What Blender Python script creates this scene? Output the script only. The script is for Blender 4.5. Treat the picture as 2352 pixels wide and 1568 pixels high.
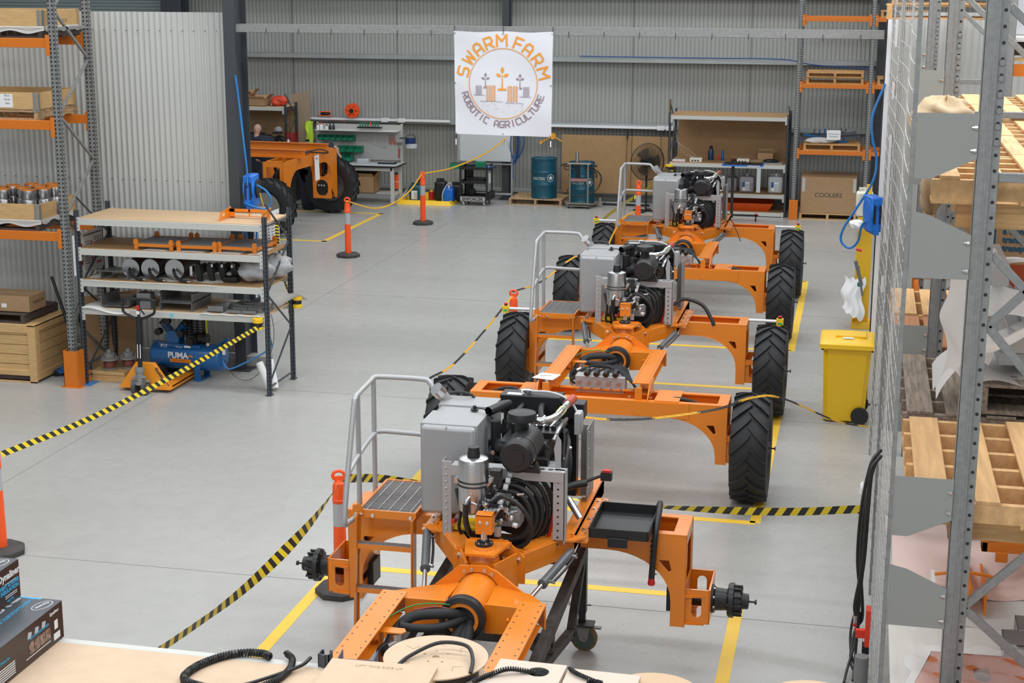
import bpy, math, random
from math import sin, cos, pi, radians, sqrt, atan2
from mathutils import Vector, Matrix, geometry
random.seed(7)
for o in list(bpy.data.objects): bpy.data.objects.remove(o)
S = bpy.context.scene
COL = S.collection

# ---------------------------------------------------------------- camera
cam_d = bpy.data.cameras.new('camera'); cam = bpy.data.objects.new('camera', cam_d); COL.objects.link(cam)
F_PX = 3611.275
cam_d.sensor_fit = 'HORIZONTAL'; cam_d.sensor_width = 36.0
cam_d.lens = 36.0 * F_PX / 2352.0
cam_d.clip_start = 0.05; cam_d.clip_end = 200
_y, _p, _r = -.217161, .229063, -.003067
_f = Vector((sin(_y)*cos(_p), cos(_y)*cos(_p), -sin(_p)))
_r0 = Vector((cos(_y), -sin(_y), 0)); _d0 = _f.cross(_r0)
_rt = _r0*cos(_r) + _d0*sin(_r); _dn = -_r0*sin(_r) + _d0*cos(_r)
cam.matrix_world = Matrix(((_rt.x, -_dn.x, -_f.x, 0), (_rt.y, -_dn.y, -_f.y, 0), (_rt.z, -_dn.z, -_f.z, 5.0), (0, 0, 0, 1)))
S.camera = cam
cam_d.dof.use_dof = True; cam_d.dof.focus_distance = 12.5; cam_d.dof.aperture_fstop = 11.0

# ---------------------------------------------------------------- light
W = bpy.data.worlds.new('world'); S.world = W; W.use_nodes = True
W.node_tree.nodes['Background'].inputs[0].default_value = (0.86, 0.93, 1.0, 1)
W.node_tree.nodes['Background'].inputs[1].default_value = 0.42
def area(name, loc, sx, sy, power, color=(1, 1, 1), rot=(0, 0, 0)):
    l = bpy.data.lights.new(name, 'AREA'); l.shape = 'RECTANGLE'; l.size = sx; l.size_y = sy; l.energy = power*.58; l.color = color
    o = bpy.data.objects.new(name, l); COL.objects.link(o); o.location = loc; o.rotation_euler = rot; return o
area('roof_skylight', (-4.0, 32.4, 9.6), 16, 1.1, 950, (0.97, 0.99, 1.0))
area('roof_skylight', (-4.0, 24.0, 9.6), 16, 1.6, 1150, (0.97, 0.99, 1.0))
area('roof_skylight', (-4.0, 16.0, 9.6), 18, 1.6, 1250, (0.97, 0.99, 1.0))
area('roof_skylight', (-4.0, 9.0, 9.6), 18, 1.6, 1150, (0.97, 0.99, 1.0))
area('roof_skylight', (-3.0, 2.0, 9.6), 16, 2.0, 1150, (0.97, 0.99, 1.0))
area('roof_skylight', (3.6, 13.5, 8.8), 2.5, 9, 750, (0.97, 0.99, 1.0), (0, radians(12), 0))
area('front_fill', (-3, -6, 4.5), 12, 5, 520, (0.95, 0.98, 1.0), (radians(80), 0, 0))  # unseen fill lamp added behind the camera to light the front faces
S.view_settings.view_transform = 'Standard'; S.view_settings.look = 'None'; S.view_settings.gamma = 1.0
S.view_settings.use_curve_mapping = False
S.view_settings.exposure = 0.0

# ---------------------------------------------------------------- materials
MATS = {}
def mat(name, rgb, rough=.5, metal=0., var=0., vscale=3., bump=0., bscale=40., spec=.5, coat=0., alpha=1., trans=0., stretch=(1, 1, 1), var2=None):
    if name in MATS: return MATS[name]
    m = bpy.data.materials.new(name); m.use_nodes = True; nt = m.node_tree; b = nt.nodes['Principled BSDF']
    b.inputs['Base Color'].default_value = (*rgb, 1); b.inputs['Roughness'].default_value = rough; b.inputs['Metallic'].default_value = metal
    b.inputs['Specular IOR Level'].default_value = spec; b.inputs['Coat Weight'].default_value = coat; b.inputs['Coat Roughness'].default_value = .08
    b.inputs['Alpha'].default_value = alpha; b.inputs['Transmission Weight'].default_value = trans
    if var or bump:
        tc = nt.nodes.new('ShaderNodeTexCoord'); mp = nt.nodes.new('ShaderNodeMapping'); mp.inputs['Scale'].default_value = stretch
        nt.links.new(tc.outputs['Object'], mp.inputs['Vector'])
    if var:
        n = nt.nodes.new('ShaderNodeTexNoise'); n.inputs['Scale'].default_value = vscale; n.inputs['Detail'].default_value = 5
        nt.links.new(mp.outputs['Vector'], n.inputs['Vector'])
        r = nt.nodes.new('ShaderNodeValToRGB')
        r.color_ramp.elements[0].position = .3; r.color_ramp.elements[1].position = .7
        lo = [max(0, c*(1-var)) for c in rgb]; hi = [min(1, c*(1+var)) for c in rgb] if var2 is None else var2
        r.color_ramp.elements[0].color = (*lo, 1); r.color_ramp.elements[1].color = (*hi, 1)
        nt.links.new(n.outputs['Fac'], r.inputs['Fac']); nt.links.new(r.outputs['Color'], b.inputs['Base Color'])
    if bump:
        n2 = nt.nodes.new('ShaderNodeTexNoise'); n2.inputs['Scale'].default_value = bscale; n2.inputs['Detail'].default_value = 3
        nt.links.new(mp.outputs['Vector'], n2.inputs['Vector'])
        bu = nt.nodes.new('ShaderNodeBump'); bu.inputs['Strength'].default_value = bump; bu.inputs['Distance'].default_value = .01
        nt.links.new(n2.outputs['Fac'], bu.inputs['Height']); nt.links.new(bu.outputs['Normal'], b.inputs['Normal'])
    MATS[name] = m; return m
ORANGE = mat('orange_paint', (.76, .215, .009), .34, spec=.5, coat=.35)
ORANGE2 = mat('orange_rack_paint', (.66, .17, .008), .45)
GALV = mat('galvanised_steel', (.27, .275, .27), .5, .35, var=.12, vscale=30)
GALVD = mat('galvanised_shaded', (.25, .26, .26), .5, .5, var=.2, vscale=26)
STEEL = mat('brushed_steel', (.55, .55, .55), .28, .95)
ALU = mat('painted_aluminium', (.42, .425, .43), .4, .35)
TANKM = mat('grey_tank_paint', (.34, .345, .35), .42, .25)
CHROME = mat('chrome', (.75, .75, .75), .14, 1.)
BLACK = mat('black_plastic', (.012, .012, .013), .42)
BLACKM = mat('black_metal', (.018, .018, .02), .38, .2)
RUBBER = mat('tyre_rubber', (.013, .0135, .015), .58, bump=.25, bscale=60)
HOSE = mat('rubber_hose', (.015, .015, .016), .5)
SLEEVE = mat('nylon_sleeve', (.02, .022, .025), .75)
DARK = mat('dark_steel', (.035, .036, .04), .4, .6)
RUST = mat('worn_steel', (.05, .045, .042), .55, .4, var=.6, vscale=9)
SLATE = mat('slate_paint', (.055, .065, .078), .45)
COLP = mat('column_paint', (.045, .052, .06), .5)
BEIGE = mat('light_grey_beam', (.55, .55, .51), .45)
CHIP = mat('particle_board', (.58, .40, .235), .6, var=.05, vscale=60)
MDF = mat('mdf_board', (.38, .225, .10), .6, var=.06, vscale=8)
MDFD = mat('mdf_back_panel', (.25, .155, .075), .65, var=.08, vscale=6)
CARD = mat('cardboard', (.40, .245, .125), .75, var=.05, vscale=12)
CARDL = mat('pale_cardboard', (.60, .445, .31), .75, var=.04, vscale=14)
PINE = mat('pine', (.58, .37, .16), .65, var=.14, vscale=5, stretch=(1, 6, 14))
PINEX = mat('pine_boards', (.60, .37, .17), .68, var=.3, vscale=4, stretch=(8, .8, 8))
WOODP = mat('pallet_wood', (.42, .27, .145), .75, var=.35, vscale=4, stretch=(9, .8, 9))
WOODG = mat('weathered_wood', (.24, .19, .145), .8, var=.4, vscale=5, stretch=(9, .8, 9))
WOODD = mat('dark_pallet_wood', (.07, .05, .045), .8, var=.3, vscale=5)
SORANGE = mat('safety_orange', (.95, .10, .012), .45)
REFL = mat('grey_reflective', (.42, .43, .44), .35)
RUBB = mat('bollard_rubber', (.05, .045, .042), .75, var=.2, vscale=12)
YEL = mat('line_yellow', (.86, .55, .05), .5)
YELB = mat('yellow_plastic', (.90, .55, .015), .38)
YELM = mat('mustard_paint', (.72, .42, .02), .45)
TYEL = mat('tape_yellow', (.80, .62, .03), .45)
TBLK = mat('tape_black', (.02, .02, .022), .5)
BLUE = mat('blue_paint', (.004, .10, .30), .32, coat=.3)
BLUEH = mat('blue_hose', (.015, .17, .48), .4)
BLUEP = mat('bright_blue_plastic', (.01, .16, .62), .35)
NAVY = mat('navy_cloth', (.012, .018, .035), .85)
TEAL = mat('teal_drum', (.005, .075, .115), .35)
GREEN = mat('green_plastic', (.008, .20, .10), .42)
WHITE = mat('white', (.78, .78, .79), .5)
PAPER = mat('paper', (.80, .80, .80), .6)
CLOTH = mat('banner_cloth', (.70, .71, .76), .8)
FOAM = mat('foam_wrap', (.86, .85, .83), .6)
PORANGE = mat('print_orange', (.80, .33, .05), .7)
PPURP = mat('print_mauve', (.30, .22, .25), .7)
RED = mat('red', (.55, .02, .02), .4)
GRN = mat('led_green', (.05, .45, .15), .4)
SKIN = mat('skin', (.50, .28, .20), .6)
HAIRG = mat('grey_hair', (.30, .28, .27), .8)
HIVIS = mat('hi_vis_yellow', (.62, .85, .06), .7)
INK = mat('ink', (.03, .03, .035), .6)
INKB = mat('blue_ink', (.01, .09, .16), .6)
RIMM = mat('grey_rim', (.20, .195, .18), .45, .2)
POLY = mat('translucent_plastic', (.62, .65, .68), .3, alpha=.72)
FILM = mat('stretch_film', (.85, .85, .86), .12, alpha=.28, bump=1.0, bscale=28)
CREAM = mat('cream_plastic', (.70, .68, .58), .5)
def translucent(m, k=.45):
    nt = m.node_tree; b = nt.nodes['Principled BSDF']; t = nt.nodes.new('ShaderNodeBsdfTranslucent'); t.inputs[0].default_value = b.inputs['Base Color'].default_value
    mx = nt.nodes.new('ShaderNodeMixShader'); mx.inputs[0].default_value = k; nt.links.new(b.outputs[0], mx.inputs[1]); nt.links.new(t.outputs[0], mx.inputs[2]); nt.links.new(mx.outputs[0], nt.nodes['Material Output'].inputs['Surface'])
translucent(FOAM)
GRATE = mat('grating_steel', (.42, .43, .44), .4, .6)

# ---------------------------------------------------------------- mesh builder
class MB:
    def __init__(s, mats=None):
        s.v = []; s.f = []; s.mi = []; s.mats = []; s.cur = 0; s.M = Matrix.Identity(4)
        if mats: s.use(mats[0] if isinstance(mats, list) else mats)
    def use(s, m):
        if m not in s.mats: s.mats.append(m)
        s.cur = s.mats.index(m); return s
    def at(s, x=0, y=0, z=0, rz=0, rx=0, ry=0, sc=1):
        s.M = Matrix.Translation((x, y, z)) @ Matrix.Rotation(rz, 4, 'Z') @ Matrix.Rotation(ry, 4, 'Y') @ Matrix.Rotation(rx, 4, 'X') @ Matrix.Scale(sc, 4); return s
    def add(s, vs, fs):
        n = len(s.v); M = s.M
        s.v += [tuple(M @ Vector(p)) for p in vs]
        s.f += [tuple(i+n for i in f) for f in fs]; s.mi += [s.cur]*len(fs)
    def box(s, x0, x1, y0, y1, z0, z1):
        s.add([(x0, y0, z0), (x1, y0, z0), (x1, y1, z0), (x0, y1, z0), (x0, y0, z1), (x1, y0, z1), (x1, y1, z1), (x0, y1, z1)],
              [(3, 2, 1, 0), (4, 5, 6, 7), (0, 1, 5, 4), (1, 2, 6, 5), (2, 3, 7, 6), (3, 0, 4, 7)]); return s
    def bar(s, p, q, w, h, up=(0, 0, 1)):
        p = Vector(p); q = Vector(q); d = (q-p).normalized(); u = Vector(up)
        if abs(d.dot(u)) > .99: u = Vector((0, 1, 0))
        a = d.cross(u).normalized(); b = a.cross(d).normalized(); a *= w/2; b *= h/2
        s.add([p-a-b, p+a-b, p+a+b, p-a+b, q-a-b, q+a-b, q+a+b, q-a+b],
              [(3, 2, 1, 0), (4, 5, 6, 7), (0, 1, 5, 4), (1, 2, 6, 5), (2, 3, 7, 6), (3, 0, 4, 7)]); return s
    def tube(s, pts, r, n=8, closed=False, caps=True, flat=1.0):
        P = [Vector(p) for p in pts]; N = len(P)
        rs = r if isinstance(r, (list, tuple)) else [r]*N
        def tan(i):
            if closed: return (P[(i+1) % N]-P[i-1]).normalized()
            return (P[min(i+1, N-1)]-P[max(i-1, 0)]).normalized()
        t = tan(0); u = t.orthogonal().normalized(); vs = []
        for i in range(N):
            t2 = tan(i)
            if t.dot(t2) < .99999: u = (t.rotation_difference(t2) @ u)
            t = t2; u = (u - t*u.dot(t)).normalized(); w = t.cross(u)
            for k in range(n):
                a = 2*pi*k/n; vs.append(P[i] + (u*cos(a) + w*sin(a)*flat)*rs[i])
        fs = []
        for i in range(N if closed else N-1):
            j = (i+1) % N
            for k in range(n):
                k2 = (k+1) % n; fs.append((i*n+k, i*n+k2, j*n+k2, j*n+k))
        if caps and not closed: fs += [tuple(range(n-1, -1, -1)), tuple((N-1)*n+k for k in range(n))]
        s.add(vs, fs); return s
    def cyl(s, p, q, r, r2=None, n=20):
        return s.tube([p, q], [r, r if r2 is None else r2], n)
    def lathe(s, prof, n=32, axis='z', o=(0, 0, 0), caps=True, a0=0, a1=2*pi):
        full = abs(a1-a0-2*pi) < 1e-6; m = n if full else n+1; vs = []
        for r, h in prof:
            for k in range(m):
                a = a0+(a1-a0)*k/n; c = r*cos(a); d = r*sin(a)
                p = (c, d, h) if axis == 'z' else ((h, c, d) if axis == 'x' else (d, h, c))
                vs.append((p[0]+o[0], p[1]+o[1], p[2]+o[2]))
        fs = []
        for i in range(len(prof)-1):
            for k in range(n):
                k2 = (k+1) % m; fs.append((i*m+k, i*m+k2, (i+1)*m+k2, (i+1)*m+k))
        if caps and full:
            if prof[0][0] > 1e-6: fs.append(tuple(range(m-1, -1, -1)))
            if prof[-1][0] > 1e-6: fs.append(tuple((len(prof)-1)*m+k for k in range(m)))
        s.add(vs, fs); return s
    def sphere(s, c, r, n=16, sz=1.0):
        k = n//2; s.lathe([(max(1e-4, r*sin(pi*i/k)), -r*sz*cos(pi*i/k)) for i in range(k+1)], n, 'z', c, caps=False); return s
    def plate(s, outer, holes=(), t=.01, plane='xz', off=0):
        def P(a, b, c):
            return (a, c, b) if plane == 'xz' else ((c, a, b) if plane == 'yz' else (a, b, c))
        loops = [list(outer)]+[list(h) for h in holes]; pts = [p for l in loops for p in l]
        tri = geometry.tessellate_polygon([[Vector((p[0], p[1], 0)) for p in l] for l in loops]); n = len(pts)
        vs = [P(p[0], p[1], off-t/2) for p in pts]+[P(p[0], p[1], off+t/2) for p in pts]; fs = []
        for a, b, c in tri: fs.append((a, b, c)); fs.append((c+n, b+n, a+n))
        b0 = 0
        for l in loops:
            m = len(l)
            for i in range(m):
                j = (i+1) % m; fs.append((b0+i, b0+j, b0+j+n, b0+i+n))
            b0 += m
        s.add(vs, fs); return s
    def grid(s, fn, nu, nv, closed_u=False):
        m = nu if closed_u else nu+1
        vs = [fn(i/nu, j/nv) for j in range(nv+1) for i in range(m)]; fs = []
        for j in range(nv):
            for i in range(nu):
                i2 = (i+1) % m; fs.append((j*m+i, j*m+i2, (j+1)*m+i2, (j+1)*m+i))
        s.add(vs, fs); return s
    def text(s, body, size, x=0, y=0, align='CENTER', ext=.001, bold=0, sx=1.0):
        """letters in the local xz plane facing -y, lower edge centred on (x, y)"""
        cu = bpy.data.curves.new('t', 'FONT'); cu.body = body; cu.size = size; cu.align_x = align; cu.extrude = ext; cu.offset = bold; cu.resolution_u = 3
        ob = bpy.data.objects.new('t', cu); COL.objects.link(ob); dg = bpy.context.evaluated_depsgraph_get(); dg.update()
        me = ob.evaluated_get(dg).to_mesh()
        s.add([(x+v.co.x*sx, -v.co.z, y+v.co.y) for v in me.vertices], [tuple(p.vertices) for p in me.polygons])
        ob.evaluated_get(dg).to_mesh_clear(); bpy.data.objects.remove(ob); bpy.data.curves.remove(cu); return s
    def build(s, name, parent=None, bevel=0, label=None, smooth=True, kind=None, angle=38):
        me = bpy.data.meshes.new(name); me.from_pydata(s.v, [], s.f); me.update()
        for m in s.mats: me.materials.append(m)
        me.polygons.foreach_set('material_index', s.mi)
        if smooth:
            me.polygons.foreach_set('use_smooth', [True]*len(me.polygons)); me.set_sharp_from_angle(angle=radians(angle))
        me.validate(verbose=False); me.update()
        o = bpy.data.objects.new(name, me); COL.objects.link(o)
        if parent: o.parent = parent
        if bevel:
            b = o.modifiers.new('bevel', 'BEVEL'); b.width = bevel; b.segments = 2; b.limit_method = 'ANGLE'; b.angle_limit = radians(50)
        if label: o['label'] = label
        if kind: o['kind'] = kind
        return o

def thing(name, label, cat, loc=(0, 0, 0), rz=0, group=None):
    o = bpy.data.objects.new(name, None); COL.objects.link(o); o.location = loc; o.rotation_euler = (0, 0, rz); o.empty_display_size = .1
    o['label'] = label; o['category'] = cat
    if group: o['group'] = group
    return o
def tag(o, label, cat, group=None):
    o['label'] = label; o['category'] = cat
    if group: o['group'] = group
    return o
def dup(root, loc, rz=None, label=None, group=None):
    def rec(o, par):
        c = o.copy(); COL.objects.link(c); c.parent = par
        for ch in o.children: rec(ch, c)
        return c
    kids = list(root.children); r = root.copy(); COL.objects.link(r); r.location = loc
    if rz is not None: r.rotation_euler = (0, 0, rz)
    for ch in kids: rec(ch, r)
    if label: r['label'] = label
    if group: r['group'] = group
    return r
def struct(o): o['kind'] = 'structure'; return o
def arc(c, r, a0, a1, n, plane='xz', rz=None):
    rz = r if rz is None else rz; out = []
    for i in range(n+1):
        a = a0+(a1-a0)*i/n; u, w = c[0]+r*cos(a), c[1]+rz*sin(a); out.append((u, w))
    return out
def spline(pts, n=8):
    P = [Vector(p) for p in pts]; P = [P[0]*2-P[1]]+P+[P[-1]*2-P[-2]]; out = []
    for i in range(1, len(P)-2):
        for k in range(n):
            t = k/n; a, b, c, d = P[i-1], P[i], P[i+1], P[i+2]
            out.append(.5*((2*b)+(-a+c)*t+(2*a-5*b+4*c-d)*t*t+(-a+3*b-3*c+d)*t**3))
    out.append(P[-2]); return out
def oval(cx, cz, w, h, n=8):
    """stadium outline"""
    r = w/2; z = h/2-r
    return arc((cx, cz+z), r, 0, pi, n) + arc((cx, cz-z), r, pi, 2*pi, n)
# ================================================================ SETTING
def floor_mat():
    m = bpy.data.materials.new('polished_concrete'); m.use_nodes = True; nt = m.node_tree; b = nt.nodes['Principled BSDF']
    tc = nt.nodes.new('ShaderNodeTexCoord'); L = nt.links.new
    def noise(sc, det, st=(1, 1, 1)):
        mp = nt.nodes.new('ShaderNodeMapping'); mp.inputs['Scale'].default_value = st; L(tc.outputs['Object'], mp.inputs['Vector'])
        n = nt.nodes.new('ShaderNodeTexNoise'); n.inputs['Scale'].default_value = sc; n.inputs['Detail'].default_value = det; L(mp.outputs['Vector'], n.inputs['Vector']); return n
    n1 = noise(.35, 2, (.5, 1.6, 1)); n2 = noise(5, 8)
    r = nt.nodes.new('ShaderNodeValToRGB'); r.color_ramp.elements[0].position = .25; r.color_ramp.elements[1].position = .8
    r.color_ramp.elements[0].color = (.37, .366, .348, 1); r.color_ramp.elements[1].color = (.425, .422, .402, 1); L(n1.outputs['Fac'], r.inputs['Fac'])
    mx = nt.nodes.new('ShaderNodeMix'); mx.data_type = 'RGBA'; mx.blend_type = 'OVERLAY'; mx.inputs[0].default_value = .08
    L(r.outputs['Color'], mx.inputs[6]); L(n2.outputs['Fac'], mx.inputs[7]); L(mx.outputs[2], b.inputs['Base Color'])
    r2 = nt.nodes.new('ShaderNodeMapRange'); r2.inputs[3].default_value = .25; r2.inputs[4].default_value = .30; L(n2.outputs['Fac'], r2.inputs[0])
    L(r2.outputs[0], b.inputs['Roughness']); b.inputs['Specular IOR Level'].default_value = .45
    return m
FLOORM = floor_mat(); JOINT = mat('joint_filler', (.17, .17, .165), .8)
m = MB([FLOORM]); m.box(-26, 8, -8, 35.6, -.15, 0); struct(m.build('floor', smooth=False))
jo = MB([JOINT])
for y in (11.85, 17.72, 23.6, 29.5): jo.box(-24, .22, y-.003, y+.003, .0002, .0012)
for x in (-8.25,): jo.box(x-.003, x+.003, 12, 35.2, .0002, .0012)
struct(jo.build('trim_1', smooth=False))
SHEET = mat('wall_sheet', (.33, .335, .315), .45, .0, var=.05, vscale=.8)
SHEETL = mat('partition_sheet', (.50, .51, .49), .42, .0, var=.04, vscale=.8)
def sheet(m, x0, x1, y, z0, z1, pitch, depth, rib=False):
    n = int((x1-x0)/pitch); k = 8; vs = []; fs = []
    for i in range(n*k+1):
        x = x0+i*pitch/k; ph = (i % k)/k
        d = depth*(.5+.5*cos(2*pi*ph)) if not rib else depth*(1 if ph in (.0,) else (.45 if ph in (.125, .875) else 0))
        vs += [(x, y-d, z0), (x, y-d, z1)]
        if i: fs.append((2*i-2, 2*i, 2*i+1, 2*i-1))
    m.add(vs, fs)
m = MB([SHEET]); sheet(m, -26, 6, 35.3, .1, 9, .09, -.018, True); m.box(-26, 6, 35.33, 35.4, 0, 9)
struct(m.build('wall_back', angle=20))
m = MB([JOINT])
for x in (-18.2, -15.6, -13.05, -10.5, -7.9, -5.05, -2.45): m.box(x-.006, x+.006, 35.285, 35.302, .2, 9)
struct(m.build('trim_2', smooth=False))
GIRT = mat('girt_galv', (.36, .38, .38), .45, .35, var=.08, vscale=3)
m = MB([GIRT])
for z in (4.52, 3.13, 1.67):
    m.box(-26, 3, 35.08, 35.285, z+.075, z+.085); m.box(-26, 3, 35.08, 35.088, z-.02, z+.085); m.box(-26, 3, 35.088, 35.285, z-.02, z-.012)
m.box(-26, 3, 35.2, 35.28, .13, .21); struct(m.build('trim_3', bevel=.004))
for a, b, z, q, l in ((-13.2, -9.2, 1.70, (-10.75, -10.35), 'left of the banner above the workbench'), (-7.0, -4.1, 1.66, (-4.35, -4.15), 'right of the banner above the brown board')):
    m = MB([WHITE]); m.box(a, b, 35.0, 35.075, z, z+.05); [m.box(x-.08, x+.08, 34.97, 35.07, z-.02, z+.07) for x in q]; tag(m.build('cable_tray', bevel=.004), 'white electrical trunking on the rear wall, '+l, 'cable trunking')
# mid wall column behind banner
def hcol(name, x0, x1, y0, y1, z1=9, t=.02):
    m = MB([COLP]); m.box(x0, x1, y0, y0+t, 0, z1); m.box(x0, x1, y1-t, y1, 0, z1); c = (x0+x1)/2; m.box(c-t/2, c+t/2, y0+t, y1-t, 0, z1)
    m.box(x0-.06, x1+.06, y0-.05, y1+.05, 0, .02)
    for x in (x0-.03, x1+.03):
        for y in (y0+.04, y1-.04): m.cyl((x, y, .02), (x, y, .05), .014, n=6)
    return struct(m.build(name, bevel=.003))
hcol('trim_4', -7.93, -7.77, 34.8, 35.07); hcol('trim_5', -16.0, -15.5, 34.6, 35.07); hcol('trim_6', .25, .62, 34.6, 35.07)
# partition bay, left and right of the opening
m = MB([SHEETL]); sheet(m, -14.2, -7.745, 18.82, .16, 4.53, .0765, .024); m.box(-14.2, -7.745, 18.825, 18.83, .16, 4.53)
struct(m.build('wall_left', angle=60))
m = MB([DARK])
for z in (4.3, 2.4):
    for i in range(26): m.cyl((-7.80-i*.153, 18.800, z), (-7.80-i*.153, 18.790, z), .006, n=6)
struct(m.build('trim_7', smooth=False))
m = MB([SHEETL]); sheet(m, .36, 5.2, 18.82, .16, 4.6, .0765, .024); m.box(.36, 5.2, 18.825, 18.83, .16, 4.6); m.use(WHITE); m.box(.235, .35, 18.64, 18.68, .02, 4.56)
struct(m.build('wall_right', angle=60))
for a, b, q in ((-14.2, -7.4, 'trim_8'), (.35, 5.2, 'trim_12')): m = MB([FLOORM]); m.box(a, b, 18.7, 18.95, 0, .15); struct(m.build(q, smooth=False))
hcol('trim_9', -7.75, -7.60, 18.52, 18.92, t=.012); hcol('trim_10', .222, .35, 18.69, 18.99, t=.012)
m = MB([GALV]); m.box(-7.60, .2, 18.56, 18.565, 4.30, 4.40); m.box(-7.60, .2, 18.56, 18.66, 4.395, 4.40); m.box(-7.60, .2, 18.56, 18.66, 4.30, 4.305)
m.use(BLACK)
for i in range(18): m.bar((-7.2+i*.42, 18.553, 4.27), (-7.2+i*.42, 18.553, 4.35), .006, .004)
struct(m.build('trim_11', bevel=.003))
# roller door far behind the partition
ROLL = mat('roller_door', (.30, .35, .35), .5, .2)
m = MB([ROLL])
for i in range(54): m.bar((-21.6, 35.16, 3.45+i*.075), (-16.05, 35.16, 3.45+i*.075), .03, .06)
m.box(-21.6, -16.05, 35.17, 35.2, .02, 7.5); m.use(COLP); m.box(-21.9, -21.6, 34.9, 35.2, 0, 8); struct(m.build('door_1', bevel=.004))
m = MB([SHEET]); m.box(-26.1, -26, 0, 35.4, 0, 9); struct(m.build('wall_outer_left'))
# painted bay lines
def lines(name, segs, label):
    m = MB([YEL])
    for (x0, y0, x1, y1) in segs: m.box(min(x0, x1)-.05 if x0 == x1 else x0, max(x0, x1)+.05 if x0 == x1 else x1, min(y0, y1)-.05 if y0 == y1 else y0, max(y0, y1)+.05 if y0 == y1 else y1, .0004, .002)
    return tag(m.build(name, smooth=False), label, 'floor line')
RX, LX = -.78, -4.235
for n, (a, b) in enumerate(((7.1, 12.23), (14.14, 19.1), (21.25, 26.4))):
    lines('floor_marking', [(RX, a, RX, b), (LX, a, LX, b), (LX, a, RX, a), (LX, b, RX, b)],
          ['yellow painted bay outline under the nearest wheel-less orange machine', 'yellow painted bay outline under the middle orange machine', 'yellow painted bay outline under the farthest machine of the row'][n])
lines('floor_marking', [(-9.97, 28.35, -9.97, 32.12), (-16, 28.4, -9.92, 28.4), (-16, 32.07, -9.92, 32.07)], 'yellow painted bay outline around the machine behind the dark column')
# ================================================================ MACHINES
def bolt(m, p, d, r=.011, h=.012):
    """hex head at p pointing along d"""
    p = Vector(p); d = Vector(d).normalized(); m.cyl(p, p+d*h, r, n=6); m.cyl(p, p+d*.003, r*1.5, n=12)
def wheel(parent, x, y, side, R=.535, W=.36, rimr=.30):
    """agricultural wheel, axle along x; side=+1 right, -1 left"""
    w = MB([RUBBER]); hw = W/2; k = R/.535
    prof = [(rimr, -hw*.80), (rimr+.02, -hw*.93), (R*.70, -hw*1.0), (R*.82, -hw*1.0), (R*.90, -hw*.95), (R*.925, -hw*.82), (R*.945, -hw*.4), (R*.95, 0),
            (R*.945, hw*.4), (R*.925, hw*.82), (R*.90, hw*.95), (R*.82, hw*1.0), (R*.70, hw*1.0), (rimr+.02, hw*.93), (rimr, hw*.80)]
    w.lathe(prof, 72, 'x', caps=False)
    NL = 19
    for s in (-1, 1):
        for i in range(NL):
            a0 = 2*pi*(i+(.5 if s > 0 else 0))/NL; K = 6; vs = []
            for j in range(K+1):
                t = j/K; xx = s*(-.012+t*(hw+.006)); lead = .36*(t**.85)
                rt = R*(1-.035*max(0, t-.55)/.45); rb = R*(.935 if t < .8 else .915)
                if j == K: rb = R*.88
                for (da, r) in ((-.030, rb), (-.020, rt), (.020, rt), (.030, rb)):
                    a = a0+lead+da*(.95+.2*t); vs.append((xx, r*cos(a), r*sin(a)))
            fs = [(0, 1, 2, 3), (4*K+3, 4*K+2, 4*K+1, 4*K)]
            for j in range(K):
                for q in range(3): fs.append((4*j+q, 4*j+q+1, 4*j+q+5, 4*j+q+4))
            w.add(vs, fs)
    wh = bpy.data.objects.new('wheel', None); COL.objects.link(wh); wh.parent = parent; wh.location = (x, y, R); wh.empty_display_size = .1
    w.build('tyre', wh, angle=30)
    r = MB([RIMM]); q = side
    r.lathe([(rimr+.02, -hw*.86), (rimr, -hw*.8), (rimr-.03, -hw*.6), (rimr-.035, 0), (rimr-.03, hw*.6), (rimr, hw*.8), (rimr+.02, hw*.86)], 48, 'x', caps=False)
    r.lathe([(rimr-.03, q*hw*.25), (rimr-.08, q*hw*.1), (.13, q*hw*.35), (.06, q*hw*.35)], 40, 'x', caps=False)
    r.build('rim', wh)
    h = MB([BLACK]); h.lathe([(.10, 0), (.10, q*hw*.5), (.07, q*hw*.6), (.065, q*hw*.95), (.02, q*hw)] if q > 0 else [(.02, q*hw), (.065, q*hw*.95), (.07, q*hw*.6), (.10, q*hw*.5), (.10, 0)], 24, 'x')
    h.cyl((q*hw, 0, 0), (q*(hw+.05), 0, 0), .008, n=8); h.cyl((q*(hw+.045), 0, 0), (q*(hw+.055), 0, 0), .02, n=12); h.build('hub', wh)
    return wh

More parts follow.
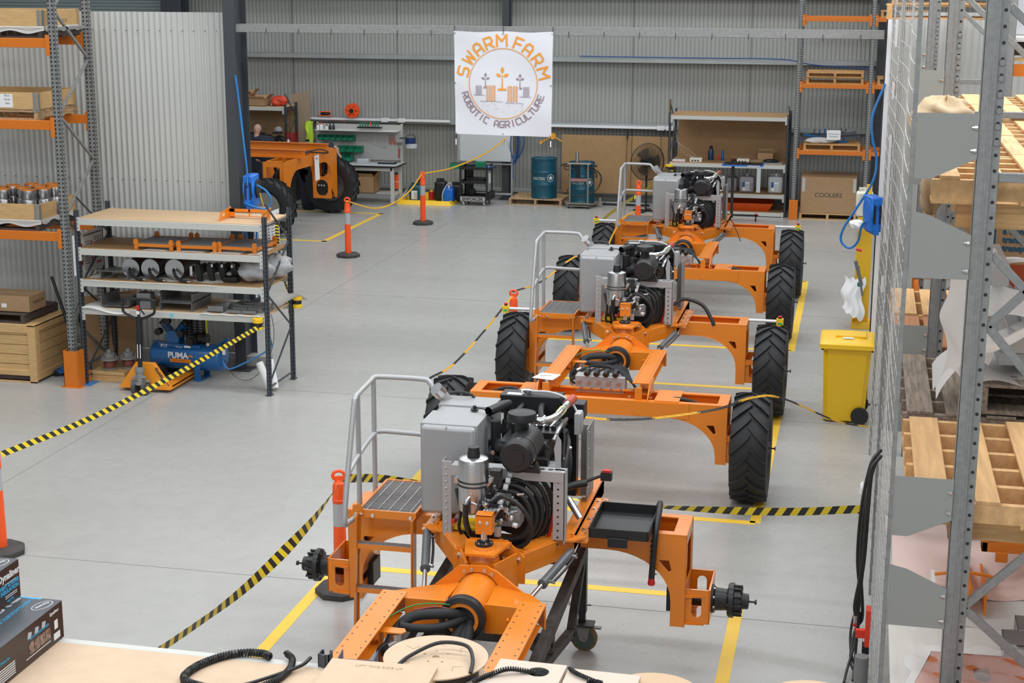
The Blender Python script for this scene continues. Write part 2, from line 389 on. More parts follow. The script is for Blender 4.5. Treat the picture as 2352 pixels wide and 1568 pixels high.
def leg_frame(m, s, top=1.10, bh=.15, X=1.27, x0=.5, hy=.215, bot=.40, lw=.105, t=.012):
    """beam arm and leg on side s (+1/-1): front/back plates with arch, flanges, end plate"""
    def P(pts): return [(p[0]*s, p[1]) for p in pts]
    ar = [(x0, top-bh)] + [(X-lw-(.50)*cos(a)*1.0 if False else (X-lw)-.46+.46*sin(a), (top-bh)-.36+.36*cos(a)) for a in [pi/2*i/10 for i in range(11)]]
    out = [(x0, top), (X, top), (X, bot), (X-lw, bot)] + [(p[0], p[1]) for p in reversed(ar)]
    tri = [(X-.20, top-.20), (X-.125, top-.20), (X-.105, top-.27), (X-.125, top-.285)]
    for y in (-hy, hy): m.plate(P(out), [P(tri)], t, 'xz', y)
    # top flanges
    for y in (-hy+.03, hy-.03): m.box(min(s*x0, s*X), max(s*x0, s*X), y-.035, y+.035, top-.010, top+.002)
    m.box(min(s*(X-.10), s*X), max(s*(X-.10), s*X), -hy, hy, top-.010, top+.003)
    m.box(min(s*x0, s*(X-.02)), max(s*x0, s*(X-.02)), -hy+.02, hy-.02, top-bh, top-bh+.01)
    # arch sheet
    n = len(ar)
    for i in range(n-1):
        (xa, za), (xb, zb) = ar[i], ar[i+1]
        m.bar((s*xa, 0, za), (s*xb, 0, zb), 2*hy-.01, .008, (-(zb-za), 0, s*(xb-xa)))
    m.box(min(s*(X-lw), s*(X-lw+.01)), max(s*(X-lw), s*(X-lw+.01)), -hy, hy, bot, bot+.12)
    # end plate with window
    m.plate([(-hy, bot+.03), (hy, bot+.03), (hy, top), (-hy, top)], [[(-hy+.07, .70), (hy-.07, .70), (hy-.07, top-.09), (-hy+.07, top-.09)]], t, 'yz', s*(X-.006))
def bracket(m, s, X=1.27, w=.17, hy=.2, z0=.43, z1=.69, t=.012):
    """motor mounting box on the outside of a leg"""
    def P(pts): return [(p[0]*s, p[1]) for p in pts]
    for y in (-hy, hy):
        m.plate(P([(X, z0), (X+w, z0), (X+w, z1), (X, z1)]), [P(oval(X+w*.48, (z0+z1)/2, .07, .17))], t, 'xz', y)
    m.plate([(-hy, z0), (hy, z0), (hy, z1), (-hy, z1)], (), t, 'yz', s*(X+w))
    for z in (z0, z1-.05): m.plate([(s*X, -hy-.03), (s*(X+w*.8), -hy-.012), (s*(X+w*.8), -hy), (s*X, -hy)], (), .012, 'xy', z)
    m.box(min(s*X, s*(X+w)), max(s*X, s*(X+w)), -hy, hy, z0-.004, z0+.01)
def bare_hub(parent, s, y, x=1.44):
    m = MB([BLACKM]); L = [(.105, 0), (.105, .02), (.085, .03), (.078, .115), (.10, .125), (.125, .13), (.128, .15), (.128, .165), (.10, .17), (.095, .215), (.06, .22), (.055, .27), (.03, .275)]
    pts = [(r, s*h) for r, h in L]
    if s < 0: pts = pts[::-1]
    m.lathe(pts, 36, 'x', (s*x, y, .55))
    for i in range(10):
        a = 2*pi*i/10; c = (y+.105*cos(a), .55+.105*sin(a)); m.cyl((s*(x+.12), *c), (s*(x+.225), *c), .011, n=8)
    for i in range(12):
        a = 2*pi*i/12+.2; c = (y+.072*cos(a), .55+.072*sin(a)); m.cyl((s*(x+.165), *c), (s*(x+.225), *c), .016, n=8)
    m.use(STEEL)
    for i in range(8):
        a = 2*pi*i/8+.3; bolt(m, (s*(x+.02), y+.095*cos(a), .55+.095*sin(a)), (s, 0, 0), .008)
    m.use(BLACK); m.cyl((s*(x+.27), y, .55), (s*(x+.32), y, .55), .008, n=8); m.cyl((s*(x+.315), y, .55), (s*(x+.33), y, .55), .018, n=12)
    m.cyl((s*(x+.20), y+.03, .54), (s*(x+.255), y+.03, .54), .02, n=10)
    m.build('wheel_hub', parent)
    m = MB([DARK])
    m.cyl((s*1.20, y, .55), (s*1.43, y, .55), .06, n=18); m.box(min(s*1.12, s*1.24), max(s*1.12, s*1.24), y-.09, y+.09, .46, .64)
    for k in range(5): m.tube(spline([(s*1.16, y-.05+.03*k, .62), (s*1.18, y-.07+.03*k, .72), (s*(1.2+.01*k), y-.02, .85)], 5), .011, 6)
    m.build('drive_motor', parent)

def hoses(m, specs, n=8):
    for pts, r in specs: m.tube(spline(pts, 6), r, n)

def chassis(par, tray=False):
    """rear module chassis, local origin: ground below the rear axle centre"""
    for s in (-1, 1): m = MB([ORANGE]); leg_frame(m, s); bracket(m, s); m.build('axle_arm', par, bevel=.003)
    for s in (-1, 1):
        m = MB([ORANGE]); X = .46
        # side rail: box section with outer bolting flange
        m.box(s*X-.045, s*X+.045, -.52, .80, 1.03, 1.15)
        xa, xb = sorted((s*(X+.04), s*(X+.145))); m.box(xa, xb, -.55, .42, 1.105, 1.117)
        m.box(*sorted((s*(X+.03), s*(X+.045))), -.55, .80, 1.02, 1.17)
        m.plate([(s*X-.045*s, -.50), (s*X+.145*s, -.52), (s*(X+.06), -.62), (s*X-.045*s, -.64)], (), .012, 'xy', 1.14)
        m.use(CHROME)
        for y in (-.48, -.28, -.05, .18, .36):
            bolt(m, (s*(X+.13), y, 1.117), (0, 0, 1)); bolt(m, (s*(X+.075), y-.03, 1.117), (0, 0, 1))
        m.use(DARK)
        for i in range(9): m.box(s*(X+.102)-.006, s*(X+.102)+.006, -.5+i*.11, -.485+i*.11, 1.117, 1.1182)
        m.build('side_rail', par, bevel=.004)
        # converging arm to the nose
        m = MB([ORANGE]); m.bar((s*.47, -.50, 1.08), (s*.19, -.98, 1.08), .085, .15); m.bar((s*.45, -.46, 1.158), (s*.19, -.93, 1.158), .12, .01)
        m.use(DARK)
        for k in (.2, .28): m.cyl((s*(.19+.3*k), -.98+.5*k-.06, 1.03+k*.1), (s*(.19+.3*k), -.98+.5*k-.07, 1.03+k*.1), .006, n=6)
        m.build('nose_arm', par, bevel=.005)
    m = MB([ORANGE]); m.box(-.46, .46, -.42, -.30, 1.0, 1.04); m.box(-.46, .46, .68, .80, 1.03, 1.14); m.box(-.46, .46, -.05, .05, .96, 1.0)
    m.plate([(-.44, -.45), (-.16, -.88), (.16, -.88), (.44, -.45)], (), .01, 'xy', 1.0); m.build('cross_member', par, bevel=.003)
    # nose yoke: hexagonal plate pair with bolts
    m = MB([ORANGE])
    m.plate([(-.25, .95), (.25, .95), (.25, 1.14), (.13, 1.25), (-.13, 1.25), (-.25, 1.14)], (), .02, 'xz', -1.0)
    for s in (-1, 1): m.bar((s*.20, -1.0, 1.05), (s*.09, -1.26, 1.05), .02, .24)
    m.plate([(-.16, -1.0), (.16, -1.0), (.10, -1.28), (-.10, -1.28)], (), .015, 'xy', 1.235); m.plate([(-.2, -1.0), (.2, -1.0), (.10, -1.28), (-.10, -1.28)], (), .02, 'xy', .95)
    m.use(CHROME)
    for x, z in ((-.21, 1.12), (.13, 1.2), (.21, 1.12), (.16, 1.10), (.1, 1.12)): bolt(m, (x, -1.012, z), (0, -1, 0), .014, .014)
    m.build('nose_yoke', par, bevel=.004)
    # king pin column
    m = MB([BLACK]); m.lathe([(.062, 1.262), (.062, 1.28), (.035, 1.285), (.035, 1.295)], 24, 'z', (0, -1.14, 0))
    m.use(CHROME); m.cyl((0, -1.14, 1.28), (0, -1.14, 1.36), .022, n=16)
    for i in range(6): a = i*pi/3; bolt(m, (.05*cos(a), -1.14+.05*sin(a), 1.28), (0, 0, 1), .007)
    m.use(ORANGE); m.lathe([(.11, 1.12), (.10, 1.2), (.075, 1.262)], 24, 'z', (0, -1.14, 0)); m.build('king_pin', par)
    m = MB([ORANGE]); m.box(-.056, .056, -1.16, -1.15, 1.34, 1.475); m.box(-.056, .056, -1.16, -1.07, 1.467, 1.477); m.box(.045, .056, -1.15, -1.07, 1.34, 1.475); m.box(-.056, -.045, -1.15, -1.07, 1.34, 1.475)
    m.use(CHROME); bolt(m, (-.025, -1.16, 1.42), (0, -1, 0), .009); bolt(m, (.025, -1.16, 1.42), (0, -1, 0), .009); m.build('sensor_cover', par, bevel=.004)
    # saddle plate, pivot tube, apron
    m = MB([ORANGE])
    arcp = [(.15*cos(a), .985+.15*sin(a)) for a in [pi*i/14 for i in range(15)]]
    m.plate([(-.36, .93), (-.36, .965), (-.13, 1.165), (.05, 1.175), (.13, 1.14), (.36, .965), (.36, .93), (.2, .93)] + [(.15, .94)] + arcp + [(-.15, .94), (-.2, .93)], (), .022, 'xz', -1.30)
    m.use(STEEL)
    for x, z in ((-.095, 1.135), (-.045, 1.152), (.045, 1.152), (.095, 1.13)): m.cyl((x, -1.311, z-.008), (x, -1.319, z-.008), .014, n=16)
    m.build('saddle_plate', par, bevel=.003)
    m = MB([ORANGE]); m.lathe([(.118, -1.78), (.135, -1.77), (.14, -1.62), (.142, -1.30)], 40, 'y', (0, 0, .98) if False else (.98, 0, 0), caps=False) if False else None
    m.tube([(0, -1.28, .98), (0, -1.72, .98)], .142, 40); m.build('pivot_tube', par)
    m = MB([BLACK])
    vs = []; N = 44
    for (r, y) in ((.150, -1.70), (.154, -1.73), (.150, -1.765), (.118, -1.775), (.112, -1.74)):
        for i in range(N): a = 2*pi*i/N; vs.append((r*cos(a), y, .98+r*sin(a)))
    m.add(vs, [(j*N+i, j*N+(i+1) % N, (j+1)*N+(i+1) % N, (j+1)*N+i) for j in range(4) for i in range(N)])
    m.build('bearing_ring', par)
    m = MB([ORANGE]); vs = []
    for (r, y) in ((.116, -1.74), (.112, -1.765), (.088, -1.765), (.085, -1.725)):
        for i in range(N): a = 2*pi*i/N; vs.append((r*cos(a), y, .98+r*sin(a)))
    m.add(vs, [(j*N+i, j*N+(i+1) % N, (j+1)*N+(i+1) % N, (j+1)*N+i) for j in range(3) for i in range(N)])
    m.use(BLACK); m.cyl((0, -1.724, .98), (0, -1.73, .98), .088, n=32); m.build('inner_ring', par)
    for s in (-1, 1):
        m = MB([ORANGE]); top = [(s*.12, -1.31, 1.05), (s*.36, -1.30, 1.0), (s*.535, -1.68, 1.09), (s*.38, -1.75, 1.09), (s*.14, -1.67, 1.06)]
        lo = [(x, y, z-.012) for x, y, z in top]; f = [(0, 1, 2, 3, 4), (9, 8, 7, 6, 5)]+[(i, 5+i, 5+(i+1) % 5, (i+1) % 5) for i in range(5)]; m.add(top+lo, f)
        m.add([(s*.13, -1.67, 1.06), (s*.38, -1.75, 1.09), (s*.38, -1.75, .90), (s*.13, -1.67, .86), (s*.13, -1.65, 1.06), (s*.38, -1.73, 1.09), (s*.38, -1.73, .90), (s*.13, -1.65, .86)],
              [(0, 1, 2, 3), (7, 6, 5, 4), (0, 3, 7, 4), (3, 2, 6, 7), (1, 5, 6, 2), (0, 4, 5, 1)])
        m.add([(s*.36, -1.30, .995), (s*.535, -1.68, 1.085), (s*.535, -1.68, .93), (s*.36, -1.30, .86), (s*.35, -1.31, .995), (s*.525, -1.69, 1.085), (s*.525, -1.69, .93), (s*.35, -1.31, .86)],
              [(0, 1, 2, 3), (7, 6, 5, 4), (0, 3, 7, 4), (3, 2, 6, 7), (1, 5, 6, 2), (0, 4, 5, 1)])
        m.cyl((s*.30, -1.73, 1.0), (s*.30, -1.755, .99), .012, n=10); m.box(*sorted((s*.27, s*.38)), -1.79, -1.73, .89, .902)
        m.build('apron_plate', par, bevel=.002)

def front_module(par, y=-3.13, top=.985, rt=1.115, hubs=True, rail_x=(.375, .54), yaw=True):
    m = MB([ORANGE])
    mm = Matrix.Translation((.055, y, 0)); m.M = mm
    for s in (-1, 1): leg_frame(m, s, top=top, x0=0); bracket(m, s, w=.12)
    for s in (-1, 1):   # doubler plate and bolted saddle under each rail
        m.plate([(s*x, z) for x, z in [(.9, top-.004), (.42, top-.004)] + [(.42-.07*sin(a), top-.075+.07*cos(a)) for a in [pi*i/8 for i in range(9)]] + [(.9, top-.15)]], (), .008, 'xz', -.225)
        m.box(*sorted((s*.56, s*.80)), -.20, .22, top+.002, top+.012)
    m.build('front_axle_beam', par, bevel=.003)
    for s in (-1, 1):
        m = MB([ORANGE]); x0, x1 = rail_x
        m.box(*sorted((s*x0, s*x1)), y-.02, -1.70, rt-.01, rt)
        c = (x0+x1)/2; m.box(s*c-.006, s*c+.006, y-.02, -1.74, rt-.14, rt-.01); m.box(*sorted((s*(x0+.03), s*(x1-.03))), y+.2, -1.72, rt-.15, rt-.14)
        m.box(s*c-.035, s*c+.035, y-.18, y-.165, top, rt-.008); m.box(s*c-.05, s*c+.1*s+.0, y-.02, y+.2, top+.01, top+.02) if s > 0 else None
        m.plate([(y-.2, top+.012), (y+.24, top+.012), (y+.24, rt+.0), (y-.05, rt)], (), .01, 'yz', s*(x1+.01)) if True else None
        m.use(DARK)
        for k in range(15):
            yy = y+.05+k*.095
            for xx in (x0+.025, x1-.025): m.cyl((s*xx, yy, rt), (s*xx, yy, rt+.001), .007, n=8)
        m.use(CHROME)
        for yy in (y-.12, y+.1): bolt(m, (s*(x1+.03), yy, top+.012), (0, 0, 1), .012); bolt(m, (s*(x0-.01), yy, top+.012), (0, 0, 1), .012)
        m.build('frame_rail', par, bevel=.002)
    m = MB([HOSE]); hoses(m, [([(-1.05, y+.02, top-.06), (-.85, y, top+.0), (-.6, y-.05, top-.05)], .02), ([(.62, y, top-.05), (.85, y-.04, top+.0), (1.08, y, top-.07)], .02)]); m.build('beam_hose', par)

def harness(par, front=True):
    m = MB([SLEEVE])
    hoses(m, [([(0, -1.72, 1.0), (-.12, -1.86, 1.05), (-.28, -1.92, 1.04), (-.36, -2.02, .98), (-.38, -2.2, .90)], .034),
              ([(.02, -1.72, .98), (-.1, -1.9, .98), (-.24, -2.0, 1.0), (-.33, -2.05, 1.03)], .026),
              ([(0, -1.72, .95), (-.05, -1.95, .82), (-.12, -2.2, .72), (-.18, -2.5, .70)], .036), ([(.03, -1.72, .93), (0, -1.98, .78), (-.03, -2.25, .68), (-.1, -2.6, .70)], .038),
              ([(.05, -1.72, .95), (.05, -1.93, .80), (.06, -2.2, .68), (.02, -2.5, .66)], .034)], 10)
    m.use(mat('braid_red', (.22, .035, .02), .6))
    for k in range(3): hoses(m, [([(-.02, -1.73, 1.02-.012*k), (-.14, -1.84, 1.085-.014*k), (-.28, -1.9, 1.075-.014*k)], .007)], 5)
    m.use(mat('earth_wire', (.03, .28, .07), .5)); hoses(m, [([(0, -1.72, 1.05), (-.15, -1.82, 1.10), (-.3, -1.9, 1.10), (-.4, -2.1, 1.08), (-.42, -2.4, 1.05)], .004)], 5)
    m.build('hose_bundle', par)
    m = MB([ORANGE]); m.plate([(-.42, -2.16), (-.26, -2.16), (-.24, -2.2), (-.26, -2.24), (-.42, -2.24)], (), .008, 'xy', 1.06); m.bar((-.41, -2.2, .82), (-.40, -2.2, 1.06), .008, .09)
    m.use(STEEL); m.cyl((-.30, -2.2, .97), (-.30, -2.2, 1.05), .04, n=18); m.cyl((-.34, -2.25, .98), (-.28, -2.21, 1.01), .018, n=8)
    m.use(mat('filter_yellow', (.70, .36, .015), .4)); m.lathe([(.044, .80), (.048, .81), (.048, .965), (.044, .97)], 24, 'z', (-.30, -2.2, 0))
    m.use(HOSE); hoses(m, [([(-.35, -2.26, 1.0), (-.39, -2.3, .96), (-.37, -2.34, .88), (-.3, -2.3, .84)], .014)])
    m.build('oil_filter', par)
def valve_block(par, y=-2.98, z=1.0):
    m = MB([ALU]); m.box(-.23, .27, y-.02, y+.16, z-.07, z+.10); o = m.build('valve_block', par, bevel=.004)
    m = MB([STEEL]); random.seed(3)
    for i in range(5):
        for k in range(2): m.cyl((-.19+i*.1+.03*k, y-.02, z+.05-.07*k), (-.19+i*.1+.03*k, y-.075, z+.05-.07*k), .016, n=10)
    m.use(BLACK)
    for i in range(4):
        x = -.11+i*.095; m.cyl((x, y+.0, z+.10), (x, y-.03, z+.16), .02, n=12); m.cyl((x, y-.03, z+.145), (x, y-.065, z+.13), .026, n=12); m.box(x-.02, x+.02, y+.02, y+.09, z+.10, z+.16)
    m.use(SLEEVE)
    for i in range(6): hoses(m, [([(-.3+i*.02, y+.12, z+.02), (-.15+i*.05, y+.17, z+.14+.02*(i % 2)), (.1+.03*i, y+.15, z+.16), (.3, y+.02+.02*i, z+.08), (.42, y-.02, z-.03-.01*i)], .011)], 6)
    m.build('solenoid_bank', o)
def engine(par, rnd=5):
    random.seed(rnd)
    # fuel tank
    m = MB([TANKM]); m.box(-.635, -.23, -.47, .34, 1.21, 1.865); t = m.build('fuel_tank', par, bevel=.028)
    m = MB([TANKM]); m.box(-.643, -.222, -.42, -.08, 1.4, 1.874); m.box(-.643, -.222, .08, .345, 1.4, 1.878); m.box(-.445, -.435, -.474, -.4, 1.85, 1.868); m.build('tank_band', t, bevel=.006)
    m = MB([ALU]); m.cyl((-.60, .26, 1.84), (-.66, .20, 1.93), .042, n=20); m.use(CHROME); m.lathe([(.052, 0), (.055, .03), (.05, .045)], 20, 'z', (0, 0, 0)) if False else m.cyl((-.655, .205, 1.925), (-.685, .17, 1.97), .052, n=20)
    m.use(HOSE); hoses(m, [([(-.62, .30, 1.90), (-.55, .31, 1.915), (-.46, .31, 1.905), (-.42, .31, 1.88)], .012)]); m.build('filler_neck', t)
    m = MB([BLACK]); m.lathe([(.03, 1.875), (.03, 1.885), (.014, 1.888), (.012, 1.91)], 16, 'z', (-.34, -.02, 0)); hoses(m, [([(-.34, -.02, 1.905), (-.30, -.05, 1.90), (-.25, -.05, 1.89), (-.2, .0, 1.80)], .005)], 5); m.build('fuel_sender', t)
    # radiator
    m = MB([BLACKM]); m.box(-.24, .33, .52, .62, 1.08, 1.80); m.box(-.25, .22, .42, .60, 1.74, 1.885); m.box(.22, .40, .44, .58, 1.72, 1.84); r = m.build('radiator', par, bevel=.006)
    m = MB([CHROME]); m.cyl((-.06, .5, 1.885), (-.06, .5, 1.90), .035, n=20); m.lathe([(.045, 1.90), (.045, 1.915), (.02, 1.922)], 20, 'z', (-.06, .5, 0)); m.build('radiator_cap', r)
    m = MB([mat('clear_hose', (.55, .57, .58), .3)]); hoses(m, [([(-.03, .5, 1.905), (.15, .47, 1.91), (.30, .40, 1.87), (.38, .33, 1.76), (.40, .25, 1.62)], .009)]); m.use(WHITE); m.box(-.2, -.08, .44, .5, 1.886, 1.887); m.build('overflow_hose', r)
    m = MB([GALV]); m.box(.40, .47, .32, .335, 1.16, 1.72); m.box(.46, .47, .2, .5, 1.16, 1.72); m.use(CHROME)
    for z in (1.25, 1.4, 1.55, 1.68): m.cyl((.47, .25, z), (.477, .25, z), .008, n=8)
    m.build('side_panel', par, bevel=.003)
    # engine block with many castings
    m = MB([BLACKM]); m.box(-.16, .26, -.30, .40, 1.10, 1.55); m.box(-.10, .24, -.25, .38, 1.55, 1.72); m.box(.0, .30, -.1, .3, 1.72, 1.76)
    m.lathe([(.16, -.42), (.20, -.40), (.20, -.30)], 28, 'y', (0, .05, 0), caps=True) if False else m.cyl((.06, -.42, 1.28), (.06, -.28, 1.28), .20, n=28)
    for i in range(7): m.cyl((-.05+.05*i, .0, 1.72), (-.05+.05*i, .0, 1.79), .018, n=8)
    for i in range(26):
        x = random.uniform(-.24, .36); y = random.uniform(-.34, .3); z = random.uniform(1.12, 1.74); s = random.uniform(.02, .05)
        if i % 2: m.cyl((x, y, z), (x+random.uniform(-.06, .06), y-random.uniform(.03, .1), z+random.uniform(-.03, .06)), s*.7, n=10)
        else: m.box(x-s, x+s, y-s, y+s, z-s, z+s)
    e = m.build('engine_block', par, bevel=.004)
    m = MB([STEEL]); random.seed(rnd+2)
    for i in range(46):
        x = random.uniform(-.22, .40); z = random.uniform(1.15, 1.78); y = -.46+random.uniform(0, .2) if z < 1.6 else random.uniform(-.3, .3); d = random.choice([(0, -1, 0), (1, 0, 0), (0, 0, 1)])
        bolt(m, (x, y, z), d, random.uniform(.006, .012), random.uniform(.01, .025))
    for i in range(4): m.cyl((.05+.055*i, .05, 1.76), (.09+.055*i, .2, 1.80), .010, n=8)
    m.tube(spline([(.28, -.15, 1.72), (.30, .0, 1.78), (.31, .2, 1.79)], 5), .014, 8)
    m.build('engine_fittings', e)
    m = MB([ALU]); m.box(-.02, .10, -.30, -.2, 1.52, 1.58); m.box(.20, .32, -.30, -.16, 1.50, 1.57); m.cyl((.24, -.4, 1.42), (.24, -.28, 1.42), .05, n=14); m.box(.14, .19, -.46, -.42, 1.38, 1.46); m.build('alternator', e)
    # exhaust / intake pipes
    m = MB([BLACK]); m.tube([(-.21, -.12, 1.90), (-.13, .03, 1.915), (-.12, .12, 1.90), (-.12, .14, 1.82), (-.12, .14, 1.62)], .035, 16, caps=False); m.tube([(-.15, -.14, 1.6), (-.15, -.14, 1.84)], .038, 16)
    m.lathe([(.05, 1.60), (.05, 1.76), (.04, 1.78)], 18, 'z', (-.12, .14, 0))
    m.tube(spline([(-.13, -.15, 1.68), (-.08, -.3, 1.68), (0, -.38, 1.72), (.06, -.40, 1.74)], 6), .036, 14); m.tube(spline([(-.13, -.2, 1.58), (-.06, -.32, 1.60), (.0, -.36, 1.64)], 6), .03, 12)
    m.build('intake_pipe', par)
    m = MB([CHROME]); m.tube(spline([(.02, -.12, 1.86), (.18, -.14, 1.86), (.27, -.05, 1.87), (.31, .12, 1.90), (.32, .24, 1.91)], 7), .026, 16)
    m.use(mat('silicone_red', (.42, .06, .035), .5)); m.cyl((.315, .20, 1.905), (.325, .38, 1.90), .033, n=18); m.use(mat('masking_tape', (.72, .80, .30), .6)); m.cyl((.285, .0, 1.875), (.303, .09, 1.893), .029, n=16)
    m.build('charge_pipe', par)
    # air cleaner
    m = MB([BLACK]); m.tube([(.155, -.86, 1.80), (.155, -.845, 1.80), (.155, -.84, 1.80), (.155, -.74, 1.80), (.155, -.735, 1.80), (.155, -.42, 1.80)], [.098, .112, .116, .116, .112, .110], 36)
    m.cyl((.155, -.87, 1.80), (.155, -.86, 1.80), .055, n=24); m.use(mat('gunmetal', (.09, .09, .095), .3, .8)); m.cyl((.155, -.735, 1.80), (.155, -.715, 1.80), .119, n=36)
    a = m.build('air_filter', par)
    m = MB([BLACK]); m.cyl((.12, -.50, 1.88), (.12, -.50, 1.965), .05, n=20); m.lathe([(.062, 1.955), (.105, 1.965), (.107, 1.99), (.098, 2.02), (.06, 2.032), (.01, 2.034)], 32, 'z', (.12, -.50, 0)); m.build('rain_cap', a)
    m = MB([CHROME]); m.bar((.16, -.80, 1.915), (.16, -.70, 1.92), .03, .006); m.bar((.27, -.79, 1.78), (.268, -.71, 1.78), .006, .03); m.tube([(.05, -.87, 1.69), (.05, -.87, 1.69)], .01) if False else None; m.build('clip', a)
    m = MB([BLACK]); m.plate([(.06, 1.66), (.30, 1.66), (.27, 1.74), (.24, 1.69), (.1, 1.69)], (), .05, 'xz', -.72); m.build('filter_cradle', a)
    # support posts and cross bar
    for s in (-1, 1):
        m = MB([ALU]); x = -.375 if s < 0 else .425; w = .035 if s < 0 else .04; z1 = 1.69 if s < 0 else 1.66
        m.box(x-w, x+w, -.70, -.694, 1.08 if s < 0 else 1.17, z1); m.box(x-w if s < 0 else x+w-.006, x-w+.006 if s < 0 else x+w, -.70, -.58, 1.14, z1)
        m.use(STEEL if s < 0 else DARK)
        for i in range(11):
            z = 1.14+i*.05; m.cyl((x-.005, -.70, z), (x-.005, -.707 if s < 0 else -.7015, z), .008, n=8)
        m.build('support_post', par, bevel=.003)
    m = MB([ALU]); m.box(-.34, .46, -.70, -.60, 1.655, 1.665); m.box(-.34, .46, -.705, -.699, 1.59, 1.665); m.box(.385, .465, -.66, -.63, 1.66, 1.665)
    m.plate([(.385, 1.66), (.42, 1.66), (.42, 1.86), (.395, 1.90), (.37, 1.80)], (), .006, 'xz', -.60); m.box(-.09, -.08, -.80, -.7, 1.55, 1.66); m.use(DARK); m.cyl((.30, -.655, 1.6655), (.30, -.655, 1.667), .02, n=12); m.cyl((.36, -.655, 1.6655), (.36, -.655, 1.667), .02, n=12)
    m.build('cross_bar', par, bevel=.002)
    # oil canister
    ZC = -.075; m = MB([STEEL]); m.M = Matrix.Translation((0, 0, ZC)); m.lathe([(.085, 1.475), (.104, 1.48), (.106, 1.50), (.106, 1.82), (.10, 1.845), (.075, 1.855), (.02, 1.857)], 36, 'z', (-.145, -.84, 0)); c = m.build('oil_canister', par)
    m = MB([BLACK]); m.M = Matrix.Translation((0, 0, ZC)); m.lathe([(.045, 1.86), (.045, 1.875), (.04, 1.90), (.038, 1.925), (.02, 1.93)], 14, 'z', (-.145, -.84, 0)); m.build('canister_cap', c)
    m = MB([BLACK]); m.M = Matrix.Translation((0, 0, ZC)); m.lathe([(.108, 1.655), (.112, 1.66), (.108, 1.668)], 36, 'z', (-.145, -.84, 0), caps=False); m.lathe([(.108, 1.685), (.112, 1.69), (.108, 1.698)], 36, 'z', (-.145, -.84, 0), caps=False)
    m.use(STEEL); m.box(-.28, -.25, -.86, -.80, 1.66, 1.70); m.box(-.04, .0, -.86, -.80, 1.66, 1.70); m.build('canister_clamp', c)
    m = MB([STEEL]); m.M = Matrix.Translation((0, 0, ZC)); m.cyl((-.145, -.94, 1.60), (-.145, -.96, 1.60), .025, n=16); m.tube(spline([(-.145, -.96, 1.60), (-.16, -.985, 1.58), (-.165, -.99, 1.54)], 5), .014, 8); m.use(BLACK); m.tube(spline([(-.165, -.99, 1.56), (-.165, -.99, 1.45), (-.15, -.95, 1.35), (-.13, -.85, 1.25)], 5), .02, 8); m.build('canister_outlet', c)
    # pump with hoses
    m = MB([DARK]); m.cyl((.04, -.92, 1.43), (.04, -.62, 1.43), .062, n=20); m.box(-.05, .09, -.96, -.90, 1.36, 1.49); m.use(ALU); m.cyl((.03, -.86, 1.46), (.03, -.72, 1.46), .07, n=20); m.box(.0, .16, -.75, -.6, 1.26, 1.36); m.cyl((.05, -.95, 1.26), (.05, -.95, 1.33), .025, n=12)
    m.use(CHROME)
    for x in (-.035, .075):
        for z in (1.375, 1.475): bolt(m, (x, -.96, z), (0, -1, 0), .011, .012)
    for i in range(6): m.cyl((-.12+.015*i, -.78, 1.62-.045*i), (-.04+.015*i, -.78, 1.62-.045*i), .014, n=10)
    p = m.build('hydraulic_pump', par, bevel=.003)
    m = MB([STEEL]); random.seed(rnd+9)
    for i in range(30):
        a = random.uniform(0, 2*pi); q = random.uniform(.03, .2); x = .02+q*cos(a); z = 1.42+q*sin(a)*.9; y = -.95+random.uniform(0, .12); d = random.choice([(.05, 0, .01), (.035, -.03, 0), (0, -.02, .04), (-.04, -.01, .02)])
        m.cyl((x, y, z), (x+d[0], y+d[1], z+d[2]), random.uniform(.007, .013), n=8)
    for k in range(5): x = -.08+.03*k; m.tube(spline([(x, -.93, 1.35-.02*k), (x-.01, -.99, 1.38), (x+.03, -1.0, 1.43+.01*k), (x+.06, -.95, 1.46)], 4), .009, 6)
    m.use(WHITE); [m.cyl((.05+.03*k, -.93+.02*k, 1.50-.06*k), (.08+.03*k, -.935+.02*k, 1.495-.06*k), .018, n=10) for k in range(4)]; m.build('pump_fitting', p)
    m = MB([HOSE])
    for k in range(5):
        rr = .17+.026*k; cx = .09+.004*k; pts = [(cx+rr*cos(a)*.95, -.80+.05*k, 1.36+rr*sin(a)*1.05) for a in [radians(118-i*22) for i in range(11)]]
        m.tube(spline(pts, 3), .0165, 10)
    hoses(m, [([(.02, -.93, 1.50), (.10, -.99, 1.56), (.22, -1.0, 1.50), (.29, -.98, 1.36), (.25, -.92, 1.22), (.12, -.85, 1.12)], .016), ([(.0, -.86, 1.66), (.0, -.87, 1.55), (-.03, -.85, 1.5)], .018),
              ([(-.1, -.8, 1.5), (-.18, -.82, 1.45), (-.22, -.8, 1.3), (-.2, -.7, 1.12)], .014), ([(-.3, -.72, 1.5), (-.26, -.76, 1.35), (-.28, -.72, 1.2), (-.22, -.66, 1.08)], .012), ([(.1, -.8, 1.15), (.0, -.82, 1.1), (-.08, -.84, 1.06)], .016)], 10)
    m.box(-.02, .05, -.88, -.80, 1.58, 1.70)
    m.use(WHITE)
    for k in range(4): m.cyl((.06+.005*k, -.81+.05*k, 1.57+.028*k), (.09+.005*k, -.81+.05*k, 1.565+.03*k), .0225, n=10)
    m.use(STEEL); m.tube(spline([(-.08, -.84, 1.55), (-.03, -.88, 1.60), (.0, -.88, 1.66)], 5), .014, 8); m.tube(spline([(-.17, -.88, 1.42), (-.15, -.9, 1.47), (-.06, -.9, 1.48)], 5), .014, 8)
    m.build('pump_hose', p)
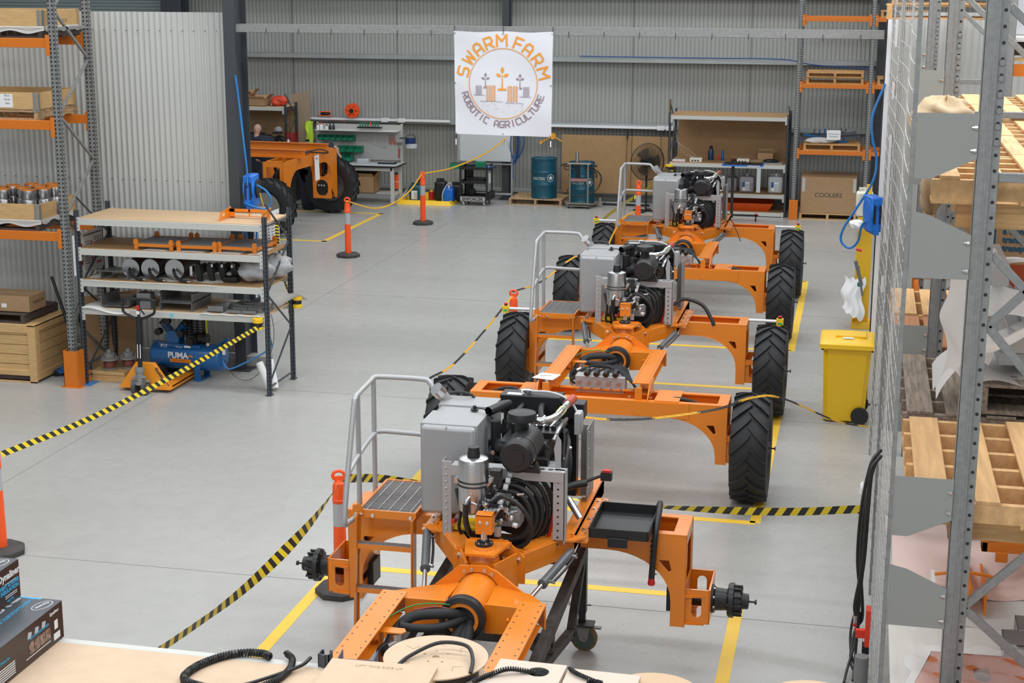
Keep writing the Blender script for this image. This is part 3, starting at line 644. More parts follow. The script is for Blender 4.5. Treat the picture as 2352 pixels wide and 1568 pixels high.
    m = MB([HOSE]); hoses(m, [([(-.24, .15, 1.60), (-.16, .22, 1.72), (-.08, .38, 1.80), (-.07, .44, 1.82)], .022), ([(.14, .12, 1.72), (.12, .22, 1.74), (.09, .32, 1.80), (.08, .42, 1.82)], .026), ([(.3, -.1, 1.4), (.36, -.2, 1.5), (.37, -.05, 1.66), (.33, .1, 1.7)], .02), ([(.36, -.3, 1.16), (.34, -.32, 1.3), (.33, -.2, 1.5)], .014)], 10)
    m.use(SLEEVE)
    for k in range(8): hoses(m, [([(.26+.01*k, .2, 1.78-.02*k), (.33+.008*k, .0, 1.72-.03*k), (.36, -.2+.02*k, 1.58-.04*k), (.34, -.3, 1.35-.02*k)], .007)], 5)
    m.build('coolant_hose', par)
    m = MB([ALU]); m.box(.385, .43, .10, .22, 1.70, 1.86); 
    for i in range(5): m.box(.43, .437, .11+.022*i, .12+.022*i, 1.71, 1.85)
    m.build('control_module', par, bevel=.003)
    m = MB([RED]); m.bar((.33, -.62, 1.10), (.37, -.60, 1.34), .03, .02); m.box(-.335, -.315, -.73, -.70, 1.24, 1.27); m.cyl((-.43, -.5, 1.235), (-.43, -.5, 1.265), .02, n=12); m.use(YELB); m.box(-.443, -.415, -.475, -.455, 1.40, 1.48) if False else None; m.build('isolator_switch', par)
    m = MB([BLACK]); m.box(-.34, -.05, -.66, -.46, 1.03, 1.17); m.use(YELB); m.box(-.34, -.05, -.66, -.46, 1.17, 1.20); m.use(BLACK)
    for x in (-.28, -.1): m.cyl((x, -.55, 1.2), (x, -.55, 1.235), .018, n=10)
    m.use(RED); m.cyl((-.17, -.6, 1.2), (-.14, -.58, 1.25), .025, n=10); m.build('battery', par, bevel=.006)
    m = MB([BLUE]); m.box(.08, .22, -.84, -.72, 1.04, 1.09); m.box(.24, .34, -.74, -.64, 1.04, 1.09); m.use(RED); m.bar((.2, -.72, 1.12), (.32, -.64, 1.12), .04, .02); m.build('diverter_valve', par, bevel=.004)
def cylinder(par, p, q, name='steering_cylinder'):
    p = Vector(p); q = Vector(q); mid = p.lerp(q, .58)
    m = MB([mat('cylinder_grey', (.10, .11, .12), .35)]); m.cyl(p, mid, .031, n=18); m.cyl(mid, p.lerp(q, .60), .036, n=18); m.use(CHROME); m.cyl(mid, q, .016, n=14); m.use(BLACK)
    o = Vector((.05, -.03, .0)); m.tube(spline([p+o, p.lerp(q, .25)+o*1.2, p.lerp(q, .5)+o*1.1], 5), .010, 6); m.use(STEEL); m.cyl(p.lerp(q, .05)+o*.6, p.lerp(q, .05)+o*1.3, .012, n=8); m.cyl(p.lerp(q, .52)+o*.6, p.lerp(q, .52)+o*1.3, .012, n=8)
    return m.build(name, par)
def access(par):
    # platform
    m = MB([ORANGE]); x0, x1, y0, y1, z = -1.13, -.72, -.34, .36, 1.15
    for (a, b, c, d) in ((x0-.02, x1+.02, y0-.02, y0), (x0-.02, x1+.02, y1, y1+.02), (x0-.02, x0, y0, y1), (x1, x1+.02, y0, y1)): m.box(a, b, c, d, z-.05, z+.01)
    m.plate([(x0-.06, z-.06), (x0+.03, z-.06), (x0+.03, z+.0), (x0-.0, z+.05), (x0-.05, z+.04)], (), .01, 'xz', y0-.02); m.use(CHROME)
    for x in (x0-.03, x0+.01, x0+.10, x1-.02): bolt(m, (x, y0-.026, z-.03), (0, -1, 0), .01)
    p = m.build('step_platform', par, bevel=.002)
    m = MB([GRATE])
    for i in range(28): m.box(x0, x1, y0+.012+i*.0249, y0+.016+i*.0249, z-.012, z+.006)
    m.use(STEEL)
    for i in range(5): m.box(x0+.045+i*.083, x0+.050+i*.083, y0, y1, z-.004, z+.009)
    m.build('grating', p, smooth=False)
    # ladder
    m = MB([ORANGE]); yb = y0-.035
    L = {-1: ((x0+.0, z-.02), (x0-.03, .20)), 1: ((x1+.01, z-.02), (x1+.0, .22))}
    for s, ((xa, za), (xb, zb)) in L.items():
        for dy in (-.035, .035): m.bar((xa, yb+dy*.3-.02+dy, za), (xb, yb+dy*.3-.02+dy, zb), .008, .02)
        m.bar((xa+.008*s, yb-.02, za), (xb+.008*s, yb-.02, zb), .006, .09, (0, 1, 0))
    for zz in (.915, .57, .25): m.box(x0-.02, x1+.01, yb-.055, yb-.05, zz-.035, zz); m.box(x0-.02, x1+.01, yb+.02, yb+.025, zz-.02, zz)
    l = m.build('ladder', par)
    m = MB([GRATE])
    for zz in (.915, .57, .25):
        m = MB([GRATE])
        for k in range(4): m.box(x0-.015, x1, yb-.048+k*.019, yb-.044+k*.019, zz-.012, zz+.004)
        for k in range(20): m.box(x0-.01+k*.021, x0-.006+k*.021, yb-.05, yb+.02, zz-.003, zz+.004)
        m.build('tread', l, smooth=False)
    # handrail
    m = MB([ALU]); X = x0-.07; r = .020
    X = x0-.055; pa = [(X+.03, y0-.02, 1.10), (X, y0-.13, 1.09), (X, y0-.20, 1.10), (X, y0-.20, 1.17), (X, y0-.135, 1.40), (X, y0+.05, 1.90), (X, y0+.09, 1.975), (X, y0+.17, 1.99), (X, .12, 2.01), (X, .20, 2.015), (X+.05, .25, 2.015), (X+.36, .27, 2.01), (X+.42, .27, 1.99), (X+.46, .26, 1.93)]
    m.tube(spline(pa, 5), r, 14)
    m.tube([(X, -.19, 1.10), (X, -.19, 1.99)], r*.95, 12); m.tube([(X, .20, 1.10), (X, .20, 2.0)], r*.95, 12)
    m.tube(spline([(X, y0-.13, 1.45), (X, -.19, 1.525), (X, .17, 1.575), (X+.04, .24, 1.585), (X+.2, .26, 1.58), (X+.55, .26, 1.57)], 5), r*.95, 12)
    m.build('handrail', par)
def estop(par, s, y=.12, z=1.09, x0=1.27, x1=1.62):
    m = MB([WHITE]); m.cyl((s*x0, y, z), (s*x1, y, z), .018, n=12); m.use(YELB); m.box(*sorted((s*(x1-.03), s*(x1+.05))), y-.035, y+.035, z-.05, z+.035); m.use(GRN); m.box(*sorted((s*(x1-.015), s*(x1+.035))), y-.037, y-.034, z-.03, z-.005)
    m.use(BLACK); m.cyl((s*(x1+.01), y, z+.035), (s*(x1+.01), y, z+.05), .02, n=12); m.use(RED); m.cyl((s*(x1+.01), y, z+.05), (s*(x1+.01), y, z+.065), .024, n=14); m.build('emergency_stop', par, bevel=.003)

def robot(label, loc, wheels=True, front=True):
    root = thing('agricultural_robot', label, 'farm robot', loc, 0, 'orange robotic tractors in a row')
    chassis(root); engine(root); access(root); harness(root); front_module(root)
    cylinder(root, (.50, -.62, 1.06), (.31, -1.36, .93)) ; cylinder(root, (-.56, -.56, 1.10), (-.38, -1.30, .93))
    return root
# nearest machine: bare hubs, tool tray, resting on an assembly trolley
M1 = robot('nearest orange farm robot without wheels, bare black hubs, engine at the front', (-2.335, 10.87, 0))
for s in (-1, 1): bare_hub(M1, s, 0)
m = MB([HOSE]); m.tube(spline([(.98, .18, 1.05), (1.03, .12, 1.21), (1.05, -.08, 1.22), (1.05, -.26, 1.12), (1.04, -.28, .95), (1.03, -.28, .78)], 6), .022, 12)
m.use(mat('spiral_wrap', (.03, .03, .032), .35)); m.tube([(1.04+.024*cos(k*.9), -.275+.024*sin(k*.9), 1.08-.0055*k) for k in range(52)], .004, 4); m.use(RED); m.lathe([(.024, .73), (.028, .74), (.020, .79)], 14, 'z', (1.03, -.28, 0)); m.build('capped_hose', M1)
m = MB([HOSE]); m.tube(spline([(.36, -.2, 1.38), (.44, -.16, 1.40), (.52, -.12, 1.41)], 5), [.028]*11, 10); m.tube(spline([(.50, -.12, 1.41), (.57, -.1, 1.44), (.63, -.08, 1.46)], 5), .012, 8); m.use(BLACK); m.box(.62, .70, -.11, -.05, 1.43, 1.49); m.use(RED); m.box(.63, .69, -.10, -.06, 1.49, 1.505); m.use(STEEL); m.tube([(.42, -.3, 1.34), (.52, -.36, 1.22)], .026, 10); m.build('loose_connector', M1)
# tool tray resting on the right arm
m = MB([BLACK]); m.box(.61, 1.02, -.47, .10, 1.125, 1.135); m.box(.61, 1.02, -.48, -.47, 1.125, 1.20); m.box(.61, 1.02, .10, .11, 1.125, 1.20); m.box(.60, .61, -.48, .11, 1.125, 1.20); m.box(1.02, 1.03, -.48, .11, 1.125, 1.20); m.box(.74, .88, -.50, -.482, 1.07, 1.14)
o = m.build('parts_tray', bevel=.004); o.location = (-2.335, 10.87, 0); tag(o, 'shallow black parts tray sitting on the right arm of the nearest robot', 'tray')
# assembly trolley
T = thing('assembly_trolley', 'dark steel assembly trolley on castors under the nearest orange robot', 'trolley', (-2.335, 10.87, 0))
m = MB([RUST])
for s in (-1, 1):
    m.bar((s*.46, .15, .80), (s*.46, -2.3, .62), .07, .09); m.bar((s*.46, .15, .80), (s*.46, -.4, .30), .06, .06); m.bar((s*.46, -.35, .34), (s*.46, -1.7, .60), .06, .06)
    m.bar((s*.46, -1.2, .52), (0, -.6, .50), .06, .06)
m.bar((-.46, .05, .74), (.46, .05, .74), .07, .07); m.bar((-.46, -1.85, .66), (.46, -1.85, .66), .12, .05); m.bar((-.46, -1.0, .55), (.46, -1.0, .55), .07, .07); m.bar((-.46, -2.3, .60), (.46, -1.85, .66), .07, .07); m.bar((.46, -2.3, .60), (-.46, -1.85, .66), .07, .07)
m.build('trolley_frame', T, bevel=.004)
for s, y in ((1, .13), (-1, .13), (1, -2.25), (-1, -2.25)):
    m = MB([BLACKM]); zt = .86 if y > 0 else .6; m.box(s*.46-.033, s*.46+.033, y-.033, y+.033, .30, zt); m.box(s*.46-.026, s*.46+.026, y-.026, y+.026, .22, .32); m.use(STEEL); m.cyl((s*.46-.09, y, .36), (s*.46+.07, y, .36), .008, n=8); m.cyl((s*.46-.10, y, .34), (s*.46-.10, y, .38), .006, n=6); m.build('leg', T, bevel=.003)
    c = bpy.data.objects.new('castor', None); COL.objects.link(c); c.parent = T; c.location = (s*.46+.01, y-.02, 0)
    m = MB([RUST]); m.box(-.085, .085, -.06, .06, .205, .222); m.use(RIMM); m.plate([(-.05, .21), (.06, .21), (.045, .11), (.02, .075), (-.02, .09)], (), .006, 'xz', -.035); m.plate([(-.05, .21), (.06, .21), (.045, .11), (.02, .075), (-.02, .09)], (), .006, 'xz', .035); m.cyl((.012, -.045, .10), (.012, .045, .10), .012, n=10)
    m.bar((.05, 0, .19), (.14, 0, .19), .04, .012); m.build('castor_fork', c)
    m = MB([mat('castor_rim', (.06, .085, .07), .5)]); m.lathe([(.02, -.022), (.08, -.02), (.08, .02), (.02, .022)], 30, 'y' if False else 'x', (0, 0, 0)) if False else m.tube([(0.012, -.02, .10), (.012, .02, .10)], .082, 30); m.use(mat('castor_tread', (.15, .10, .04), .6)); m.lathe([(.082, -.024), (.10, -.022), (.10, .022), (.082, .024)], 32, 'y', (0, 0, 0), caps=False) if False else None
    vs = []; N = 32
    for (r, yy) in ((.080, -.023), (.10, -.018), (.10, .018), (.080, .023)):
        for i in range(N): a = 2*pi*i/N; vs.append((.012+r*cos(a), yy, .10+r*sin(a)))
    m.add(vs, [(j*N+i, j*N+(i+1) % N, (j+1)*N+(i+1) % N, (j+1)*N+i) for j in range(3) for i in range(N)]); m.build('castor_wheel', c)
# middle machine, complete with wheels
M2 = robot('middle orange farm robot on four tyres with grey fuel tank', (-2.435, 17.96, 0))
for s in (-1, 1): wheel(M2, s*1.50+.05, 0, s); wheel(M2, s*1.50+.05, -3.14, s); estop(M2, s)
valve_block(M2, -2.92, 1.0)
m = MB([PAPER]); m.plate([(-.62, -3.2), (-.40, -3.25), (-.36, -3.02), (-.56, -2.98)], (), .002, 'xy', 1.12); m.use(INK); m.box(-.56, -.44, -3.10, -3.085, 1.1215, 1.122); m.build('paper_tag', M2, smooth=False)
M3 = dup(M2, (-2.53, 25.12, 0), 0, 'farthest orange farm robot of the row, standing before the grey shelf bench')
m = MB([HOSE]); m.tube(spline([(.42, -.2, 1.3), (.55, -.15, 1.36), (.75, -.15, 1.30), (.86, -.2, 1.16), (.9, -.22, 1.08)], 6), .022, 10); m.build('bypass_hose', M2)
m = MB([HOSE]); m.tube(spline([(.45, -.4, 1.18), (.6, -.42, 1.25), (.7, -.5, 1.1), (.78, -.62, .95)], 6), .007, 6); m.build('loose_cable', M3)
# ================================================================ BARRIERS
def chain(name, pts, label, cat='chain', pitch=.043, cols=(TYEL,), seg=24, r=.0058, w=.026):
    P = spline(pts, 12); L = [0]
    for a, b in zip(P, P[1:]): L.append(L[-1]+(b-a).length)
    n = int(L[-1]/pitch); m = MB(list(cols)[0:1]); j = 0
    for c in cols: m.use(c)
    for i in range(n):
        s = i*pitch
        while L[j+1] < s and j < len(P)-2: j += 1
        t = (s-L[j])/max(1e-6, L[j+1]-L[j]); p = P[j].lerp(P[j+1], t); d = (P[j+1]-P[j]).normalized()
        u = d.cross(Vector((0, 0, 1))).normalized(); v = d.cross(u); a = u if i % 2 else v
        a = (a*.8+(v if i % 2 else u)*.6).normalized()
        m.cur = (i//seg) % len(cols); hl = pitch*.78; hw = w/2-r
        pts2 = [p+d*((hl-hw)*(1 if cos(q) > 0 else -1)*(1 if abs(cos(q)) > 1e-3 else 0)+hw*cos(q))+a*hw*sin(q) for q in [2*pi*(k+.5)/10 for k in range(10)]]
        m.tube(pts2, r, 4, closed=True)
    return tag(m.build(name), label, cat)
def tape(name, pts, label, width=.08, tw=None, stripe=.062, shift=.05):
    P = spline(pts, 10); L = [0]
    for a, b in zip(P, P[1:]): L.append(L[-1]+(b-a).length)
    tot = L[-1]
    def ev(s):
        s = max(0, min(tot, s)); j = 0
        while j < len(L)-2 and L[j+1] < s: j += 1
        t = (s-L[j])/max(1e-6, L[j+1]-L[j]); d = (P[j+1]-P[j]).normalized(); u = Vector((0, 0, 1)); u = (u-d*u.dot(d)).normalized(); w = d.cross(u)
        a = tw(s/tot) if tw else 0
        return P[j].lerp(P[j+1], t), u*cos(a)+w*sin(a)
    m = MB([TYEL]); m.use(TBLK); n = int((tot+shift)/stripe)+1
    for i in range(n):
        m.cur = i % 2; q = 3
        for k in range(q):
            s0 = i*stripe+k*stripe/q; s1 = s0+stripe/q; ps = []
            for (s, sd) in ((s0, 1), (s1, 1), (s1-shift, -1), (s0-shift, -1)):
                p, u = ev(s); ps.append(p+u*sd*width/2)
            m.add(ps, [(0, 1, 2, 3)])
    return tag(m.build(name, smooth=False), label, 'barrier tape')
def bollard(loc, label, h=1.08, rz=.3):
    root = thing('bollard', label, 'bollard', (*loc, 0), rz, 'orange bollards on rubber bases'); k = h/1.08
    m = MB([RUBB]); m.lathe([(.215, 0), (.215, .045), (.19, .065), (.09, .07)], 8, 'z'); m.build('base', root, bevel=.004)
    m = MB([SORANGE]); m.lathe([(.058, .06), (.052, .58*k), (.052, .60*k)], 28, 'z'); m.lathe([(.051, .8*k), (.057, .82*k), (.057, .83*k), (.053, .835*k), (.052, .94*k), (.045, .97*k), (.026, .985*k), (.022, 1.0*k)], 28, 'z')
    m.tube([(.048*cos(a), 0, (1.035+.04*sin(a))*k) for a in [2*pi*i/18 for i in range(18)]], .014, 8, closed=True); m.box(-.05, .05, -.013, .013, 1.0*k, 1.03*k); m.build('post', root)
    m = MB([REFL]); m.lathe([(.0525, .60*k), (.0525, .80*k)], 28, 'z', caps=False); m.build('reflective_sleeve', root)
    return root
bollard((-8.99, 26.9), 'orange bollard with grey band alone on open floor, end of the yellow chain', 1.08, .2)
bollard((-8.70, 30.9), 'orange bollard carrying the middle of the yellow chain, in front of the yellow spill bund', 1.08, .5)
bollard((-4.02, 11.66), 'orange bollard behind the ladder of the nearest robot with striped tape around its head', 1.06, .35)
bollard((-7.24, 11.85), 'orange bollard cut off by the left edge of the photo', 1.06, .1)
bollard((-4.25, 19.35), 'orange bollard behind the middle robot left rear tyre, chain on its head', 1.06, .1)
bollard((-4.2, 30.5), 'orange bollard in front of the pedestal fan', 1.08, .1)
CY = mat('chain_yellow', (.80, .43, .02), .4); CB = mat('chain_black', (.02, .02, .02), .4)
chain('barrier_chain', [(-8.97, 26.85, 1.02), (-8.75, 27.7, .78), (-8.62, 28.5, .76), (-8.6, 29.6, .86), (-8.7, 30.85, 1.04)], 'yellow plastic chain sagging between the two bollards near the workbench', cols=(CY,), r=.007, w=.032)
chain('barrier_chain', [(-8.7, 30.9, 1.04), (-8.4, 32.2, 1.02), (-8.0, 33.8, 1.2), (-7.7, 35.0, 1.55)], 'yellow plastic chain rising from a bollard to the rear wall behind the banner', cols=(CY,), r=.007, w=.032)
chain('barrier_chain', [(-2.6, 14.25, .93), (-2.3, 14.2, .90), (-1.8, 14.22, .93), (-1.2, 14.28, 1.04), (-.87, 14.55, 1.105), (-.6, 14.75, 1.06), (-.1, 15.9, .55), (.26, 16.9, .22)], 'black and yellow chain draped over the front right tyre of the middle robot', cols=(CY, CB), seg=10)
chain('barrier_chain', [(-4.05, 14.6, 1.1), (-4.12, 15.8, .95), (-4.2, 17.6, .93), (-4.25, 19.3, 1.0)], 'black and yellow chain from the middle robot front left tyre up to a bollard', cols=(CB, CY), seg=14)
chain('barrier_chain', [(-4.25, 19.35, 1.04), (-4.1, 20.4, .98), (-3.9, 21.8, 1.08), (-3.6, 22.2, 1.09), (-3.3, 22.2, 1.0)], 'black and yellow chain from a bollard over the farthest robot front left tyre', cols=(CB, CY), seg=10)
chain('barrier_chain', [(-3.6, 22.9, 1.0), (-3.72, 24.0, 1.0), (-3.68, 24.9, 1.18), (-3.5, 25.3, 1.26)], 'plain yellow chain hooked on the step of the farthest robot', cols=(CY,))
tape('barrier_tape', [(-6.93, 17.36, .88), (-7.0, 15.2, .84), (-7.1, 13.4, .83), (-7.2, 11.9, .9)], 'striped tape from the left shelf post to the bollard at the left edge', .055, lambda t: .35)
tape('barrier_tape', [(-3.98, 11.60, .98), (-4.0, 10.8, .86), (-4.06, 9.7, .80), (-4.12, 8.6, .86), (-4.16, 7.6, .98)], 'striped tape from the bollard down past the front edge, twisted once', .085, lambda t: -.55+2.2*max(0, min(1, (t-.05)/.55))-(0 if t < .3 else 2.1*min(1, (t-.3)/.3)))
tape('barrier_tape', [(-4.0, 11.7, .98), (-3.8, 12.2, .83), (-3.3, 12.45, .70), (-2.4, 12.6, .64), (-1.4, 12.62, .62), (-.5, 12.6, .66), (.2, 12.6, .74)], 'striped tape crossing the floor behind the nearest robot to the mesh fence', .075, lambda t: .2+1.35*max(0, 1-abs(t-.50)/.28))
tape('barrier_tape', [(-4.45, 27.0, .62), (-4.55, 28.6, .62), (-4.35, 30.3, .72), (-4.15, 30.6, .82), (-4.08, 32.0, .88), (-3.98, 33.35, .98)], 'striped tape wound on the bollard in front of the fan', .07, None, .04, .03)
m = MB([YELB]); m.cyl((-6.96, 17.36, .84), (-6.96, 17.36, .87), .062, n=20); m.cyl((-6.96, 17.36, .92), (-6.96, 17.36, .975), .062, n=20); m.use(BLACK); m.cyl((-6.96, 17.36, .87), (-6.96, 17.36, .92), .056, n=20)
tag(m.build('tape_reel', bevel=.004), 'yellow and black retractable tape reel on the front right post of the left shelf', 'tape reel')
m = MB([YELB]); m.cyl((-6.80, 18.30, .92), (-6.80, 18.30, .97), .06, n=20); m.cyl((-6.80, 18.30, 1.02), (-6.80, 18.30, 1.07), .06, n=20); m.use(BLACK); m.cyl((-6.80, 18.30, .97), (-6.80, 18.30, 1.02), .054, n=20)
tag(m.build('tape_reel', bevel=.004), 'yellow and black tape reel on the rear right post of the left shelf', 'tape reel')
m = MB([YELB]); m.cyl((-3.96, 33.5, 1.02), (-3.96, 33.5, 1.07), .085, n=20); m.cyl((-3.96, 33.5, .92), (-3.96, 33.5, .95), .085, n=20); m.use(BLACK); m.cyl((-3.96, 33.5, .95), (-3.96, 33.5, 1.02), .08, n=20)
tag(m.build('tape_reel', bevel=.004), 'yellow and black tape reel on the rear shelf bench beside the fan', 'tape reel')
# banner
root = thing('banner', 'white cloth banner with orange and mauve ring logo hanging from the steel beam', 'banner', (-4.21, 18.545, 3.73))
m = MB([CLOTH]); BW, BH = .605, .61
def wav(x, z): return .012*sin(x*7+z*2)*(.3+abs(z))+.006*sin(z*9+x*3)
def bfn(u, v):
    x = -BW+2*BW*u; z = -BH+2*BH*v; x *= 1-.022*(1-v); return (x, wav(x, z), z-.012*(u)*(1-v)+.006*cos(u*pi*4)*v)
m.grid(bfn, 40, 40); m.build('cloth', root, smooth=True)
# orthogonal helper for printing on the cloth: planar letters in front of the cloth
def letters(m, s, R, a0, a1, size, up=True, bold=.004):
    n = len(s)
    for i, ch in enumerate(s):
        if ch == ' ': continue
        a = radians(a0[i] if isinstance(a0, list) else a0+(a1-a0)*i/(n-1)); x = R*sin(a); z = R*cos(a)
        rot = -a if up else pi-a
        g = GLY[ch]
        cx, cz = x, z+.0; w = size*.70 if ch not in 'MW' else size*.92; w = size*.02 if ch == 'I' else w; h = size; t = size*.19
        for st in g:
            pts = []
            for (u, v) in st:
                lx = (u-.5)*w; lz = (v-.5)*h
                pts.append((cx+lx*cos(rot)-lz*sin(rot), cz+lx*sin(rot)+lz*cos(rot)))
            for (p, q) in zip(pts, pts[1:]):
                d = Vector((q[0]-p[0], q[1]-p[1])); l = d.length
                if l < 1e-6: continue
                d /= l; nx, nz = -d.y*t/2, d.x*t/2; e = t*.42; p2 = (p[0]-d.x*e, p[1]-d.y*e); q2 = (q[0]+d.x*e, q[1]+d.y*e)
                vs = [(p2[0]+nx, 0, p2[1]+nz), (p2[0]-nx, 0, p2[1]-nz), (q2[0]-nx, 0, q2[1]-nz), (q2[0]+nx, 0, q2[1]+nz)]
                m.add([(v[0], -.0035+wav(v[0], v[2]-LZ), v[2]) for v in vs], [(0, 1, 2, 3)])
GLY = {'S': [[(1, 1), (.15, 1), (0, .85), (0, .6), (.15, .5), (.85, .5), (1, .4), (1, .15), (.85, 0), (0, 0)]], 'W': [[(0, 1), (.22, 0), (.5, .8), (.78, 0), (1, 1)]], 'A': [[(0, 0), (0, .75), (.25, 1), (.75, 1), (1, .75), (1, 0)], [(0, .38), (1, .38)]],
       'R': [[(0, 0), (0, 1), (.8, 1), (1, .85), (1, .55), (.8, .4), (0, .4)], [(.5, .4), (1, 0)]], 'M': [[(0, 0), (0, 1), (.5, .45), (1, 1), (1, 0)]], 'F': [[(0, 0), (0, 1), (1, 1)], [(0, .48), (.85, .48)]],
       'O': [[(0, .15), (0, .85), (.15, 1), (.85, 1), (1, .85), (1, .15), (.85, 0), (.15, 0), (0, .15)]], 'B': [[(0, 0), (0, 1), (.8, 1), (.95, .85), (.95, .6), (.85, .5), (1, .4), (1, .15), (.85, 0), (0, 0)], [(0, .5), (.85, .5)]],
       'T': [[(0, 1), (1, 1)], [(.5, 1), (.5, 0)]], 'I': [[(.5, 0), (.5, 1)]], 'C': [[(1, 1), (.15, 1), (0, .85), (0, .15), (.15, 0), (1, 0)]], 'G': [[(1, 1), (.15, 1), (0, .85), (0, .15), (.15, 0), (1, 0), (1, .45), (.55, .45)]],
       'U': [[(0, 1), (0, .15), (.15, 0), (.85, 0), (1, .15), (1, 1)]], 'L': [[(0, 1), (0, 0), (1, 0)]], 'E': [[(1, 1), (0, 1), (0, 0), (1, 0)], [(0, .5), (.85, .5)]]}
LZ = 0
m = MB([PORANGE]); m.M = Matrix.Translation((.0, 0, .0))
letters(m, 'SWARM FARM', .508, [-74, -54.5, -37, -20.4, -2, 0, 21.4, 37, 55.5, 75], 0, .128); N = 80
for (Rr, t) in ((.416, .009),):
    m.add([((Rr+(t/2 if k % 2 else -t/2))*sin(2*pi*(k//2)/N), -.004+wav(Rr*sin(2*pi*(k//2)/N), Rr*cos(2*pi*(k//2)/N)), (Rr+(t/2 if k % 2 else -t/2))*cos(2*pi*(k//2)/N)) for k in range(2*N)], [((2*i) % (2*N), (2*i+1) % (2*N), (2*i+3) % (2*N), (2*i+2) % (2*N)) for i in range(N)])
def poly(m, pts): m.add([(p[0], -.0045+wav(*p), p[1]) for p in pts], [tuple(range(len(pts)))])
def leaf(m, cx, cz, a, l, w): poly(m, [(cx+l*t*sin(a)+w*sin(pi*t)*s*cos(a), cz+l*t*cos(a)-w*sin(pi*t)*s*sin(a)) for (t, s) in [(0, 0), (.25, 1), (.5, 1.1), (.75, .8), (1, 0), (.75, -.8), (.5, -1.1), (.25, -1)]])
def plant(m, cx, cz, k, base=1):
    poly(m, [(cx-.010*k, cz-.16*k), (cx+.010*k, cz-.16*k), (cx+.004*k, cz+.02*k), (cx-.004*k, cz+.02*k)])
    leaf(m, cx, cz+.03*k, 0, .085*k, .022*k); leaf(m, cx-.012*k, cz-.005*k, -1.15, .075*k, .02*k); leaf(m, cx+.012*k, cz-.005*k, 1.15, .075*k, .02*k)
    x0, x1 = (-.052*k, .052*k) if base == 1 else ((-.035*k, .012*k) if base < 0 else (-.012*k, .04*k)); poly(m, [(cx+x0, cz-.17*k), (cx+x1, cz-.17*k), (cx+x1, cz-.145*k), (cx+x0, cz-.145*k)])
def tread(m, x0, x1, z0, z1, cols, rows):
    for c in range(cols):
        xa = x0+(x1-x0)*c/cols; w = (x1-x0)/cols*.8
        for r_ in range(rows):
            z = z0+(z1-z0)*r_/rows; h = (z1-z0)/rows*.55; d = (1 if c % 2 else -1)*h*.5; poly(m, [(xa, z+d), (xa+w, z-d), (xa+w, z-d+h), (xa, z+d+h)])
plant(m, -.01, .09, 1.0); tread(m, -.205, -.085, -.205, -.015, 4, 12); tread(m, .055, .185, -.21, -.02, 4, 12); m.build('orange_print', root, smooth=False)
m = MB([PPURP]); letters(m, 'ROBOTIC AGRICULTURE', .482, 254, 109, .072, up=False)
plant(m, -.215, .055, .65, -1); plant(m, .205, .05, .65, 2); tread(m, -.335, -.255, -.14, -.02, 4, 12); tread(m, .245, .325, -.155, -.03, 4, 12)
for (xa, xb, z) in ((-.36, -.22, -.135), (-.28, .0, -.21), (.03, .25, -.225), (.2, .35, -.15)): poly(m, [(xa, z-.003), (xb, z-.006), (xb, z-.002), (xa, z+.003)])
random.seed(5)
for i in range(34):
    x = random.uniform(-.25, .25); z = random.uniform(-.37, -.23); w = random.uniform(.004, .02)
    if x*x+z*z < .385**2: poly(m, [(x, z), (x+w, z-.003), (x+w*.8, z+.004)])
m.build('mauve_print', root, smooth=False)
m = MB([BLACK])
for x in (-.6, 0, .6): m.bar((x, .0, .60), (x, .012, .68), .006, .004)
for x in (-.585, .585): m.bar((x, 0, -.61), (x, 0, -.66), .005, .004)
m.use(STEEL)
for x, z in ((-.592, .59), (0, .59), (.592, .59), (-.59, 0), (.585, -.01), (-.585, -.6), (.575, -.61), (0, -.6)): m.cyl((x, -.006, z), (x, .002, z), .011, n=12)
m.use(WHITE)
for x in (-.585, .585): m.cyl((x, 0, -.67), (x, 0, -.74), .008, n=8)
m.build('eyelet_tie', root)
# ================================================================ RACKS, PALLETS
def upright(m, x, y, z0, z1, wx=.09, wy=.07, base=GALV, holes=DARK, pitch=.05, face=-1, sides=(1,)):
    """perforated C post: front web towards -y with two rows of slots, flanges back"""
    m.use(base); t = .004
    m.box(x-wx/2, x+wx/2, y, y+t, z0, z1); m.box(x-wx/2, x-wx/2+t, y, y+wy, z0, z1); m.box(x+wx/2-t, x+wx/2, y, y+wy, z0, z1)
    m.box(x-.008, x+.008, y-.006, y, z0, z1); m.box(x-wx/2, x-wx/4, y+wy-t, y+wy, z0, z1); m.box(x+wx/4, x+wx/2, y+wy-t, y+wy, z0, z1)
    m.box(x-wx*.75, x+wx*.75, y-.03, y+wy+.03, z0, z0+.008) if z0 < .02 else None
    m.use(holes); n = int((z1-z0-.1)/pitch)
    for i in range(n):
        z = z0+.08+i*pitch
        for dx in (-wx*.27, wx*.27): m.box(x+dx-.009, x+dx+.009, y-.0012, y, z-.011, z+.011)
        for s in sides: m.box(*sorted((x+s*wx/2, x+s*(wx/2+.0012))), y+wy*.35, y+wy*.65, z-.010, z+.010)
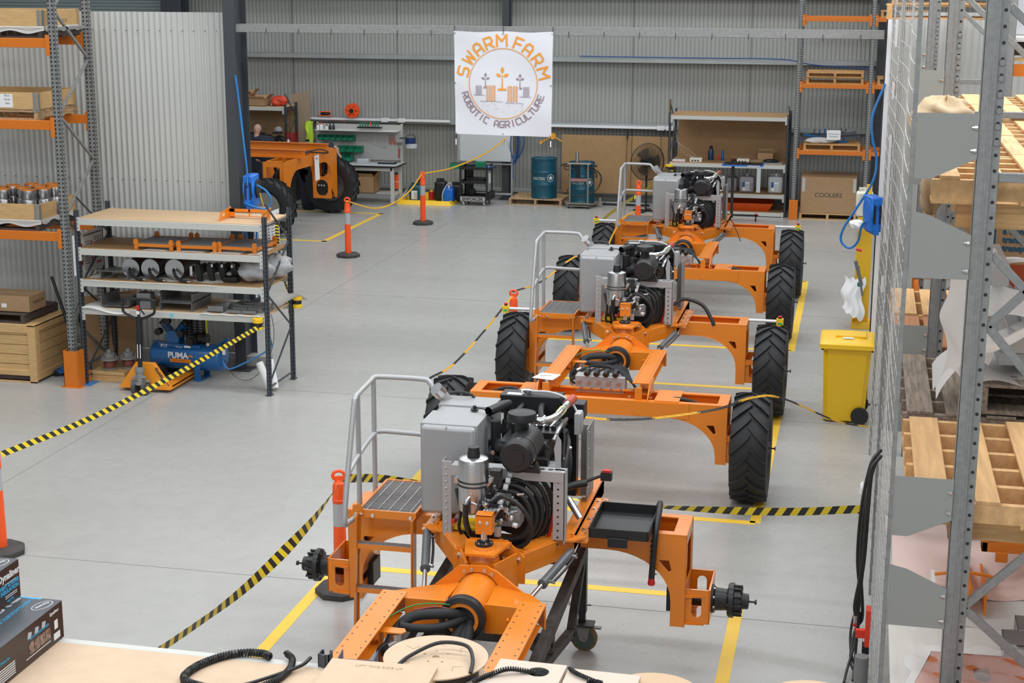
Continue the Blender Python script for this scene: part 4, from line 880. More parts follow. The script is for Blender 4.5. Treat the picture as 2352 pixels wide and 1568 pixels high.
def rack(root, frames, depth, levels, H, base=GALV, beamm=ORANGE2, beams=((0, 1),), beam_x=None, guard=None, axis='x', bh=.11, brace=GALV, wx=.09, lv_skip=()):
    """frames: positions along x; y from 0 (front) to depth"""
    for fi, x in enumerate(frames):
        for y in (0, depth-.07):
            m = MB([base]); upright(m, x, y, 0, H, wx=wx, base=base, sides=(-1, 1)); m.build('upright', root, smooth=False)
        m = MB([brace]); z = .25; k = 0
        while z < H-.4:
            a, b = (.05, depth-.05) if k % 2 else (depth-.05, .05); m.bar((x, a, z), (x, b, z+.62), .03, .03); z += .62; k += 1
        for zz in (.2, H-.3, 4.36) if H > 4.4 else (.2, H-.3): m.bar((x, .05, zz), (x, depth-.05, zz), .03, .04)
        m.build('brace', root, bevel=.003)
    for z in levels:
        for a, b in beams:
            for y in (-.006, depth-.045):
                m = MB([beamm]); xa, xb = frames[a]+wx/2, frames[b]-wx/2 if b is not None else beam_x
                m.box(xa, xb, y, y+.045, z-bh, z); m.box(xa-.012, xa+.04, y-.012, y+.0, z-bh-.09, z+.04); m.box(xb-.04, xb+.012, y-.012, y+.0, z-bh-.09, z+.04)
                m.use(STEEL); m.cyl((xa+.014, y-.012, z-bh/2), (xa+.014, y-.02, z-bh/2), .012, n=8); m.build('beam', root, bevel=.004)
def longspan(root, x0, x1, y0, y1, levels, H, board=CHIP, boards=None, bh=.075, backs=True):
    for x in (x0, x1):
        for y in (y0, y1-.05):
            m = MB([SLATE]); upright(m, x, y, 0, H, wx=.05, wy=.05, base=SLATE, holes=mat('slot_shadow', (.01, .01, .012), .6), pitch=.05, sides=(-1, 1)); m.build('upright', root, smooth=False)
        m = MB([SLATE]); z = .15; k = 0
        while z < H-.3:
            a, b = (y0+.04, y1-.04) if k % 2 == 0 else (y1-.04, y0+.04); m.bar((x, a, z), (x, b, z+.55), .018, .018); z += .55; k += 1
        m.bar((x, y0+.04, .1), (x, y1-.04, .1), .018, .018); m.bar((x, y0+.04, H-.12), (x, y1-.04, H-.12), .018, .018); m.build('brace', root)
    for i, z in enumerate(levels):
        for y in ((y0-.012, y0+.03), (y1-.03, y1+.012)):
            m = MB([BEIGE]); m.box(x0+.025, x1-.025, y[0], y[1], z-bh, z); yy = y[0]-.004 if y[0] < (y0+y1)/2 else y[1]
            for s, x in ((1, x0+.03), (-1, x1-.03)):
                m.box(*sorted((x-s*.012, x+s*.028)), yy, yy+.005, z-bh-.075, z+.02)
                m.use(DARK)
                for q in range(3): m.box(x-.004, x+.004, yy-.001, yy, z-bh-.05+q*.05, z-bh-.03+q*.05)
                m.use(BEIGE)
            m.build('beam', root, bevel=.003)
        m = MB([(boards[i] if boards else board)]); m.box(x0+.02, x1-.02, y0+.02, y1-.02, z-.012, z+.008); m.build('shelf_board', root)
def pallet(name, loc, label, w=1.16, d=1.16, h=.14, mt=WOODP, rz=0, nb=6, group='wooden pallets', along='x', cat='pallet', seed=1, gap=.03, br=3):
    r = thing(name, label, cat, loc, rz, group); rnd = random.Random(seed); t = .02
    def rot(a, b, c, e, z0, z1, m, shift=0):
        m.box(a, b, c, e, z0, z1) if along == 'x' else m.box(c, e, a, b, z0, z1)
    L, Wd = (w, d) if along == 'x' else (d, w); bw = Wd/nb
    m = MB([mt])
    for i in range(nb):
        g = gap*rnd.uniform(.6, 1.2); e = rnd.uniform(-.012, .012); rot(-L/2+e, L/2+e, -Wd/2+i*bw+g/2, -Wd/2+(i+1)*bw-g, h-t, h+rnd.uniform(-.002, .003), m)
    m.build('top_deck', r, bevel=.003)
    for s in [-1+2*q/(br-1) for q in range(br)]:
        m = MB([mt]); c = s*(L/2-.03); m.box(c-.025, c+.025, -Wd/2, Wd/2, t, h-t) if along == 'x' else m.box(-Wd/2, Wd/2, c-.025, c+.025, t, h-t); m.build('bearer', r)
    m = MB([mt])
    for i in (0, nb//2, nb-1): rot(-L/2, L/2, -Wd/2+i*bw, -Wd/2+(i+1)*bw-.02, 0, t, m)
    m.build('bottom_deck', r); return r
def crate(loc, label, w, d, h, group, z_pal=True, label_txt=True, paper=False, mt=PINE):
    """timber collar with steel corner hinges"""
    r = thing('timber_collar', label, 'crate', loc, 0, group); t = .02
    for (a, b, c, e) in ((-w/2, w/2, 0, t), (-w/2, w/2, d-t, d), (-w/2, -w/2+t, t, d-t), (w/2-t, w/2, t, d-t)):
        m = MB([mt]); m.box(a, b, c, e, 0, h); m.build('side_board', r, bevel=.003)
    m = MB([GALV])
    for k in (-.05, .0): m.box(w/2+k-.012, w/2+k+.03, -.004, 0, -.03, h+.0) if k < 0 else m.box(w/2, w/2+.004, 0, .045, -.03, h)
    m.cyl((w/2, -.004, -.03), (w/2, -.004, h), .007, n=8); m.build('corner_hinge', r)
    m = MB([INK]); m.M = Matrix.Translation((w/2, d*.55, h*.25)) @ Matrix.Rotation(pi/2, 4, 'Z'); m.text('UBEECO', .055, 0, 0, ext=.0006) if label_txt else m.box(0, .1, -.001, 0, 0, .03)
    m.build('stamp', r); 
    if paper: m = MB([PAPER]); m.box(-w/2+.02, w/2-.33, -.003, 0, .02, h-.02); m.use(INK); m.M = Matrix.Translation((w/2-.40, -.0035, .12)); m.text('Pivot', .035, 0, .03, ext=.0003); m.text('Drain', .035, 0, -.015, ext=.0003); m.text('Sets', .035, 0, -.06, ext=.0003); m.build('paper_sign', r)
    return r
def carton(name, loc, label, w, d, h, rz=0, mt=CARD, group=None, text=None, tsize=.05, open_=False, tapem=True, cat='cardboard box'):
    r = thing(name, label, cat, loc, rz, group)
    m = MB([mt])
    if open_:
        for (a, b, c, e) in ((-w/2, w/2, -d/2, -d/2+.006), (-w/2, w/2, d/2-.006, d/2), (-w/2, -w/2+.006, -d/2, d/2), (w/2-.006, w/2, -d/2, d/2)): m.box(a, b, c, e, 0, h)
        m.box(-w/2, w/2, -d/2, d/2, 0, .006)
    else: m.box(-w/2, w/2, -d/2, d/2, 0, h)
    m.build('carton_body', r, bevel=.004 if not open_ else 0)
    if open_:
        for s in (-1, 1):
            m = MB([mt]); m.bar((0, s*d/2, h), (0, s*(d/2+.05), h+.08), w*.98, .005, (1, 0, 0)) if False else m.add([(-w/2, s*d/2, h), (w/2, s*d/2, h), (w/2-.02, s*(d/2+.07), h+.07), (-w/2+.02, s*(d/2+.07), h+.07), (-w/2, s*(d/2-.005), h), (w/2, s*(d/2-.005), h), (w/2-.02, s*(d/2+.065), h+.075), (-w/2+.02, s*(d/2+.065), h+.075)], [(0, 1, 2, 3), (7, 6, 5, 4), (0, 4, 5, 1), (2, 6, 7, 3), (1, 5, 6, 2), (0, 3, 7, 4)]); m.build('flap', r, smooth=False)
        m = MB([mt]); m.add([(w/2, -d/2, h), (w/2, d/2, h), (w/2+.10, d/2, h+.12), (w/2+.10, -d/2, h+.12), (w/2-.005, -d/2, h), (w/2-.005, d/2, h), (w/2+.095, d/2, h+.125), (w/2+.095, -d/2, h+.125)], [(0, 1, 2, 3), (7, 6, 5, 4), (0, 4, 5, 1), (2, 6, 7, 3), (1, 5, 6, 2), (0, 3, 7, 4)]); m.build('flap', r, smooth=False)
    elif tapem:
        m = MB([mat('packing_tape', (.46, .30, .16), .3)]); m.box(-w/2-.001, w/2+.001, -.025, .025, h-.06, h+.0012); m.build('packing_tape', r)
    if text:
        m = MB([INK]); m.M = Matrix.Translation((0, -d/2-.001, h*.45)); m.text(text, tsize, ext=.0005); m.build('box_print', r)
    return r
# ---------------- left rack
R = thing('pallet_rack', 'galvanised pallet rack with orange beams along the left edge', 'pallet rack', (0, 17.3, 0))
R_frames = (-12.1, -9.40)
rack(R, R_frames, .92, (4.25, 3.28, 1.93), 5.4)
m = MB([ORANGE2]); m.box(-9.49, -9.48, -.06, .18, 0, .46); m.box(-9.31, -9.30, -.06, .10, .12, .46) ; m.box(-9.49, -9.30, -.06, -.05, 0, .46); m.plate([(-.06, 0), (.26, 0), (.26, .12), (.10, .46), (-.06, .46)], (), .008, 'yz', -9.30); m.box(-9.53, -9.26, -.09, .28, 0, .006)
m.build('post_guard', R, bevel=.006)
m = MB([mat('floor_plate_blue', (.03, .2, .5), .5)]); m.box(-9.30, -9.20, .05, .28, .001, .01); m.build('foot_plate', R)
for z, lab, tl, pp in ((4.25, 'timber crate collar on the topmost left rack level', 'white', 0), (3.28, 'open timber crate collar with a white paper sign on the middle left rack level', 'x', 1), (1.93, 'timber crate collar holding steel canisters on the lowest left rack level', 'x', 0)):
    n = {4.25: 'topmost level', 3.28: 'middle level', 1.93: 'lowest level'}[z]; sh = {4.25: 0, 3.28: -.12, 1.93: -.2}[z]
    pallet('timber_pallet', (-10.12+sh, 17.83, z), 'worn timber pallet under the crate on the %s of the left rack' % n, 1.16, 1.0, .11, {4.25: WOODD, 3.28: WOODP, 1.93: WOODD}[z], seed=int(z*10), group='pallets on the left rack')
    crate((-10.12+sh, 17.34, z+.125), lab, 1.16, .94, .20, 'timber crates on the left rack', paper=bool(pp))
    if z != 3.28:
        m = MB([FOAM]); rr = random.Random(3)
        m.grid(lambda u, v: (-10.75+sh+u*1.25, 17.325-.015*(v < .5)-.02*v, z+.14-.07*v-.02*sin(u*17)*v), 24, 4)
        m.grid(lambda u, v: (-9.525+sh+.01*v, 17.36+u*.86, z+.14-.05*v-.02*sin(u*15)*v), 24, 4)
        tag(m.build('foam_sheet'), 'white foam sheet hanging out under the crate on the %s of the left rack' % n, 'packing sheet')
# canisters in bottom crate
C0 = thing('steel_canister', 'polished steel canister with orange rim, front one nearest the rack post', 'canister', (-9.96, 17.50, 2.06), 0, 'polished canisters in the lowest crate')
m = MB([mat('canister_steel', (.30, .29, .29), .22, .95)]); m.lathe([(.098, 0), (.098, .22), (.093, .228), (.088, .232), (.088, .345), (.082, .355)], 32, 'z', caps=False); m.lathe([(.0, .32), (.082, .32)], 32, 'z', caps=False); m.build('shell', C0)
m = MB([ORANGE]); m.lathe([(.090, .345), (.089, .358), (.074, .358), (.074, .345)], 32, 'z', caps=False); m.build('rim_ring', C0)
spots = [(-10.30, 17.50, 'front row, second from the rack post'), (-10.47, 17.66, 'second row, at the photo edge'), (-9.84, 17.66, 'middle row, behind the rack post'), (-10.14, 17.68, 'middle row, second from the post'), (-10.36, 17.84, 'middle row, third from the post'),
         (-9.80, 17.86, 'rear row, nearest the post'), (-10.02, 17.86, 'rear row, second from the post'), (-10.20, 18.02, 'rear row, third from the post'), (-9.94, 18.06, 'last row, rearmost near the post')]
for x, y, l in spots: dup(C0, (x, y, 2.06), 0, 'polished steel canister with orange rim, '+l)
# below the left rack
BX = thing('wooden_crate', 'large slatted pine crate on the floor under the left rack', 'crate', (-10.62, 17.32, 0))
W2, D2, H2 = .72, .98, .74
for nm, pts in (('front_panel', 'f'), ('side_panel', 's')):
    m = MB([PINE])
    for i in range(5):
        z0 = .11+i*.125
        if pts == 'f': m.box(-W2+.1, W2-.1, .02, .038, z0, z0+.118)
        else: m.box(W2-.038, W2-.02, .1, D2-.1, z0, z0+.118)
    if pts == 'f':
        for x in (-W2, W2-.10): m.box(x, x+.10, 0, .02, 0, H2)
        m.box(-W2+.1, W2-.1, 0, .02, H2-.1, H2-.02); m.box(-W2+.1, W2-.1, 0, .02, .09, .16); m.box(-W2, W2, 0, .03, 0, .02)
    else:
        for y in (0.02, D2-.10): m.box(W2-.02, W2, y, y+.10, .03, H2)
        m.box(W2-.02, W2, .12, D2-.1, H2-.09, H2); m.box(W2-.02, W2, .12, D2-.1, .03, .12)
    m.build(nm, BX, bevel=.003)
m = MB([PINE]); m.box(-W2, W2, 0, D2, H2-.02, H2+.004); m.box(-W2, -W2+.02, 0, D2, .03, H2); m.box(-W2, W2, D2-.02, D2, .03, H2); m.build('lid', BX, bevel=.003)
m = MB([WOODD]); m.box(-W2+.05, W2-.05, .04, D2-.05, .03, .08); m.build('crate_base', BX)
pallet('timber_pallet', (-10.55, 17.80, H2+.006), 'dark stained pallet on top of the pine crate', 1.0, .86, .12, WOODD, group='pallets on the left rack', seed=8)
o = carton('cardboard_carton', (-10.38, 17.66, H2+.135), 'sealed brown carton with black lettering on the dark pallet at the left edge', .72, .42, .20, 0)
m = MB([INK]); m.M = Matrix.Translation((.361, .02, .09)) @ Matrix.Rotation(pi/2, 4, 'Z'); m.text('WHITELOW', .05, .0, 0, ext=.0005); m.build('box_print', o)
m = MB([PAPER]); m.box(-.02, .05, -.212, -.2105, .05, .10); m.build('address_label', o)
m = MB([BLUE]); J = thing('trolley_jack', 'dark blue trolley jack with long black handle behind the orange post guard', 'jack', (-9.72, 17.85, 0))
m.box(-.08, .22, -.14, -.11, .04, .13); m.box(-.08, .22, .11, .14, .04, .13); m.box(-.16, -.06, -.15, .15, .03, .07); m.box(.0, .12, -.1, .1, .06, .2); m.build('jack_frame', J, bevel=.006)
m = MB([BLACK]); m.cyl((-.13, -.16, .035), (-.13, -.13, .035), .035, n=14); m.cyl((-.13, .13, .035), (-.13, .16, .035), .035, n=14); m.build('wheel', J)
m = MB([BLACK]); m.tube([(.06, 0, .16), (.0, .02, .6), (-.30, .2, 1.22)], [.022, .022, .02], 12); m.tube([(.055, 0, .18), (.03, .01, .5)], .032, 12); m.build('handle', J)
m = MB([STEEL]); m.cyl((-.16, -.155, .075), (-.16, .155, .075), .008, n=8); m.cyl((.1, -.15, .06), (.1, .15, .06), .008, n=8); m.build('axle', J)
m = MB([BLACK]); m.tube([(-9.66+.10*cos(a), 18.25, .62+.16*sin(a)) for a in [2*pi*i/24 for i in range(24)]], .03, 8, closed=True); tag(m.build('hose_coil'), 'black hose coil hanging behind the left rack post', 'hose')
m = MB([PAPER]); SG = thing('safety_sign', 'white safety notice with red panels hung between the rack and the shelf', 'sign', (-9.335, 17.37, 1.38)); m.box(0, .003, 0, .78, 0, .50); m.build('sign_board', SG)
m = MB([RED]); m.box(.003, .004, .08, .2, .44, .46)
for i in range(3): m.box(.003, .004, .16, .24, .1+.1*i, .17+.1*i); m.box(.003, .004, .46, .5, .12+.1*i, .17+.1*i)
m.box(.003, .004, .60, .72, .06, .09); m.use(INK)
for i in range(10): m.box(.003, .004, .54, .74, .14+.028*i, .148+.028*i); m.box(.003, .004, .29, .43, .1+.03*i, .108+.03*i)
m.box(.003, .004, .04, .14, .08, .085); m.box(.003, .004, .28, .74, .45, .465); m.build('sign_print', SG, smooth=False)
m = MB([CARD]); m.add([(-9.56, 17.9, 0), (-9.10, 18.45, 0), (-9.12, 18.62, .98), (-9.58, 18.05, .98), (-9.575, 17.92, 0), (-9.115, 18.47, 0), (-9.135, 18.64, .98), (-9.595, 18.07, .98)], [(0, 1, 2, 3), (7, 6, 5, 4), (0, 4, 5, 1), (2, 6, 7, 3), (1, 5, 6, 2), (0, 3, 7, 4)])
tag(m.build('cardboard_sheet', smooth=False), 'flattened brown cardboard leaning behind the left shelf post', 'cardboard')
# ---------------- left longspan shelf
SH = thing('steel_shelving', 'four level shelving with dark posts and pale beams in front of the corrugated partition', 'shelving', (0, 0, 0))
longspan(SH, -9.30, -6.87, 17.42, 18.30, (2.09, 1.72, 1.33, .98), 2.19, boards=[CHIP, MDF, MDF, CHIP])
# orange U bracket on top
m = MB([ORANGE]); B = thing('orange_bracket', 'orange U shaped steel bracket on the top board of the left shelf', 'bracket', (-7.22, 17.55, 2.10))
for s in (-1, 1): m.M = Matrix.Identity(4); m.plate([(0, 0), (.28, 0), (.34, .14), (.04, .11)] if s > 0 else [(0, 0), (.3, 0), (.40, .13), (.06, .10)], [oval(.16, .05, .04, .06, 5)] if s > 0 else [[(.1, .04), (.2, .05), (.2, .085), (.1, .075)]], .006, 'yz', s*.27)
m.box(-.27, .27, .33, .336, .07, .11); m.box(-.27, .27, .30, .336, .02, .026); m.box(-.02, .0, .33, .336, .02, .11); m.box(-.27, -.2, .33, .336, 0, .11); m.build('bracket_body', B, bevel=.002)
# three grating trays
def tray(loc, rz, label):
    r = thing('grating_tray', label, 'grating tray', loc, rz, 'orange grating trays on the left shelf'); m = MB([ORANGE]); w, d = .26, .30
    for (a, b, c, e) in ((-w, w, 0, .012), (-w, w, 2*d-.012, 2*d), (-w, -w+.012, 0, 2*d), (w-.012, w, 0, 2*d)): m.box(a, b, c, e, .035, .075)
    for x in (-w+.03, w-.03):
        for y in (.0, 2*d-.006): m.plate([(x-.03, .06), (x+.03, .06), (x+.03, .11), (x+.012, .13), (x-.012, .13), (x-.03, .11)], (), .008, 'xz', y); m.box(x-.025, x+.025, y-.003, y+.003, 0, .05)
    m.build('tray_frame', r, bevel=.002); m = MB([GRATE])
    for i in range(36): m.box(-w+.01, w-.01, .014+i*.016, .017+i*.016, .05, .07)
    for i in range(7): m.box(-w+.02+i*.08, -w+.024+i*.08, .01, 2*d-.01, .055, .073)
    m.build('grating', r, smooth=False); return r
tray((-8.32, 17.48, 1.73), 0, 'orange framed grating tray, leftmost on the second shelf'); tray((-7.76, 17.48, 1.73), .03, 'orange framed grating tray, middle of the three on the second shelf'); tray((-7.25, 17.50, 1.73), -.05, 'orange framed grating tray, rightmost and partly behind the shelf post')
m = MB([PAPER]); m.grid(lambda u, v: (-8.45+u*1.5, 17.45+v*.5, 1.7295+.002*sin(u*20)), 20, 3); tag(m.build('paper_sheet'), 'crumpled paper sheet beneath the grating trays', 'paper')
# cylinders with discs
for i, (x, lab) in enumerate(((-8.70, 'leftmost'), (-8.44, 'middle'), (-8.12, 'rightmost'))):
    r = thing('hydraulic_tank', 'steel ended cylinder with trailing hose on the third shelf, %s of three' % lab, 'cylinder', (x, 17.62, 1.34), 0, 'steel cylinders on the third shelf'); rr = .115+.005*i
    m = MB([STEEL]); m.cyl((0, 0, rr+.01), (0, -.012, rr+.01), rr, n=32); m.cyl((0, -.012, rr+.01), (0, -.03, rr+.01), .02, n=12); m.build('end_plate', r)
    m = MB([mat('cylinder_bronze', (.16, .13, .11), .35, .8)]); m.cyl((0, 0, rr+.01), (0, .5, rr+.01), rr*.96, n=28); m.build('cylinder_body', r)
    m = MB([HOSE]); m.tube(spline([(0, -.03, rr+.01), (.02, -.07, rr-.01), (.06, -.10, .06), (.15, -.13, .02), (.22, -.14, .018)], 6), .02, 10); m.use(CHROME); m.cyl((.22, -.14, .018), (.27, -.15, .018), .015, n=8); m.build('hose', r)
def channel(loc, w, d, h, label, mt=None, name='steel_channel', rz=0, up=False):
    m = MB([mt or mat('raw_steel', (.24, .245, .25), .38, .5)]); t = .006
    if not up: m.box(-w/2, w/2, 0, d, h-t, h)
    else: m.box(-w/2, w/2, 0, d, 0, t); m.box(-w/2-.03, -w/2, 0, d, h-t, h); m.box(w/2, w/2+.03, 0, d, h-t, h)
    m.box(-w/2, -w/2+t, 0, d, 0, h); m.box(w/2-t, w/2, 0, d, 0, h); o = m.build(name, bevel=.002); o.location = loc; o.rotation_euler = (0, 0, rz); return tag(o, label, 'steel channel', 'raw steel channels on the left shelf')
channel((-8.86, 17.46, 1.345), .36, .3, .10, 'inverted raw steel channel at the left end of the third shelf')
PG = mat('foam_liner', (.62, .61, .58), .7)
m = MB([PG]); m.grid(lambda u, v: (-9.24+u*1.75, 17.40+v*.85, 1.3405+.003*sin(u*22+v*3)+(-.012 if v == 0 else 0)), 40, 4); m.grid(lambda u, v: (-9.26+u*.62, 17.37+v*.5, .992+.03*sin(u*5+1)*(1-v)-.03*(v == 0)), 20, 4); m.grid(lambda u, v: (-7.72+u*.78, 17.39+v*.85, .993+.003*sin(u*22)-.01*(v == 0)), 30, 4)
m.grid(lambda u, v: (-6.95+.25*u*v, 17.5+u*.9, .995+.18*v*v*sin(pi*u)+.02*sin(u*9)), 20, 6); tag(m.build('foam_liner'), 'pale foam sheets lining the two lower boards of the left shelf', 'packing sheet')
P = thing('bracket_stack', 'black pivot brackets with chrome bands on the third shelf', 'steel part', (-7.6, 17.62, 1.345)); m = MB([BLACK])
for i in range(4):
    x = -.22+.13*i; m.plate([(x-.0, 0), (x+.06, 0), (x+.05, .14), (x+.03, .20), (x-.01, .22), (x-.04, .16), (x-.02, .06)], (), .03, 'xz', .06*i); m.cyl((x+.01, .06*i, .13), (x+.01, .06*i+.2, .13), .06, n=18)
m.box(.1, .28, .0, .12, 0, .06); m.build('pivot_bracket', P, bevel=.004); m = MB([CHROME])
for i in range(2): m.box(-.33+.07*i, -.29+.07*i, 0, .14, .04, .18)
for i in range(3): m.box(-.06+.13*i, -.03+.13*i, .02, .1, .17, .215)
m.build('chrome_band', P, bevel=.006)
def lump(name, c, sx, sy, sz, mt, label, cat, seed=1, amp=.25, n=28, base=True):
    rnd = random.Random(seed); ph = [rnd.uniform(0, 6) for _ in range(8)]; m = MB([mt])
    def fn(u, v):
        a = 2*pi*u; b = pi*v; k = 1+amp*(.4*sin(3*a+ph[0])*sin(b)+.35*sin(5*a+ph[1]+3*b)+.25*sin(7*b+ph[2]+2*a)*sin(b))
        z = -cos(b)*sz*k; return (c[0]+sx*sin(b)*cos(a)*k, c[1]+sy*sin(b)*sin(a)*k, c[2]+(max(z, -sz*.85) if base else z))
    m.grid(fn, n, n//2, True); return tag(m.build(name, angle=75), label, cat)
BUB = mat('bubble_wrap', (.52, .53, .54), .25, spec=.6, alpha=.72, bump=1.0, bscale=45)
lump('wrapped_part', (-7.10, 17.72, 1.50), .20, .20, .15, BUB, 'bubble wrapped bundle at the right end of the third shelf, front one', 'wrapped part', 3, .3)
lump('wrapped_part', (-6.97, 18.05, 1.50), .22, .18, .14, BUB, 'bubble wrapped bundle at the right end of the third shelf, rear one', 'wrapped part', 5, .3)
lump('wrapped_part', (-7.33, 17.98, 1.46), .18, .14, .11, BUB, 'bubble wrapped bundle beside the black brackets on the third shelf', 'wrapped part', 9, .3)
channel((-8.86, 17.45, 1.01), .36, .5, .12, 'open raw steel channel at the left of the bottom board', up=True)
channel((-8.05, 17.46, 1.10), .42, .6, .11, 'raw steel channel on top of the stack on the bottom board', up=True); channel((-8.05, 17.44, .995), .42, .6, .10, 'raw steel channel at the base of the stack on the bottom board', up=False)
for k, z in ((0, .995), (1, 1.095)):
    m = MB([mat('raw_steel', (.24, .245, .25), .38, .5)]); m.box(-8.57, -8.39, 17.46, 17.60, z, z+.095); tag(m.build('steel_box_section', bevel=.003), 'short raw steel box section, %s of two on the bottom board' % ('lower', 'upper')[k], 'steel part', 'steel box sections')
for k in range(3):
    m = MB([mat('raw_steel', (.24, .245, .25), .38, .5)]); m.M = Matrix.Translation((-7.55+.13*k, 17.48+.2*k, 1.0)); m.plate([(-.1, 0), (.1, 0), (.16, .11), (.1, .10)], (), .006, 'xz', .1); m.box(-.12, .1, 0, .1, 0, .006); m.box(-.1, .1, .0, .006, 0, .07)
    tag(m.build('gusset_bracket', bevel=.002), 'raw steel gusset bracket on the bottom board, %s of three' % ('front', 'middle', 'rear')[k], 'bracket', 'raw steel gussets')
for k in range(4):
    m = MB([mat('raw_steel', (.24, .245, .25), .38, .5)])
    for j in range(2):
        x = -7.30+.05*k+.19*j; m.box(x-.09, x+.09, 17.46+.07*k, 17.465+.07*k, 1.0+.01*k, 1.04+.018*k); m.box(x-.09, x+.09, 17.46+.07*k, 17.51+.07*k, 1.036+.018*k, 1.04+.018*k)
    tag(m.build('angle_bracket', bevel=.001), 'short grey steel angles at the right of the bottom board, %s row' % ('front', 'second', 'third', 'rear')[k], 'steel angle', 'grey steel angles')
m = MB([mat('cyan_tape', (.15, .55, .65), .5)]); m.box(-8.12, -8.07, 17.4065, 17.408, .92, .965); tag(m.build('tape_label'), 'small light blue tape label on the lowest shelf beam', 'label')
# ---------------- pallet jack
PJ = thing('pallet_jack', 'orange hand pallet jack with black loop handle in front of the left shelf', 'pallet jack', (-8.42, 17.14, 0), 0)
m = MB([mat('jack_orange', (.80, .28, .015), .4)])
for s in (-1, 1):
    m.box(s*.26-.075, s*.26+.075, .18, 1.05, .06, .085); m.box(s*.26-.075, s*.26-.065, .18, 1.05, .03, .085); m.box(s*.26+.065, s*.26+.075, .18, 1.05, .03, .085); m.bar((s*.26, 1.05, .07), (s*.26, 1.10, .045), .13, .03)
m.add([(-.34, .10, .04), (.34, .10, .04), (.12, .14, .36), (-.12, .14, .36), (-.34, .20, .04), (.34, .20, .04), (.12, .20, .36), (-.12, .20, .36)], [(0, 1, 2, 3), (7, 6, 5, 4), (0, 4, 5, 1), (2, 6, 7, 3), (1, 5, 6, 2), (0, 3, 7, 4)])
m.build('fork_frame', PJ, bevel=.006)
m = MB([INK]); m.M = Matrix.Translation((.235, .115, .20)) @ Matrix.Rotation(radians(55), 4, 'Y'); m.text('GUARDTUG', .05, 0, -.02, ext=.001, bold=.002); m.build('lettering', PJ)
m = MB([GALV]); m.cyl((0, 0, .12), (0, 0, .34), .05, n=20); m.cyl((0, 0, .28), (0, 0, .33), .06, n=16); m.box(-.12, .12, -.03, .03, .16, .18); m.lathe([(.08, .13), (.08, .16)], 20, 'z'); m.cyl((-.09, -.02, .22), (.09, -.02, .22), .015, n=8); m.build('pump', PJ)
for s in (-1, 1): m = MB([mat('grey_tyre', (.07, .07, .075), .6)]); m.cyl((s*.04, 0, .09), (s*.09, 0, .09), .09, n=26); m.use(GALV); m.cyl((s*.088, 0, .09), (s*.093, 0, .09), .04, n=16); m.build('steer_wheel', PJ)
m = MB([BLACKM]); m.M = Matrix.Rotation(radians(-3), 4, 'X'); m.cyl((0, 0, .32), (0, .0, .95), .028, n=12); m.box(-.03, .03, -.02, .02, .5, .95); lo = [(-.03, 0, .93), (-.17, 0, .99), (-.205, 0, 1.03), (-.205, 0, 1.13), (-.175, 0, 1.17), (.175, 0, 1.17), (.205, 0, 1.13), (.205, 0, 1.03), (.17, 0, .99), (.03, 0, .93)]
m.tube(spline(lo, 4), .017, 8); m.cyl((0, 0, .9), (0, 0, 1.16), .018, n=10); m.bar((.03, -.02, 1.06), (.09, -.03, .99), .01, .014); m.use(PAPER); m.box(-.022, .022, -.024, -.021, .45, .62); m.box(-.02, .02, -.024, -.021, .99, 1.03); m.use(RED); m.box(-.02, .02, -.024, -.021, 1.04, 1.10); m.build('handle', PJ)
# ---------------- timber block with hubs
m = MB([PINE]); m.box(-9.32, -8.86, 17.60, 17.98, .09, .13); m.box(-9.32, -8.86, 17.60, 17.98, 0, .04); m.box(-9.32, -8.86, 17.62, 17.96, .04, .09); tag(m.build('timber_block', bevel=.003), 'low stack of pine blocks beside the pallet jack', 'timber')
for k, (x, y) in enumerate(((-9.12, 17.74), (-8.92, 17.86))):
    r = thing('gear_hub', 'reddish steel gear hub on the pine blocks, %s one' % ('front', 'rear')[k], 'hub', (x, y, .135), 0, 'gear hubs on the pine blocks')
    m = MB([mat('primer_red', (.17, .045, .03), .5)]); m.lathe([(.07, 0), (.075, .02), (.075, .10), (.06, .12)], 24, 'z'); m.use(GALV); m.lathe([(.10, 0), (.10, .012), (.07, .02)], 24, 'z'); m.lathe([(.115, .12), (.115, .14), (.07, .15), (.07, .2), (.03, .21), (.03, .25)], 24, 'z')
    for i in range(6): a = i*pi/3; m.cyl((.095*cos(a), .095*sin(a), .13), (.095*cos(a), .095*sin(a), .18), .008, n=6)
    m.build('hub_body', r)
# ---------------- compressor
AC = thing('air_compressor', 'blue belt drive air compressor under the left shelf with orange and white lettering', 'compressor', (-8.16, 18.02, 0), -.06)
m = MB([BLUE]); pr = []
for i in range(9): a = pi/2*i/8; pr.append((.172*sin(a), -.45-.06*cos(a)+.0))
m.lathe([(max(r, .001), h) for r, h in pr]+[(max(r, .001), -h) for r, h in reversed(pr)], 40, 'x', (0, 0, .29), caps=False); m.build('air_tank', AC)
m = MB([BLUE]); m.box(-.36, .22, -.13, .13, .42, .465); m.box(.22, .34, -.03, .03, .42, .445); m.tube([(-.5, 0, .42), (-.5, 0, .46), (-.43, 0, .46), (-.43, 0, .42)], .008, 6); m.box(.12, .22, -.15, .15, .0, .02); m.box(.13, .21, -.14, -.12, 0, .22); m.box(.13, .21, .12, .14, 0, .22); m.tube(spline([(.38, -.02, .42), (.48, -.04, .50), (.58, -.06, .56)], 4), .022, 8); m.build('base_plate', AC, bevel=.004)
